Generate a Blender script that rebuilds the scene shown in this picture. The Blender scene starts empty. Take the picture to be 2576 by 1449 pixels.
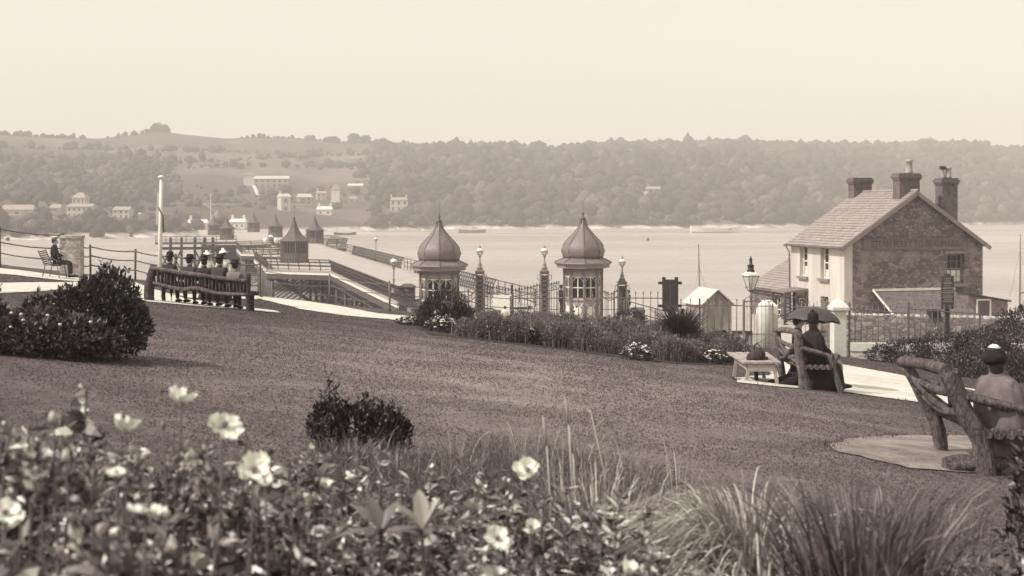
import bpy, bmesh, math, random
import numpy as np
from mathutils import Vector, Matrix, geometry
random.seed(7)
RNG = np.random.default_rng(11)
SC = bpy.context.scene
COL = SC.collection
PI = math.pi
F, CU, CV = 3188.0, 1288.0, 520.0      # focal length and principal point of the surveyed picture, in its own pixels

# ------------------------------------------------------------------ terrain
def ss(a, b, x):
    t = np.clip((np.asarray(x, float) - a) / (b - a), 0, 1)
    return t * t * (3 - 2 * t)
EDGE_X = [-90, -30, -20, -17.6, -15.2, -12, -8.8, -6.5, -4.1, 0]
EDGE_Y = [58, 56, 55, 54.2, 52.4, 49.5, 46.4, 46.4, 45.0, 44.5]
PROM = -6.4
WATER = -11.5
def H(x, y):
    x = np.asarray(x, float); y = np.asarray(y, float)
    p = -1.41 - .06 * y - .1 * x
    p = np.maximum(p, -6.75)
    p = np.minimum(p, -.55 - .02 * np.maximum(y, 0))
    p = p + .03 * np.sin(x * .45 + 1) * np.sin(y * .37) * ss(6, 14, y)
    ye = np.interp(x, EDGE_X, EDGE_Y)
    hl = np.maximum(p - np.maximum(y - ye, 0) * 1.25, -13.2)
    prom = np.where(y > 79, np.maximum(PROM - (y - 79) * 7, -13.2), PROM)
    k = ss(45.2, 53.5, y)
    hp = p * (1 - k) + prom * k
    w = ss(-7.6, -5.8, x)
    return hl * (1 - w) + hp * w
def h(x, y): return float(H(x, y))
def P(u, v, Y): return Vector(((u - CU) / F * Y, Y, -(v - CV) / F * Y))
def G(u, v, lo=3.0, hi=70.0):
    """ground point seen at picture position u, v"""
    ku, kv = (u - CU) / F, -(v - CV) / F
    ys = np.linspace(lo, hi, 1400)
    d = kv * ys - H(ku * ys, ys)
    i = np.nonzero(d <= 0)[0]
    Y = ys[i[0]] if len(i) else hi
    return (ku * Y, Y)

# ------------------------------------------------------------------ materials
def sep(v):
    """the warm brown-grey an old print gives a surface of reflectance v"""
    xs = [.0, .05, .2, .5, .85]
    r = np.interp(v, xs, [1.27, 1.24, 1.16, 1.08, 1.02])
    g = np.interp(v, xs, [.92, .93, .95, .98, 1.0])
    b = np.interp(v, xs, [.96, .95, .93, .89, .89])
    return (min(v * r, .95), v * g, v * b, 1)
MATS = {}
def nodes_new(name):
    m = bpy.data.materials.new(name); m.use_nodes = True
    nt = m.node_tree; b = nt.nodes['Principled BSDF']
    return m, nt, b
def N(nt, t, **kw):
    n = nt.nodes.new(t)
    for k, v in kw.items():
        if k[0] == 'i' and k[1:].isdigit(): n.inputs[int(k[1:])].default_value = v
        else: setattr(n, k, v)
    return n
def coords(nt, kind='Object'):
    if kind == 'World': return N(nt, 'ShaderNodeNewGeometry').outputs['Position']
    return N(nt, 'ShaderNodeTexCoord').outputs[kind]
def noise(nt, co, scale, detail=6, rough=.6):
    n = N(nt, 'ShaderNodeTexNoise'); n.inputs['Scale'].default_value = scale
    n.inputs['Detail'].default_value = detail; n.inputs['Roughness'].default_value = rough
    nt.links.new(co, n.inputs['Vector']); return n.outputs['Fac']
def ramp(nt, fac, stops):
    r = N(nt, 'ShaderNodeValToRGB'); e = r.color_ramp.elements
    while len(e) < len(stops): e.new(.5)
    for el, (p, c) in zip(e, stops): el.position = p; el.color = c
    nt.links.new(fac, r.inputs['Fac']); return r.outputs['Color']
def mixc(nt, fac, a, b, bt='MIX'):
    m = N(nt, 'ShaderNodeMix', data_type='RGBA', blend_type=bt)
    for s, val in ((m.inputs[0], fac), (m.inputs[6], a), (m.inputs[7], b)):
        if hasattr(val, 'is_output') or isinstance(val, bpy.types.NodeSocket): nt.links.new(val, s)
        else: s.default_value = val
    return m.outputs[2]
def bump(nt, b, hgt, strength=.4, dist=.02):
    n = N(nt, 'ShaderNodeBump'); n.inputs['Strength'].default_value = strength; n.inputs['Distance'].default_value = dist
    nt.links.new(hgt, n.inputs['Height']); nt.links.new(n.outputs['Normal'], b.inputs['Normal'])
def mat(name, v, var=.35, scale=6, rough=.75, bmp=.3, dist=.01, metal=0, streak=False, spec=.4):
    """plain surface of reflectance v, mottled by two scales of noise"""
    if name in MATS: return MATS[name]
    m, nt, b = nodes_new(name); co = coords(nt)
    if streak:
        mp = N(nt, 'ShaderNodeMapping'); mp.inputs['Scale'].default_value = (1, 1, .12)
        nt.links.new(co, mp.inputs['Vector']); co = mp.outputs['Vector']
    f = noise(nt, co, scale); g = noise(nt, co, scale * 7, 4, .7)
    c1 = ramp(nt, f, [(.3, sep(v * (1 - var))), (.7, sep(min(.9, v * (1 + var))))])
    c2 = ramp(nt, g, [(.3, (.75,) * 3 + (1,)), (.7, (1.1,) * 3 + (1,))])
    nt.links.new(mixc(nt, .8, c1, c2, 'MULTIPLY'), b.inputs['Base Color'])
    b.inputs['Roughness'].default_value = rough; b.inputs['Metallic'].default_value = metal
    b.inputs['Specular IOR Level'].default_value = spec
    if bmp: bump(nt, b, g, bmp, dist)
    MATS[name] = m; return m
def leaf_mat(name, dark, light=.3, rough=.55, trans=.25, spec=.35):
    """foliage: the tone of every leaf comes from its own face attribute"""
    if name in MATS: return MATS[name]
    m, nt, b = nodes_new(name)
    a = N(nt, 'ShaderNodeAttribute', attribute_name='tone')
    c = ramp(nt, a.outputs['Fac'], [(0, sep(dark)), (.7, sep((dark * 2 + light) / 3)), (1, sep(light))])
    nt.links.new(c, b.inputs['Base Color'])
    b.inputs['Roughness'].default_value = rough; b.inputs['Specular IOR Level'].default_value = spec
    t = N(nt, 'ShaderNodeBsdfTranslucent'); nt.links.new(c, t.inputs['Color'])
    mx = N(nt, 'ShaderNodeMixShader'); mx.inputs[0].default_value = trans
    nt.links.new(b.outputs[0], mx.inputs[1]); nt.links.new(t.outputs[0], mx.inputs[2])
    nt.links.new(mx.outputs[0], nt.nodes['Material Output'].inputs['Surface'])
    MATS[name] = m; return m
def stone_mat(name, v, scale=3.2, joint=.55, patch=.0, bmp=.9, dist=.05, world=True):
    if name in MATS: return MATS[name]
    m, nt, b = nodes_new(name); co = coords(nt)
    wob = N(nt, 'ShaderNodeTexNoise'); wob.inputs['Scale'].default_value = scale * .8; nt.links.new(co, wob.inputs['Vector'])
    ad = N(nt, 'ShaderNodeVectorMath', operation='MULTIPLY_ADD'); ad.inputs[1].default_value = (.25, .25, .25)
    nt.links.new(wob.outputs['Color'], ad.inputs[0]); nt.links.new(co, ad.inputs[2])
    mp = N(nt, 'ShaderNodeMapping'); mp.inputs['Scale'].default_value = (1, 1, 1.7); nt.links.new(ad.outputs[0], mp.inputs['Vector'])
    vo = N(nt, 'ShaderNodeTexVoronoi', feature='DISTANCE_TO_EDGE'); vo.inputs['Scale'].default_value = scale
    vc = N(nt, 'ShaderNodeTexVoronoi'); vc.inputs['Scale'].default_value = scale
    for q in (vo, vc): nt.links.new(mp.outputs['Vector'], q.inputs['Vector'])
    bw = N(nt, 'ShaderNodeRGBToBW'); nt.links.new(vc.outputs['Color'], bw.inputs[0])
    c = ramp(nt, bw.outputs[0], [(.1, sep(v * .6)), (.5, sep(v)), (.9, sep(min(v * 1.5, .8)))])
    f = noise(nt, co, 9, 6, .7)
    c = mixc(nt, .8, c, ramp(nt, f, [(.3, (.6,) * 3 + (1,)), (.7, (1.2,) * 3 + (1,))]), 'MULTIPLY')
    e = ramp(nt, vo.outputs['Distance'], [(.0, (1,) * 4), (.09, (0, 0, 0, 1))])
    c = mixc(nt, e, c, sep(v * joint))
    if patch:
        pf = ramp(nt, noise(nt, co, .55, 5, .6), [(.52, (0, 0, 0, 1)), (.62, (1,) * 4)])
        c = mixc(nt, pf, c, mixc(nt, .5, c, sep(patch)))
    nt.links.new(c, b.inputs['Base Color']); b.inputs['Roughness'].default_value = .9
    hh = N(nt, 'ShaderNodeMath', operation='MINIMUM', i1=.14); nt.links.new(vo.outputs['Distance'], hh.inputs[0])
    h2 = N(nt, 'ShaderNodeMath', operation='MULTIPLY_ADD', i1=.15); nt.links.new(f, h2.inputs[0]); nt.links.new(hh.outputs[0], h2.inputs[2])
    bump(nt, b, h2.outputs[0], bmp, dist)
    MATS[name] = m; return m
def brick_mat(name, v, s=1.0):
    if name in MATS: return MATS[name]
    m, nt, b = nodes_new(name); co = coords(nt)
    sx = N(nt, 'ShaderNodeSeparateXYZ'); nt.links.new(co, sx.inputs[0])
    ad = N(nt, 'ShaderNodeMath', operation='ADD'); nt.links.new(sx.outputs[0], ad.inputs[0]); nt.links.new(sx.outputs[1], ad.inputs[1])
    cb = N(nt, 'ShaderNodeCombineXYZ'); nt.links.new(ad.outputs[0], cb.inputs[0]); nt.links.new(sx.outputs[2], cb.inputs[1])
    t = N(nt, 'ShaderNodeTexBrick'); nt.links.new(cb.outputs[0], t.inputs['Vector'])
    t.inputs['Scale'].default_value = 4.2 * s; t.inputs['Mortar Size'].default_value = .015
    t.inputs['Color1'].default_value = sep(v * .8); t.inputs['Color2'].default_value = sep(v * 1.2); t.inputs['Mortar'].default_value = sep(v * 1.5)
    f = noise(nt, co, 3.5)
    nt.links.new(mixc(nt, .8, t.outputs['Color'], ramp(nt, f, [(.3, (.6,) * 3 + (1,)), (.7, (1.2,) * 3 + (1,))]), 'MULTIPLY'), b.inputs['Base Color'])
    b.inputs['Roughness'].default_value = .9; bump(nt, b, t.outputs['Fac'], .4, -.01)
    MATS[name] = m; return m

# ------------------------------------------------------------------ mesh builder
class MB:
    def __init__(s): s.V = []; s.Fc = []; s.T = []; s.n = 0; s.smooth = []
    def add(s, verts, faces, tone=None, smooth=False):
        o = s.n; s.V.append(np.asarray(verts, float).reshape(-1, 3)); s.n += len(s.V[-1])
        s.Fc.extend([tuple(i + o for i in f) for f in faces]); s.smooth.extend([smooth] * len(faces))
        s.T.extend([.5] * len(faces) if tone is None else ([tone] * len(faces) if np.isscalar(tone) else list(tone)))
        return s
    def box(s, c, d, rz=0, taper=1.0, ax=None):
        x, y, z = d[0] / 2, d[1] / 2, d[2] / 2
        v = np.array([(-x, -y, -z), (x, -y, -z), (x, y, -z), (-x, y, -z), (-x * taper, -y * taper, z), (x * taper, -y * taper, z), (x * taper, y * taper, z), (-x * taper, y * taper, z)])
        if ax is not None: v = v @ np.array(ax)      # rows = local axes
        elif rz: ca, sa = math.cos(rz), math.sin(rz); v = v @ np.array([(ca, sa, 0), (-sa, ca, 0), (0, 0, 1)])
        return s.add(v + np.array(c), [(0, 3, 2, 1), (4, 5, 6, 7), (0, 1, 5, 4), (1, 2, 6, 5), (2, 3, 7, 6), (3, 0, 4, 7)])
    def bar(s, a, b, w, t=None, up=(0, 0, 1)):
        a, b = Vector(a), Vector(b); d = b - a; L = d.length
        if L < 1e-6: return s
        d /= L; u = Vector(up)
        if abs(d.dot(u)) > .98: u = Vector((0, 1, 0)) if abs(d.y) < .9 else Vector((1, 0, 0))
        x = d.cross(u).normalized(); y = x.cross(d).normalized()
        return s.box((a + b) / 2, (w, t or w, L), ax=[x, y, d])
    def tube(s, pts, rad, n=8, jit=0, cap=True, smooth=True):
        pts = [Vector(p) for p in pts]; m = len(pts)
        rad = [rad] * m if np.isscalar(rad) else list(rad)
        if len(rad) != m: rad = list(np.interp(np.linspace(0, 1, m), np.linspace(0, 1, len(rad)), rad))
        V = []; prev = None
        for i, p in enumerate(pts):
            d = (pts[min(i + 1, m - 1)] - pts[max(i - 1, 0)]).normalized()
            if prev is None:
                u = Vector((0, 0, 1)) if abs(d.z) < .9 else Vector((1, 0, 0)); x = d.cross(u).normalized()
            else: x = (prev - d * prev.dot(d)).normalized()
            prev = x; y = d.cross(x)
            for k in range(n):
                a = 2 * PI * k / n; r = rad[i] * (1 + (random.uniform(-jit, jit) if jit else 0))
                V.append(p + (x * math.cos(a) + y * math.sin(a)) * r)
        Fs = [(i * n + k, i * n + (k + 1) % n, (i + 1) * n + (k + 1) % n, (i + 1) * n + k) for i in range(m - 1) for k in range(n)]
        if cap: Fs += [tuple(range(n - 1, -1, -1)), tuple((m - 1) * n + k for k in range(n))]
        return s.add([tuple(v) for v in V], Fs, smooth=smooth)
    def lathe(s, prof, c=(0, 0, 0), n=16, ph=0, smooth=True, sx=1, sy=1, poly=0, tilt=None):
        V = []
        for r, z in prof:
            for k in range(n):
                a = 2 * PI * k / n + ph; rr = r
                if poly:
                    q = (2 * PI * k / n) % (2 * PI / poly) - PI / poly; rr = r * (1 - .75 + .75 * math.cos(PI / poly) / math.cos(q))
                V.append((rr * math.cos(a) * sx, rr * math.sin(a) * sy, z))
        V = np.array(V)
        if tilt is not None: V = V @ np.array(Matrix.Rotation(tilt[0], 3, tilt[1])).T
        m = len(prof)
        Fs = [(i * n + k, i * n + (k + 1) % n, (i + 1) * n + (k + 1) % n, (i + 1) * n + k) for i in range(m - 1) for k in range(n)]
        if prof[0][0] > 1e-4: Fs.append(tuple(range(n - 1, -1, -1)))
        if prof[-1][0] > 1e-4: Fs.append(tuple((m - 1) * n + k for k in range(n)))
        return s.add(V + np.array(c), Fs, smooth=smooth)
    def loft(s, rings, n=14, smooth=True, cap=True, wav=0, nw=7):
        """rings: (x, y, z, rx, ry)"""
        V = []
        for i, (x, y, z, rx, ry) in enumerate(rings):
            for k in range(n):
                a = 2 * PI * k / n; w = 1 + wav * math.sin(nw * a + i * .4) * (i == 0 or i < len(rings) - 2)
                V.append((x + rx * w * math.cos(a), y + ry * w * math.sin(a), z))
        m = len(rings)
        Fs = [(i * n + k, i * n + (k + 1) % n, (i + 1) * n + (k + 1) % n, (i + 1) * n + k) for i in range(m - 1) for k in range(n)]
        if cap: Fs += [tuple(range(n - 1, -1, -1)), tuple((m - 1) * n + k for k in range(n))]
        return s.add(V, Fs, smooth=smooth)
    def quad(s, a, b, c, d): return s.add([a, b, c, d], [(0, 1, 2, 3)])
    def slab(s, pts, n, t):
        """polygon pts pushed by thickness t along n"""
        n = Vector(n).normalized() * t; k = len(pts)
        V = [tuple(Vector(p)) for p in pts] + [tuple(Vector(p) + n) for p in pts]
        return s.add(V, [tuple(range(k - 1, -1, -1)), tuple(range(k, 2 * k))] + [(i, (i + 1) % k, k + (i + 1) % k, k + i) for i in range(k)])
    def build(s, name, m, parent=None, world=False, ori=None):
        V = np.concatenate(s.V) if s.V else np.zeros((0, 3))
        o = None
        if parent is not None and world:
            V = V - np.array(parent.location)
            if parent.rotation_euler.z: 
                ca, sa = math.cos(-parent.rotation_euler.z), math.sin(-parent.rotation_euler.z)
                V = V @ np.array([(ca, sa, 0), (-sa, ca, 0), (0, 0, 1)])
        elif parent is None:
            o = np.array(ori) if ori is not None else np.array([V[:, 0].mean(), V[:, 1].mean(), V[:, 2].min()]); V = V - o
        me = bpy.data.meshes.new(name)
        me.vertices.add(len(V)); me.vertices.foreach_set('co', V.astype(np.float32).ravel())
        ls = np.array([len(f) for f in s.Fc], np.int32); tot = int(ls.sum())
        me.loops.add(tot); me.loops.foreach_set('vertex_index', np.fromiter((i for f in s.Fc for i in f), np.int32, tot))
        me.polygons.add(len(ls)); st = np.concatenate(([0], np.cumsum(ls)[:-1])).astype(np.int32)
        me.polygons.foreach_set('loop_start', st)
        me.polygons.foreach_set('use_smooth', np.array(s.smooth, bool))
        if m is not None: me.materials.append(m)
        if any(t != .5 for t in s.T[:200]):
            at = me.attributes.new('tone', 'FLOAT', 'FACE'); at.data.foreach_set('value', np.array(s.T, np.float32))
        me.update(calc_edges=True); me.validate()
        ob = bpy.data.objects.new(name, me); COL.objects.link(ob)
        if parent is not None: ob.parent = parent
        else: ob.location = o
        return ob
def fast(name, V, Fa, m, tone=None, parent=None, world=False, smooth=False):
    """big numpy meshes: V (n,3), Fa (m,k) with one face size"""
    V = np.asarray(V, float)
    if parent is not None and world: V = V - np.array(parent.location)
    o = None
    if parent is None: o = np.array([V[:, 0].mean(), V[:, 1].mean(), V[:, 2].min()]); V = V - o
    me = bpy.data.meshes.new(name); k = Fa.shape[1]
    me.vertices.add(len(V)); me.vertices.foreach_set('co', V.astype(np.float32).ravel())
    me.loops.add(Fa.size); me.loops.foreach_set('vertex_index', Fa.astype(np.int32).ravel())
    me.polygons.add(len(Fa)); me.polygons.foreach_set('loop_start', np.arange(0, Fa.size, k, dtype=np.int32))
    me.polygons.foreach_set('use_smooth', np.full(len(Fa), smooth))
    if m is not None: me.materials.append(m)
    if tone is not None:
        at = me.attributes.new('tone', 'FLOAT', 'FACE'); at.data.foreach_set('value', np.asarray(tone, np.float32))
    me.update(calc_edges=True)
    ob = bpy.data.objects.new(name, me); COL.objects.link(ob)
    if parent is not None: ob.parent = parent
    else: ob.location = o
    return ob
def tag(o, label=None, cat=None, group=None, kind=None):
    if label: o['label'] = label
    if cat: o['category'] = cat
    if group: o['group'] = group
    if kind: o['kind'] = kind
    return o
def thing(name, label, cat, loc=(0, 0, 0), rz=0, group=None):
    o = bpy.data.objects.new(name, None); COL.objects.link(o); o.location = loc; o.rotation_euler = (0, 0, rz)
    o.empty_display_size = .2
    return tag(o, label, cat, group)
def copy_tree(o, parent=None, first=True):
    c = o.copy(); COL.objects.link(c)
    if parent is not None: c.parent = parent
    for ch in list(o.children): copy_tree(ch, c)
    return c

# ------------------------------------------------------------------ foliage generators (numpy)
def norm(a): return a / np.maximum(np.linalg.norm(a, axis=1, keepdims=True), 1e-9)
def leaf_arrays(pos, d, L, W, fold=.25):
    n = len(pos); d = norm(d); r = norm(np.cross(d, RNG.normal(size=(n, 3)))); up = np.cross(r, d)
    L = np.broadcast_to(np.asarray(L, float), (n,))[:, None]; W = np.broadcast_to(np.asarray(W, float), (n,))[:, None]
    V = np.stack([pos, pos + d * L * .5 + r * W + up * W * fold, pos + d * L - up * L * .08, pos + d * L * .5 - r * W + up * W * fold], 1).reshape(-1, 3)
    i = np.arange(n)[:, None] * 4
    return V, np.concatenate([i + np.array([[0, 1, 2]]), i + np.array([[0, 2, 3]])], 1).reshape(-1, 3)
def leaf_arrays2(pos, d, L, W, fold=.3):
    """bent, pointed leaves of four faces each"""
    n = len(pos); d = norm(d); r = norm(np.cross(d, RNG.normal(size=(n, 3)))); up = np.cross(r, d)
    L = np.broadcast_to(np.asarray(L, float), (n,))[:, None]; W = np.broadcast_to(np.asarray(W, float), (n,))[:, None]; k = RNG.uniform(.02, .38, (n, 1))
    a = pos + d * L * .32; b = pos + d * L * .68 - up * L * k * .4; t = pos + d * L * (1 - k * .3) - up * L * k
    V = np.stack([pos, a + r * W + up * W * fold, a - r * W + up * W * fold, b + r * W * .8 + up * W * fold, b - r * W * .8 + up * W * fold, t], 1).reshape(-1, 3)
    i = np.arange(n)[:, None] * 6
    return V, np.concatenate([i + np.array([q]) for q in ([0, 1, 2], [2, 1, 3], [2, 3, 4], [4, 3, 5])], 1).reshape(-1, 3)
def blade_arrays(base, ang, hgt, reach, W, seg=5, droop=.35, pw=1.7):
    n = len(base); t = np.linspace(0, 1, seg + 1)[None, :]
    dx, dy = np.cos(ang)[:, None], np.sin(ang)[:, None]
    rr = reach[:, None] * t ** pw
    z = hgt[:, None] * (np.sin(t * PI / 2 * 1.0)) - droop * reach[:, None] * t ** 3
    cx = base[:, 0:1] + dx * rr; cy = base[:, 1:2] + dy * rr; cz = base[:, 2:3] + z
    ta = RNG.uniform(0, PI, n)[:, None]; wx, wy = np.cos(ta), np.sin(ta)
    w = W[:, None] * np.clip(1.05 - t ** 1.6, .06, 1)
    A = np.stack([cx + wx * w, cy + wy * w, cz], 2); B = np.stack([cx - wx * w, cy - wy * w, cz], 2)
    V = np.stack([A, B], 2).reshape(n, -1, 3)
    k = 2 * (seg + 1); i = np.arange(n)[:, None, None] * k; j = np.arange(seg)[None, :, None] * 2
    Fa = (i + j + np.array([0, 1, 3, 2])[None, None, :]).reshape(-1, 4)
    return V.reshape(-1, 3), Fa
def blob_points(n, c, r, shell=.55):
    """points in an uneven ellipsoid, most of them near its skin"""
    d = norm(RNG.normal(size=(n, 3))); q = RNG.uniform(0, 1, n) ** .4
    q = shell + (1 - shell) * q
    q = q * (1 + .16 * np.sin(d[:, 0] * 5 + c[0] * 3) * np.cos(d[:, 1] * 4 + d[:, 2] * 6 + c[1]))
    return np.array(c) + d * q[:, None] * np.array(r), d
def tones(n, lo=.0, hi=1.0, pw=1.6): return np.repeat(lo + (hi - lo) * RNG.uniform(0, 1, n) ** pw, 2)
def shrub(name, label, cat, x, y, blobs, n, L, W, m, group=None, stems=7, stem_m=None, upb=.5, z=None):
    """blobs: (dx, dy, dz, rx, ry, rz) in metres above the ground"""
    z0 = h(x, y) if z is None else z
    t = thing(name, label, cat, (x, y, z0), 0, group)
    Vs, Fs, Ts, o = [], [], [], 0
    vol = np.array([b[3] * b[4] * b[5] for b in blobs]) ** .67; vol = vol / vol.sum()
    for b, k in zip(blobs, vol):
        nn = max(30, int(n * k)); p, d = blob_points(nn, b[:3], b[3:])
        ok = p[:, 2] > -.02; p, d = p[ok], d[ok]
        dd = d * .7 + RNG.normal(size=d.shape) * .5 + np.array([0, 0, upb])
        V, Fa = leaf_arrays(p, dd, RNG.uniform(.45, 1.4, len(p)) * L, RNG.uniform(.5, 1.35, len(p)) * W)
        Vs.append(V); Fs.append(Fa + o); o += len(V); Ts.append(tones(len(p)))
        for _ in range(max(4, nn // 160)):
            q0, qd = blob_points(1, b[:3], b[3:], .9)
            if q0[0, 2] < .05: continue
            qd = norm(qd * .8 + np.array([[0, 0, upb + .3]]) + RNG.normal(size=(1, 3)) * .3); ns = random.randint(7, 15); ln = random.uniform(.12, .42) * min(b[3], b[5], .6); u_ = RNG.uniform(0, 1, ns)[:, None]
            V, Fa = leaf_arrays(q0 + qd * ln * u_, qd + RNG.normal(size=(ns, 3)) * .55, L * RNG.uniform(.5, 1.1, ns), W * RNG.uniform(.6, 1.0, ns)); Vs.append(V); Fs.append(Fa + o); o += len(V); Ts.append(tones(ns, .15, 1, 1.2))
    fast('foliage', np.concatenate(Vs), np.concatenate(Fs), m, np.concatenate(Ts), t)
    if stems:
        mb = MB()
        for i in range(stems):
            b = blobs[i % len(blobs)]; a = random.uniform(0, 2 * PI)
            e = Vector((b[0] + b[3] * .7 * math.cos(a), b[1] + b[4] * .7 * math.sin(a), b[2] + b[5] * random.uniform(.1, .8)))
            q = Vector((b[0] * .4 + random.uniform(-.05, .05), b[1] * .4 + random.uniform(-.05, .05), -.05))
            mb.tube([q, q.lerp(e, .5) + Vector((0, 0, .05)), e], [.016 + .006 * L, .004], 5)
        mb.build('stem', stem_m or mat('twig bark', .11), t)
    return t
# ------------------------------------------------------------------ world, sun, camera
w = bpy.data.worlds.new("World"); SC.world = w; w.use_nodes = True
SUN_AZ = math.atan2(-.30, -.80); SUN_EL = math.radians(46)
nt = w.node_tree; bg = nt.nodes['Background']
sky = N(nt, 'ShaderNodeTexSky', sky_type='NISHITA', sun_disc=False)
sky.sun_elevation = SUN_EL; sky.sun_rotation = PI / 2 - SUN_AZ; sky.air_density = 1.2; sky.dust_density = 3.0; sky.ozone_density = 1.0
bw = N(nt, 'ShaderNodeRGBToBW'); nt.links.new(sky.outputs[0], bw.inputs[0])
pwr = N(nt, 'ShaderNodeMath', operation='POWER', i1=.42); nt.links.new(bw.outputs[0], pwr.inputs[0])
tint = N(nt, 'ShaderNodeMix', data_type='RGBA', blend_type='MULTIPLY'); tint.inputs[0].default_value = 1
nt.links.new(pwr.outputs[0], tint.inputs[6]); tint.inputs[7].default_value = (5.45, 5.24, 4.55, 1)
nt.links.new(tint.outputs[2], bg.inputs['Color']); bg.inputs['Strength'].default_value = .10
sl = bpy.data.lights.new('sun', 'SUN'); sl.energy = 4.3; sl.angle = math.radians(.6); sl.color = (1, .97, .92)
so = bpy.data.objects.new('sun', sl); COL.objects.link(so)
sd = Vector((math.cos(SUN_AZ) * math.cos(SUN_EL), math.sin(SUN_AZ) * math.cos(SUN_EL), math.sin(SUN_EL)))
so.rotation_euler = sd.to_track_quat('Z', 'Y').to_euler(); so.location = (-40, -20, 60)
cam = bpy.data.cameras.new('camera'); co_ = bpy.data.objects.new('camera', cam); COL.objects.link(co_)
cam.sensor_width = 36; cam.lens = 36 * F / 2576; cam.shift_y = -(724.5 - CV) / 2576
cam.clip_start = .2; cam.clip_end = 9000; co_.rotation_euler = (PI / 2, 0, 0)
cam.dof.use_dof = True; cam.dof.focus_distance = 26; cam.dof.aperture_fstop = 3.0; cam.dof.aperture_blades = 0
SC.camera = co_
SC.view_settings.view_transform = 'Standard'; SC.view_settings.look = 'None'; SC.view_settings.gamma = 1; SC.view_settings.exposure = 0
SC.render.engine = 'CYCLES'; SC.cycles.max_bounces = 6; SC.cycles.diffuse_bounces = 3; SC.cycles.glossy_bounces = 3
SC.cycles.transmission_bounces = 4; SC.cycles.volume_bounces = 1; SC.cycles.transparent_max_bounces = 6; SC.cycles.caustics_reflective = False; SC.cycles.caustics_refractive = False
SC.cycles.use_denoising = True

# ------------------------------------------------------------------ ground
def lawn_material():
    m, nt, b = nodes_new('mown lawn'); co = coords(nt, 'World')
    f1 = noise(nt, co, .35, 5, .6); f2 = noise(nt, co, 5, 9, .78); f3 = noise(nt, co, 26, 5, .8)
    c = ramp(nt, f1, [(.32, sep(.070)), (.52, sep(.096)), (.70, sep(.138))])
    c = mixc(nt, .9, c, ramp(nt, f2, [(.32, (.55,) * 3 + (1,)), (.68, (1.45,) * 3 + (1,))]), 'MULTIPLY')
    c = mixc(nt, .9, c, ramp(nt, f3, [(.32, (.5,) * 3 + (1,)), (.68, (1.5,) * 3 + (1,))]), 'MULTIPLY')
    dm = N(nt, 'ShaderNodeVectorMath', operation='DISTANCE'); dm.inputs[1].default_value = (1.5, 19, -2.5); mpd = N(nt, 'ShaderNodeMapping'); mpd.inputs['Scale'].default_value = (1.9, 1, 1); mpd.inputs['Location'].default_value = (1.2, 0, 0)
    nt.links.new(co, mpd.inputs['Vector']); nt.links.new(mpd.outputs[0], dm.inputs[0])
    da = N(nt, 'ShaderNodeMath', operation='MULTIPLY_ADD', i1=9.0); nt.links.new(f1, da.inputs[0]); nt.links.new(dm.outputs['Value'], da.inputs[2])
    dry = N(nt, 'ShaderNodeMapRange'); dry.inputs[1].default_value = 7; dry.inputs[2].default_value = 19; dry.inputs[3].default_value = 1.0; dry.inputs[4].default_value = 0; nt.links.new(da.outputs[0], dry.inputs[0])  # lawn paler in one broad middle patch, darker outside it
    c = mixc(nt, dry.outputs[0], mixc(nt, .30, c, sep(.03)), mixc(nt, .40, c, sep(.34)))
    f4 = noise(nt, co, 1.1, 4, .65); c = mixc(nt, .9, c, ramp(nt, f4, [(.32, (.72,) * 3 + (1,)), (.68, (1.28,) * 3 + (1,))]), 'MULTIPLY')
    # bare bank below the lawn edge and the sea wall
    sx = N(nt, 'ShaderNodeSeparateXYZ'); nt.links.new(co, sx.inputs[0])
    mr = N(nt, 'ShaderNodeMapRange'); mr.inputs[1].default_value = -7.2; mr.inputs[2].default_value = -8.5; nt.links.new(sx.outputs[2], mr.inputs[0])
    c = mixc(nt, mr.outputs[0], c, ramp(nt, f2, [(.3, sep(.10)), (.7, sep(.28))]))
    nt.links.new(c, b.inputs['Base Color']); b.inputs['Roughness'].default_value = .95; b.inputs['Specular IOR Level'].default_value = .15
    bump(nt, b, f3, .35, .02); return m
LAWN = lawn_material()
xs = np.concatenate([np.arange(-75, -24, 2.0), np.arange(-24, 30, .4), np.arange(30, 90, 2.0)])
ys = np.concatenate([np.arange(-14, 0, 2.0), np.arange(0, 82, .4), np.arange(82, 96, 2.0)])
X, Y = np.meshgrid(xs, ys); Z = H(X, Y); nx, ny = len(xs), len(ys)
i = (np.arange(ny - 1)[:, None] * nx + np.arange(nx - 1)[None, :]).ravel()
g = fast('ground', np.stack([X, Y, Z], 2).reshape(-1, 3), np.stack([i, i + 1, i + nx + 1, i + nx], 1), LAWN, smooth=True)
tag(g, kind='structure')

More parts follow.
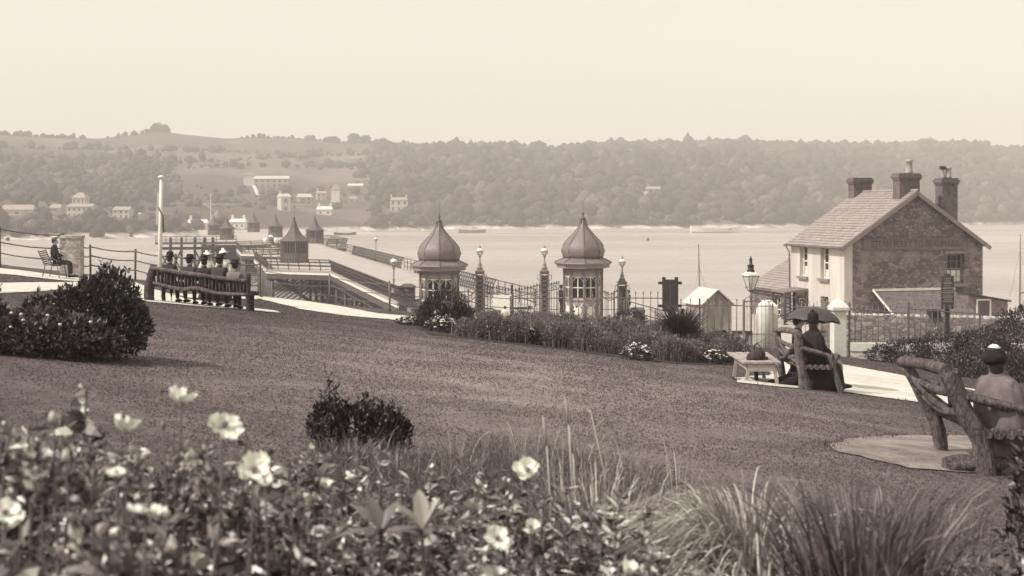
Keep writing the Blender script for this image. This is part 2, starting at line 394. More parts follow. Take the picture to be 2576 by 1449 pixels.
PATHS = []
def sheet(name, pts, m, off, jit=.06, step=.5, world=False):
    """a thin sheet laid on the terrain; pts are ground points"""
    out = []
    for k in range(len(pts)):
        a = Vector((*pts[k][:2], 0)); b = Vector((*pts[(k + 1) % len(pts)][:2], 0)); n = max(1, int((b - a).length / step))
        for q in range(n):
            p = a.lerp(b, q / n) + Vector((random.uniform(-jit, jit), random.uniform(-jit, jit), 0)); out.append(p)
    PATHS.append(np.array([(p.x, p.y) for p in out]))
    tri = geometry.tessellate_polygon([out])
    bm = bmesh.new(); vs = [bm.verts.new(p) for p in out]
    for t in tri:
        try: bm.faces.new([vs[q] for q in t])
        except ValueError: pass
    for _ in range(4):
        e = [e for e in bm.edges if e.calc_length() > 1.6]
        if not e: break
        bmesh.ops.subdivide_edges(bm, edges=e, cuts=1, use_grid_fill=False); bmesh.ops.triangulate(bm, faces=bm.faces[:])
    for v in bm.verts: v.co.z = h(v.co.x, v.co.y) + off
    bmesh.ops.recalc_face_normals(bm, faces=bm.faces[:])
    for f in bm.faces:
        if f.normal.z < 0: f.normal_flip()
    me = bpy.data.meshes.new(name); bm.to_mesh(me); bm.free(); me.materials.append(m)
    o = bpy.data.objects.new(name, me); COL.objects.link(o); return tag(o, kind='structure')
GRAVEL = mat('pale gravel', .62, .16, .9, .95, .5, .02, spec=.1)
SAND = mat('trodden sand', .27, .4, 2.2, .95, .9, .04, spec=.1)
SOIL = mat('dark soil', .06, .4, 3, .95, .8, .05, spec=.1)
def gp(l): return [G(u, v) for u, v in l]
sheet('path', gp([(1950, 903), (2095, 902), (2112, 916), (2271, 945), (2360, 966), (2480, 985), (2760, 1010), (2760, 1125), (2420, 1038), (2308, 1013), (2116, 986), (1960, 974), (1850, 963), (1850, 951), (1930, 945)]), GRAVEL, .014)
sheet('path', gp([(2085, 1122), (2150, 1104), (2300, 1097), (2500, 1100), (2640, 1120), (2640, 1198), (2480, 1193), (2300, 1181), (2200, 1160), (2120, 1141)]), SAND, .014, .05, .2)
sheet('path', gp([(-140, 742), (150, 730), (285, 743), (365, 759), (500, 771), (705, 788), (700, 783), (560, 766), (470, 752), (420, 738), (345, 712), (285, 706), (150, 711), (-140, 715)]), GRAVEL, .014)
sheet('path', gp([(-140, 664), (40, 679), (175, 698), (285, 706), (280, 712), (165, 707), (30, 692), (-140, 680)]), GRAVEL, .018)
sheet('path', gp([(425, 739), (560, 742), (645, 745), (760, 757), (850, 770), (950, 789), (1062, 799), (1040, 812), (975, 804), (860, 794), (760, 779), (655, 753), (470, 750)]), GRAVEL, .018)
sheet('promenade', [(-5.6, 55), (6, 54), (60, 54), (60, 78.9), (-5.6, 78.9)], mat('trodden promenade', .42, .15, .6, .95, .4, .02, spec=.1), .016, 0, 3)
sheet('soil', gp([(1035, 815), (1080, 842), (1250, 862), (1420, 880), (1560, 900), (1700, 916), (1850, 919), (1868, 900)]) + [(7.4, 43.6), (2, 44.6), (-2.6, 44.2)], SOIL, .012)
sheet('soil', [(-5, 2), (-3.2, 5.2), (-2.2, 7.2), (-1.0, 9.6), (.4, 10.6), (1.2, 9.2), (2.2, 7.6), (3.6, 7.4), (5.5, 8.6), (7, 6), (6, 2)], SOIL, .012)
sheet('soil', gp([(2230, 905), (2480, 925), (2900, 960)]) + [(24, 40), (12.4, 43.4), (12.2, 42)], SOIL, .012)

def inside(poly, x, y):
    r = np.zeros(len(x), bool); j = len(poly) - 1
    for i in range(len(poly)):
        a, b = poly[i], poly[j]
        if abs(a[1] - b[1]) > 1e-9: r ^= ((a[1] > y) != (b[1] > y)) & (x < (b[0] - a[0]) * (y - a[1]) / (b[1] - a[1]) + a[0])
        j = i
    return r
# short blades standing out of the lawn
def lawn_blades(n, y0, y1):
    r = RNG.uniform(0, 1, n) ** 1.25
    y = y0 + (y1 - y0) * r; x = RNG.uniform(-.5, .5, n) * y
    ok = ~np.any([inside(p, x, y) for p in PATHS], axis=0) & (y < np.interp(x, EDGE_X, EDGE_Y) - .3) & (np.sin(x * 1.7 + np.sin(y * 1.1) * 2) * np.sin(y * .9 + x * .6) + RNG.normal(size=n) * .6 > -.5); x, y = x[ok], y[ok]; n = len(x)
    base = np.stack([x, y, H(x, y) - .005], 1); hg = RNG.uniform(.008, .022, n) * (1 + y / 40)
    V, Fa = blade_arrays(base, RNG.uniform(0, 2 * PI, n), hg, hg * RNG.uniform(.9, 2.4, n), RNG.uniform(.002, .004, n) * (1 + y / 14), 2, .2)
    return V, Fa, np.repeat(RNG.uniform(0, 1, n), 2)
V, Fa, T = lawn_blades(400000, 6.0, 42)
def edge_blades():
    P_ = []
    for poly in PATHS[:5]:
        for a, b in zip(poly, np.roll(poly, -1, 0)):
            L = np.linalg.norm(b - a); n = int(L * 130 * min(1, 22 / max(a[1], 8)))
            if not 8 < a[1] < 48: continue
            q = RNG.uniform(0, 1, n)[:, None]; P_.append(a + (b - a) * q + RNG.normal(size=(n, 2)) * np.array([.05, .10]))
    P_ = np.concatenate(P_); n = len(P_); hg = RNG.uniform(.012, .07, n) * (.5 + .5 * np.sin(P_[:, 0] * 5) * np.sin(P_[:, 1] * 4)); base = np.stack([P_[:, 0], P_[:, 1], H(P_[:, 0], P_[:, 1])], 1)
    V2, F2 = blade_arrays(base, RNG.uniform(0, 6.28, n), hg, hg * RNG.uniform(.3, 1.2, n), RNG.uniform(.003, .007, n), 2, .2); return V2, F2, np.repeat(RNG.uniform(0, .8, n), 2)
V2, F2, T2 = edge_blades(); F2 = F2 + len(V); V = np.concatenate([V, V2]); Fa = np.concatenate([Fa, F2]); T = np.concatenate([T, T2])
tag(fast('grass', V, Fa, leaf_mat('grass blade', .095, .24, .8, .5, .1), T), 'short mown grass standing out of the lawn', 'grass', kind='stuff')

# ------------------------------------------------------------------ water
m, nt, b = nodes_new('strait water'); co = coords(nt, 'World')
mp = N(nt, 'ShaderNodeMapping'); mp.inputs['Scale'].default_value = (.35, 1, 1); nt.links.new(co, mp.inputs['Vector'])
f = noise(nt, mp.outputs[0], .5, 8, .65); f2 = noise(nt, mp.outputs[0], .012, 3, .5)
nt.links.new(ramp(nt, f2, [(.35, sep(.27)), (.65, sep(.40))]), b.inputs['Base Color'])
f3 = noise(nt, mp.outputs[0], .03, 6, .65); rr_ = N(nt, 'ShaderNodeMapRange'); rr_.inputs[1].default_value = .35; rr_.inputs[2].default_value = .65; rr_.inputs[3].default_value = .16; rr_.inputs[4].default_value = .42; nt.links.new(f3, rr_.inputs[0]); nt.links.new(rr_.outputs[0], b.inputs['Roughness']); b.inputs['IOR'].default_value = 1.33; bump(nt, b, f, .5, .25)
WATERM = m
mb = MB(); mb.quad((-2200, 40, WATER), (2200, 40, WATER), (2200, 2300, WATER), (-2200, 2300, WATER)); tag(mb.build('water', WATERM), kind='structure')

# ------------------------------------------------------------------ far hills across the strait
SK_U = [-600, -200, 0, 100, 250, 330, 400, 450, 570, 650, 760, 850, 920, 1000, 1100, 1230, 1400, 1560, 1700, 1850, 2000, 2200, 2330, 2480, 2510, 2576, 3200]
SK_V = [330, 335, 339, 346, 351, 342, 330, 339, 351, 346, 350, 361, 361, 366, 371, 369, 377, 364, 365, 359, 366, 369, 362, 368, 376, 373, 368]
SH_U = [-600, 0, 250, 450, 600, 850, 1100, 1500, 2000, 2576, 3200]
SH_V = [612, 607, 603, 597, 590, 581, 577, 576, 573, 564, 560]
def hill(u, t):
    """world point on the far shore: t = 0 at the water's edge, 1 on the skyline, > 1 beyond it"""
    u = np.asarray(u, float); t = np.asarray(t, float)
    Ys = 11.5 * F / (np.interp(u, SH_U, SH_V) - CV); Yr = Ys + 620 + 80 * np.sin(u * .004)
    Yd = Ys + (Yr - Ys) * t
    zr = -(np.interp(u, SK_U, SK_V) - CV) / F * Yr
    k = np.interp(u, [0, 800, 1100, 2600], [1.05, 1.0, .75, .72])
    tt = np.clip(t, 0, 1)
    prof = tt ** k + .05 * np.sin(tt * PI * 3 + u * .006) * tt * (1 - tt) - .25 * np.maximum(t - 1, 0)
    z = -12.2 + (zr + 12.2) * prof + np.where(t < .02, 0, .8)
    rough = np.sin(u * .021 + t * 9) * np.sin(u * .013 - t * 14) * 2.2 * tt * (1 - tt) * 3
    return np.stack([(u - CU) / F * Yd, Yd, z + rough], -1)
us = np.arange(-600, 3201, 14.0); ts = np.concatenate([np.linspace(-.02, .06, 9), np.linspace(.08, 1.0, 54), np.linspace(1.05, 1.6, 8)])
U, T = np.meshgrid(us, ts); V = hill(U, T); nu, nv = len(us), len(ts)
i = (np.arange(nv - 1)[:, None] * nu + np.arange(nu - 1)[None, :]).ravel()
m, nt, b = nodes_new('far hillside'); co = coords(nt, 'World')
f = noise(nt, co, .012, 5, .6); f2 = noise(nt, co, .11, 6, .7)
vo = N(nt, 'ShaderNodeTexVoronoi'); vo.inputs['Scale'].default_value = .0085; nt.links.new(co, vo.inputs['Vector'])
bw = N(nt, 'ShaderNodeRGBToBW'); nt.links.new(vo.outputs['Color'], bw.inputs[0])
c = ramp(nt, bw.outputs[0], [(.2, sep(.075)), (.5, sep(.105)), (.8, sep(.15))])
c = mixc(nt, .7, c, ramp(nt, f, [(.3, (.7,) * 3 + (1,)), (.7, (1.2,) * 3 + (1,))]), 'MULTIPLY')
c = mixc(nt, .8, c, ramp(nt, f2, [(.3, (.6,) * 3 + (1,)), (.7, (1.3,) * 3 + (1,))]), 'MULTIPLY')
sx = N(nt, 'ShaderNodeSeparateXYZ'); nt.links.new(co, sx.inputs[0])
mr = N(nt, 'ShaderNodeMapRange'); mr.inputs[1].default_value = -9.3; mr.inputs[2].default_value = -10.4; nt.links.new(sx.outputs[2], mr.inputs[0])
c = mixc(nt, mr.outputs[0], c, ramp(nt, f2, [(.38, sep(.20)), (.62, sep(.62))]))
nt.links.new(c, b.inputs['Base Color']); b.inputs['Roughness'].default_value = 1; b.inputs['Specular IOR Level'].default_value = .05
tag(fast('hills', V.reshape(-1, 3), np.stack([i, i + 1, i + nu + 1, i + nu], 1), m, smooth=True), kind='structure')

# ---- woods on the far shore: many crowns, read as one mass
def ico(sub=2):
    bm = bmesh.new(); bmesh.ops.create_icosphere(bm, subdivisions=sub, radius=1); bm.verts.ensure_lookup_table()
    v = np.array([tuple(q.co) for q in bm.verts]); f = np.array([[q.index for q in fa.verts] for fa in bm.faces]); bm.free(); return v, f
IV, IF = ico(1)
PROTO = []
for k in range(14):
    d = IV; a = RNG.uniform(0, 6, 9)
    r = 1 + .22 * np.sin(d[:, 0] * 3.1 + a[0]) * np.sin(d[:, 1] * 3.7 + a[1]) + .16 * np.sin(d[:, 2] * 6 + a[2]) * np.cos(d[:, 0] * 7 + a[3]) + .06 * RNG.normal(size=len(d))
    q = d * r[:, None]; q[:, 2] = np.where(q[:, 2] < 0, q[:, 2] * .8, q[:, 2]); PROTO.append(q)
def crowns(us, ts, rad):
    n = len(us); c = hill(us, ts); Vs = np.empty((n, len(IV), 3))
    for k in range(n):
        s = rad[k] * RNG.uniform(.8, 1.25, 3); s[2] *= RNG.uniform(.75, 1.15)
        a = RNG.uniform(0, 6.3); ca, sa = math.cos(a), math.sin(a); p = PROTO[k % 14] * s
        Vs[k, :, 0] = p[:, 0] * ca - p[:, 1] * sa + c[k, 0]; Vs[k, :, 1] = p[:, 0] * sa + p[:, 1] * ca + c[k, 1]; Vs[k, :, 2] = p[:, 2] + c[k, 2] + s[2] * .6
    Fa = (np.arange(n)[:, None, None] * len(IV) + IF[None]).reshape(-1, 3)
    return Vs.reshape(-1, 3), Fa, np.repeat(np.clip(.5 + .35 * np.sin(us * .013 + ts * 17) * np.sin(us * .031 - ts * 9) + RNG.normal(size=n) * .22, 0, 1), len(IF))
def pick(n, test, u0=-590, u1=3150):
    u = RNG.uniform(u0, u1, n); t = .010 + .99 * RNG.uniform(0, 1.0, n) ** 1.05
    p = hill(u, t); v = CV - p[:, 2] / p[:, 1] * F
    k = RNG.uniform(0, 1, n) < test(u, v, t); return u[k], t[k]
def wood_density(u, v, t):
    right = ss(880, 1050, u) * (1 - .85 * ss(372, 362, v) * ss(1500, 1300, u))
    left = (1 - ss(400, 470, u)) * ss(392, 402, v) * (1 - ss(515, 524, v) * .75)
    mid = ss(430, 470, u) * (1 - ss(880, 1000, u)) * (ss(468, 476, v) * (1 - ss(520, 530, v)) * .28 + ss(412, 416, v) * (1 - ss(424, 428, v)) * .7)
    low = ss(560, 566, v) * (1 - ss(584, 590, v)) * (1 - ss(450, 560, u)) * .8
    h1 = np.exp(-((v - (410 - .045 * (u - 450))) / 2.2) ** 2) * (u < 1000); h2 = np.exp(-((v - (372 + .02 * u)) / 1.8) ** 2) * (u < 950); h3 = np.exp(-((v - 514) / 2.5) ** 2) * (u < 900)
    clump = .55 + .45 * np.sin(u * .017 + v * .05) * np.sin(u * .007 - v * .09)
    clear = np.zeros_like(u)
    for a_, b_, c_ in ((201, 545, 34), (306, 546, 22), (45, 540, 45), (141, 529, 14), (683, 470, 50), (720, 532, 16), (770, 512, 22), (809, 503, 20), (858, 508, 20), (886, 507, 18), (816, 540, 24), (894, 471, 26), (1004, 530, 32), (1645, 492, 34), (1622, 497, 16), (1690, 482, 30), (374, 543, 32)): clear = np.maximum(clear, (np.abs(u - a_) < c_) & (v > b_ - 6) & (v < b_ + 13))
    return (1 - clear) * np.clip(np.maximum.reduce([right, left * .9, mid * clump, low, h1, h2, h3]) , 0, 1)
u, t = pick(29000, wood_density); rad = (1.3 + 5.2 * RNG.uniform(0, 1, len(u)) ** 2.6) * np.interp(u, [0, 700, 1200], [.62, .55, .95])
WOOD = leaf_mat('far woodland', .035, .125, .9, 0, .1)
nt = WOOD.node_tree; b_ = nt.nodes['Principled BSDF']; src = b_.inputs['Base Color'].links[0].from_socket; co = coords(nt, 'World'); fa = noise(nt, co, .55, 6, .75)
nt.links.new(mixc(nt, .9, src, ramp(nt, fa, [(.32, (.35,) * 3 + (1,)), (.66, (1.5,) * 3 + (1,))]), 'MULTIPLY'), b_.inputs['Base Color']); bump(nt, b_, fa, .9, 1.2); nt.links.new(b_.outputs[0], nt.nodes['Material Output'].inputs['Surface'])
rad = np.where(t > .88, np.minimum(rad, 2.4), rad); ur = RNG.uniform(-590, 3150, 900); ur = ur[(np.sin(ur * .021) + np.sin(ur * .0083 + 1) + RNG.normal(size=900) * .5) > -.2]; u = np.concatenate([u, ur]); t = np.concatenate([t, RNG.uniform(.975, 1.0, len(ur))]); rad = np.concatenate([rad, .9 + 2.2 * RNG.uniform(0, 1, len(ur)) ** 2.2])
V, Fa, T = crowns(u, t, rad)
tag(fast('woods', V, Fa, WOOD, T, smooth=True), 'hazy woodland and hedgerows covering the far shore', 'woodland', kind='stuff')

# ---- trees standing out on the skyline
def far_tree(u, label, r, dz=0, group='trees on the far skyline'):
    p = hill(np.array([u]), np.array([.985]))[0] - np.array([0, 0, r * .45]); r = r * .72
    t = thing('tree', label, 'tree', tuple(p), 0, group)
    pts, d = [], []
    for k in range(6):
        a, b = blob_points(150, (random.uniform(-.6, .6) * r, random.uniform(-.4, .4) * r, r * random.uniform(.8, 1.5)), (r * .65, r * .6, r * .55), .4); pts.append(a); d.append(b)
    pts = np.concatenate(pts); d = np.concatenate(d)
    V, Fa = leaf_arrays(pts, d + RNG.normal(size=d.shape) * .6, r * .28, r * .11)
    fast('crown', V, Fa, WOOD, tones(len(pts)), t)
    MB().tube([(0, 0, -.8), (.1 * r, 0, r * .5), (0, .1 * r, r * 1.2)], [.12 * r, .05 * r], 7).build('trunk', mat('far trunk', .08), t)
for u, lab, r in [(826, 'dark conical tree on the left of a pair breaking the far skyline', 5.5), (842, 'taller ragged tree right of the conical one on the far skyline', 6.5), (892, 'broad round tree on the far skyline left of the low knoll', 8.5),
                  (922, 'spreading tree on the far skyline, right-hand neighbour of the broad round tree', 7.5), (962, 'low bushy tree alone on the far skyline above the white-roofed house', 5.5), (1140, 'small domed tree on the far skyline above the left domed kiosk', 6),
                  (1262, 'wide flat tree on the far skyline between the two domed kiosks', 6.5), (1560, 'rounded tree where the wooded far ridge begins right of the domed kiosk', 7), (392, 'dark tree clump crowning the highest knoll of the far hill', 8), (412, 'second tree crowning the highest far knoll, on its right side', 7),
                  (2480, 'tree at the step of the far skyline beyond the house chimneys', 6)]:
    far_tree(u, lab, r)

# ---- air
mb = MB(); mb.box((0, 1050, 60), (4600, 2700, 150)); hz = mb.build('haze', None); 
m = bpy.data.materials.new('sea haze'); m.use_nodes = True; nt = m.node_tree; nt.nodes.remove(nt.nodes['Principled BSDF'])
vo = N(nt, 'ShaderNodeVolumePrincipled'); vo.inputs['Color'].default_value = (.93, .88, .855, 1); vo.inputs['Density'].default_value = .00064; vo.inputs['Anisotropy'].default_value = .0
nt.links.new(vo.outputs[0], nt.nodes['Material Output'].inputs['Volume']); hz.data.materials.append(m); tag(hz, 'thin pale haze over the strait and the far shore', 'haze', kind='stuff')
# ------------------------------------------------------------------ shared materials
RENDER_ = mat('pale lime render', .52, .20, 1.3, .9, .4, .01, streak=True)
WHITEW = mat('whitewash', .72, .08, 2, .9, .3, .01)
SLATE = mat('slate', .30, .18, 2.2, .6, .3, .006)
SLATE_D = mat('worn dark slate', .16, .25, 3, .7, .3, .006)
GABLE = stone_mat('rubble gable', .185, 3.1, .4, .31, 1.0, .09)
RUBBLE = stone_mat('rubble wall', .30, 3.4, .4, 0, 1.0, .06)
PALE_RUBBLE = stone_mat('pale rubble', .45, 2.6, .5, 0, 1, .06)
BRICK = brick_mat('weathered brick', .12)
BRICK_L = brick_mat('yard brick', .17)
IRON = mat('black painted iron', .045, .3, 8, .5, .1, .003)
IRON_G = mat('weathered grey iron', .13, .25, 6, .55, .1, .003)
IRON_P = mat('faded pale iron', .24, .25, 6, .6, .1, .003)
TIMBER_D = mat('dark tarred timber', .045, .35, 2.5, .8, .5, .01, streak=True)
TIMBER = mat('brown timber', .11, .3, 2.5, .8, .5, .01, streak=True)
TIMBER_P = mat('silvered timber', .30, .25, 2.5, .8, .5, .01, streak=True)
WHITEP = mat('white paint', .74, .06, 3, .5, .1, .003)
GREYP = mat('grey paint', .22, .15, 3, .5, .1, .004)
DARKP = mat('dark paint', .07, .25, 3, .45, .1, .004)
LEAD = mat('lead sheet', .17, .18, 1.6, .5, .25, .01)
POTC = mat('clay pot', .38, .15, 5, .8, .2, .005)
LETTER = mat('faded lettering', .075, .2, 8, .9, 0)
LETTER_P = mat('pale lettering', .5, .1, 8, .9, 0)
def glass_mat():
    m, nt, b = nodes_new('window glass'); b.inputs['Base Color'].default_value = sep(.03); b.inputs['Roughness'].default_value = .08
    b.inputs['Specular IOR Level'].default_value = .6; return m
GLASS = glass_mat()
def opal():
    m, nt, b = nodes_new('opal glass'); b.inputs['Base Color'].default_value = sep(.82); b.inputs['Roughness'].default_value = .15
    b.inputs['Coat Weight'].default_value = .4; return m
OPAL = opal()
def clear():
    m, nt, b = nodes_new('lamp glass'); b.inputs['Base Color'].default_value = sep(.75); b.inputs['Roughness'].default_value = .1
    b.inputs['Alpha'].default_value = .38; return m
CLEAR = clear()
def text_on(name, body, size, m, parent, loc, rot, ext=.004, sx=1.0):
    c = bpy.data.curves.new(name, 'FONT'); c.body = body; c.size = size; c.extrude = ext; c.align_x = 'CENTER'; c.align_y = 'CENTER'; c.materials.append(m)
    q = bpy.data.objects.new('letters', c); COL.objects.link(q); dg = bpy.context.evaluated_depsgraph_get()
    me = bpy.data.meshes.new_from_object(q.evaluated_get(dg)); bpy.data.objects.remove(q); bpy.data.curves.remove(c)
    if not me.materials: me.materials.append(m)
    o = bpy.data.objects.new(name, me); COL.objects.link(o); o.parent = parent; o.location = loc; o.rotation_euler = rot; o.scale = (sx, 1, 1); return o

# ------------------------------------------------------------------ frames aligned with the pier: s runs away along it, t to the right
AX = Vector((-.25, .968, 0)).normalized(); TX = Vector((.968, .25, 0)).normalized(); RZ = math.atan2(TX.y, TX.x)
# ------------------------------------------------------------------ the ferry house. local x = across gable, local y = along the ridge, z up from the ground
HZ = -7.1
house = thing('house', 'two-storey stone house with slate roof, three chimneys and a long lettered board across its gable', 'house', (17.05, 65, HZ), RZ)
HW, HL, EZ, RZH = 8.1, 5.9, 5.15, 7.85
def wall_with_holes(mb, a, b, z0, z1, holes, th, nrm):
    """vertical wall from a to b (local xy) with rectangular holes (d0, d1, z0, z1) along it, pushed in by th against nrm"""
    a, b = Vector((*a, 0)), Vector((*b, 0)); L = (b - a).length; d = (b - a) / L; n = Vector((*nrm, 0)) * -th
    cuts = sorted({0, L, *[q for hh in holes for q in hh[:2]]}); zc = sorted({z0, z1, *[q for hh in holes for q in hh[2:]]})
    for x0, x1 in zip(cuts, cuts[1:]):
        for y0, y1 in zip(zc, zc[1:]):
            if any(hh[0] <= x0 + 1e-6 and x1 <= hh[1] + 1e-6 and hh[2] <= y0 + 1e-6 and y1 <= hh[3] + 1e-6 for hh in holes): continue
            mb.quad(*[a + d * q + Vector((0, 0, z)) for q, z in ((x0, y0), (x1, y0), (x1, y1), (x0, y1))])
    for x0, x1, y0, y1 in holes:
        c = [a + d * q + Vector((0, 0, z)) for q, z in ((x0, y0), (x1, y0), (x1, y1), (x0, y1))]
        for q in range(4): mb.quad(c[q], c[(q + 1) % 4], c[(q + 1) % 4] + n, c[q] + n)
def sash(parent, name, o, d, n, w_, z0, z1, depth, cols=2, rows=4, frame=WHITEP, blind=None, sill=True, sillm=None):
    """window: name > pane, sill, blind; o = left end of the hole (local xy), d along, n outward"""
    o, d, n = Vector((*o, 0)), Vector((*d, 0)), Vector((*n, 0)); back = o - n * depth
    mb = MB()
    def bar_(x0, za, x1, zb, wd, pr):
        mb.bar(back + d * x0 + Vector((0, 0, za)) + n * pr, back + d * x1 + Vector((0, 0, zb)) + n * pr, wd, .05, up=tuple(n))
    for x in (.04, w_ - .04): bar_(x, z0, x, z1, .08, .03)
    for z in (z0 + .04, z1 - .04): bar_(.08, z, w_ - .08, z, .08, .03)
    mid = (z0 + z1) / 2; bar_(.08, mid, w_ - .08, mid, .06, .034)
    for c_ in range(1, cols): bar_(w_ * c_ / cols, z0 + .08, w_ * c_ / cols, z1 - .08, .026, .026)
    for r_ in range(1, rows):
        if r_ * 2 != rows: z = z0 + (z1 - z0) * r_ / rows; bar_(.08, z, w_ - .08, z, .024, .024)
    f_ = mb.build(name, frame, parent)
    g_ = MB(); c = back + n * .004; g_.slab([c + Vector((0, 0, z0)), c + d * w_ + Vector((0, 0, z0)), c + d * w_ + Vector((0, 0, z1)), c + Vector((0, 0, z1))], -n, .01)
    g_.build('pane', GLASS, f_)
    if blind:
        bz = z0 + (z1 - z0) * blind; q = back + n * .008
        MB().slab([q + d * .1 + Vector((0, 0, z0 + .1)), q + d * (w_ - .1) + Vector((0, 0, z0 + .1)), q + d * (w_ - .1) + Vector((0, 0, bz)), q + d * .1 + Vector((0, 0, bz))], n, .006).build('curtain', WHITEW, f_)
    if sill:
        s_ = MB(); q = o + n * .05 + d * w_ / 2 + Vector((0, 0, z0 - .075)); s_.box(q - n * .05, (w_ + .22, .30, .14), math.atan2(d.y, d.x)); s_.build('sill', sillm or GREYP, f_)
    return f_
# left (rendered, sunlit) front: y from 0 to HL at x = 0
LH = [(1.63, 2.52, 3.30, 4.95), (3.98, 4.87, 3.30, 4.95), (1.68, 2.52, .05, 2.35)]
mb = MB(); wall_with_holes(mb, (0, HL), (0, 0), -.5, EZ, [(HL - b_, HL - a_, z0, z1) for a_, b_, z0, z1 in LH], .3, (-1, 0))
mb.quad((0, 0, -.5), (.46, 0, -.5), (.46, 0, EZ + .3), (0, 0, EZ + .0)); mb.quad((HW, HL, -.5), (0, HL, -.5), (0, HL, EZ), (HW, HL, EZ)); mb.add([(HW, HL, EZ), (0, HL, EZ), (HW / 2, HL, RZH)], [(0, 1, 2)])
mb.build('rendered_wall', RENDER_, house)
mb = MB(); GW = (5.98, 7.0, 3.05, 4.62)
gx = HW / 2
wall_with_holes(mb, (.46, 0), (HW, 0), -.5, EZ, [(GW[0] - .46, GW[1] - .46, GW[2], GW[3])], .28, (0, -1))
sl_ = (RZH - EZ) / gx
mb.add([(.46, 0, EZ), (HW, 0, EZ), (gx, 0, RZH), (.46, 0, EZ + .46 * sl_)], [(0, 1, 2, 3)])
mb.quad((HW, 0, -.5), (HW, HL, -.5), (HW, HL, EZ), (HW, 0, EZ))
gw_ = mb.build('gable_wall', GABLE, house)
sash(house, 'window', (GW[0], 0), (1, 0), (0, -1), GW[1] - GW[0], GW[2], GW[3], .26, 3, 4, GREYP, .45)
for q, bl in ((LH[0], .28), (LH[1], .33)): sash(house, 'window', (0, q[1]), (0, -1), (-1, 0), q[1] - q[0], q[2], q[3], .28, 2, 4, WHITEP, bl)
dmb = MB(); dmb.box((.28, 2.1, 1.2), (.06, .84, 2.3)); 
for z in (.5, 1.3, 2.0): dmb.box((.235, 2.1, z), (.03, .6, .45))
door = dmb.build('door', DARKP, house); MB().lathe([(.0, 0), (.03, .01), (.03, .05), (0, .06)], (0, 0, 0), 8).build('handle', IRON, door).location = (.2, 1.8, 1.1)
# slate roof: overlapping courses on both slopes, slab thickness real
def slate_slope(mb, e0, e1, r0, r1, n, th=.035, jit=.012):
    e0, e1, r0, r1 = map(Vector, (e0, e1, r0, r1)); nr = (e1 - e0).cross(r0 - e0).normalized()
    if nr.z < 0: nr = -nr
    L = (e1 - e0).length
    for k in range(n):
        a, b_ = k / n, (k + 1.12) / n; b_ = min(b_, 1)
        cnt = max(3, int(L / .42)); off = .5 * (k % 2)
        for q in range(cnt + 1):
            u0 = max(0, (q - off) / cnt); u1 = min(1, (q + 1 - off) / cnt)
            if u1 - u0 < .01: continue
            j = random.uniform(-jit, jit); lift = random.uniform(0, .008)
            lo0 = e0.lerp(e1, u0 + .002).lerp(r0.lerp(r1, u0 + .002), max(0, a + j / 3)); lo1 = e0.lerp(e1, u1 - .002).lerp(r0.lerp(r1, u1 - .002), max(0, a + j / 3))
            hi0 = e0.lerp(e1, u0 + .002).lerp(r0.lerp(r1, u0 + .002), b_); hi1 = e0.lerp(e1, u1 - .002).lerp(r0.lerp(r1, u1 - .002), b_)
            up = nr * (th + lift)
            mb.slab([lo0 + up, lo1 + up, hi1 + nr * .008, hi0 + nr * .008], nr, .012)
    mb.slab([e0 - nr * .02, e1 - nr * .02, r1 - nr * .02, r0 - nr * .02], nr, .02)
ov, vg = .30, .26
mb = MB(); ez = EZ - ov * sl_ + .05; rz_ = RZH + .05
slate_slope(mb, (-ov, -vg, ez), (-ov, HL + .1, ez), (gx, -vg, rz_), (gx, HL + .1, rz_), 22)
slate_slope(mb, (HW + ov, -vg, ez), (HW + ov, HL + .1, ez), (gx, -vg, rz_), (gx, HL + .1, rz_), 22)
roof = mb.build('roof', SLATE, house)
MB().tube([(gx, -vg, rz_ + .05), (gx, HL + .1, rz_ + .05)], .07, 8).build('ridge_tiles', SLATE, roof)
mb = MB()
for sx_ in (-1, 1):
    e = gx + sx_ * (gx + ov); mb.bar((e, -vg - .02, ez - .10), (gx, -vg - .02, rz_ - .10), .20, .04, up=(0, -1, 0))
mb.build('bargeboard', GREYP, roof)
mb = MB(); mb.tube([(-ov - .05, -vg, ez - .03), (-ov - .05, HL + .15, ez - .03)], .055, 8); mb.tube([(-ov - .02, HL + .06, ez - .06), (-.09, HL + .06, ez - .4), (-.09, HL - .06, 1.0)], .035, 6); mb.build('gutter', IRON_G, house)
def stack(parent, c, w_, d_, z0, z1, pots=()):
    mb = MB(); mb.box((c[0], c[1], (z0 + z1 - .34) / 2), (w_, d_, z1 - .34 - z0)); mb.box((c[0], c[1], z1 - .29), (w_ + .10, d_ + .10, .10)); mb.box((c[0], c[1], z1 - .17), (w_ + .18, d_ + .18, .14)); mb.box((c[0], c[1], z1 - .05), (w_ + .06, d_ + .06, .10))
    ch = mb.build('chimney', BRICK, parent)
    for px, hh, r in pots:
        MB().lathe([(r * 1.15, 0), (r * 1.1, .12), (r, .18), (r * .9, hh - .12), (r * 1.1, hh - .1), (r * 1.1, hh), (r * .75, hh), (r * .75, hh - .25)], (c[0] + px, c[1], z1 - .02), 12).build('chimney_pot', POTC, ch)
    return ch
stack(roof, (gx, HL - .38), 1.12, .62, RZH - .55, 8.72)
stack(roof, (gx - .10, .62), 1.18, .66, RZH - .6, 8.85, [(.17, .74, .17)])
stack(roof, (6.55, .95), .92, .66, EZ + .75, 8.62, [(.12, .62, .15), (-.2, .55, .09)])
# cowl on the right-hand stack
MB().box((6.33, .95, 9.17), (.26, .22, .18)).build('cowl', IRON, roof)
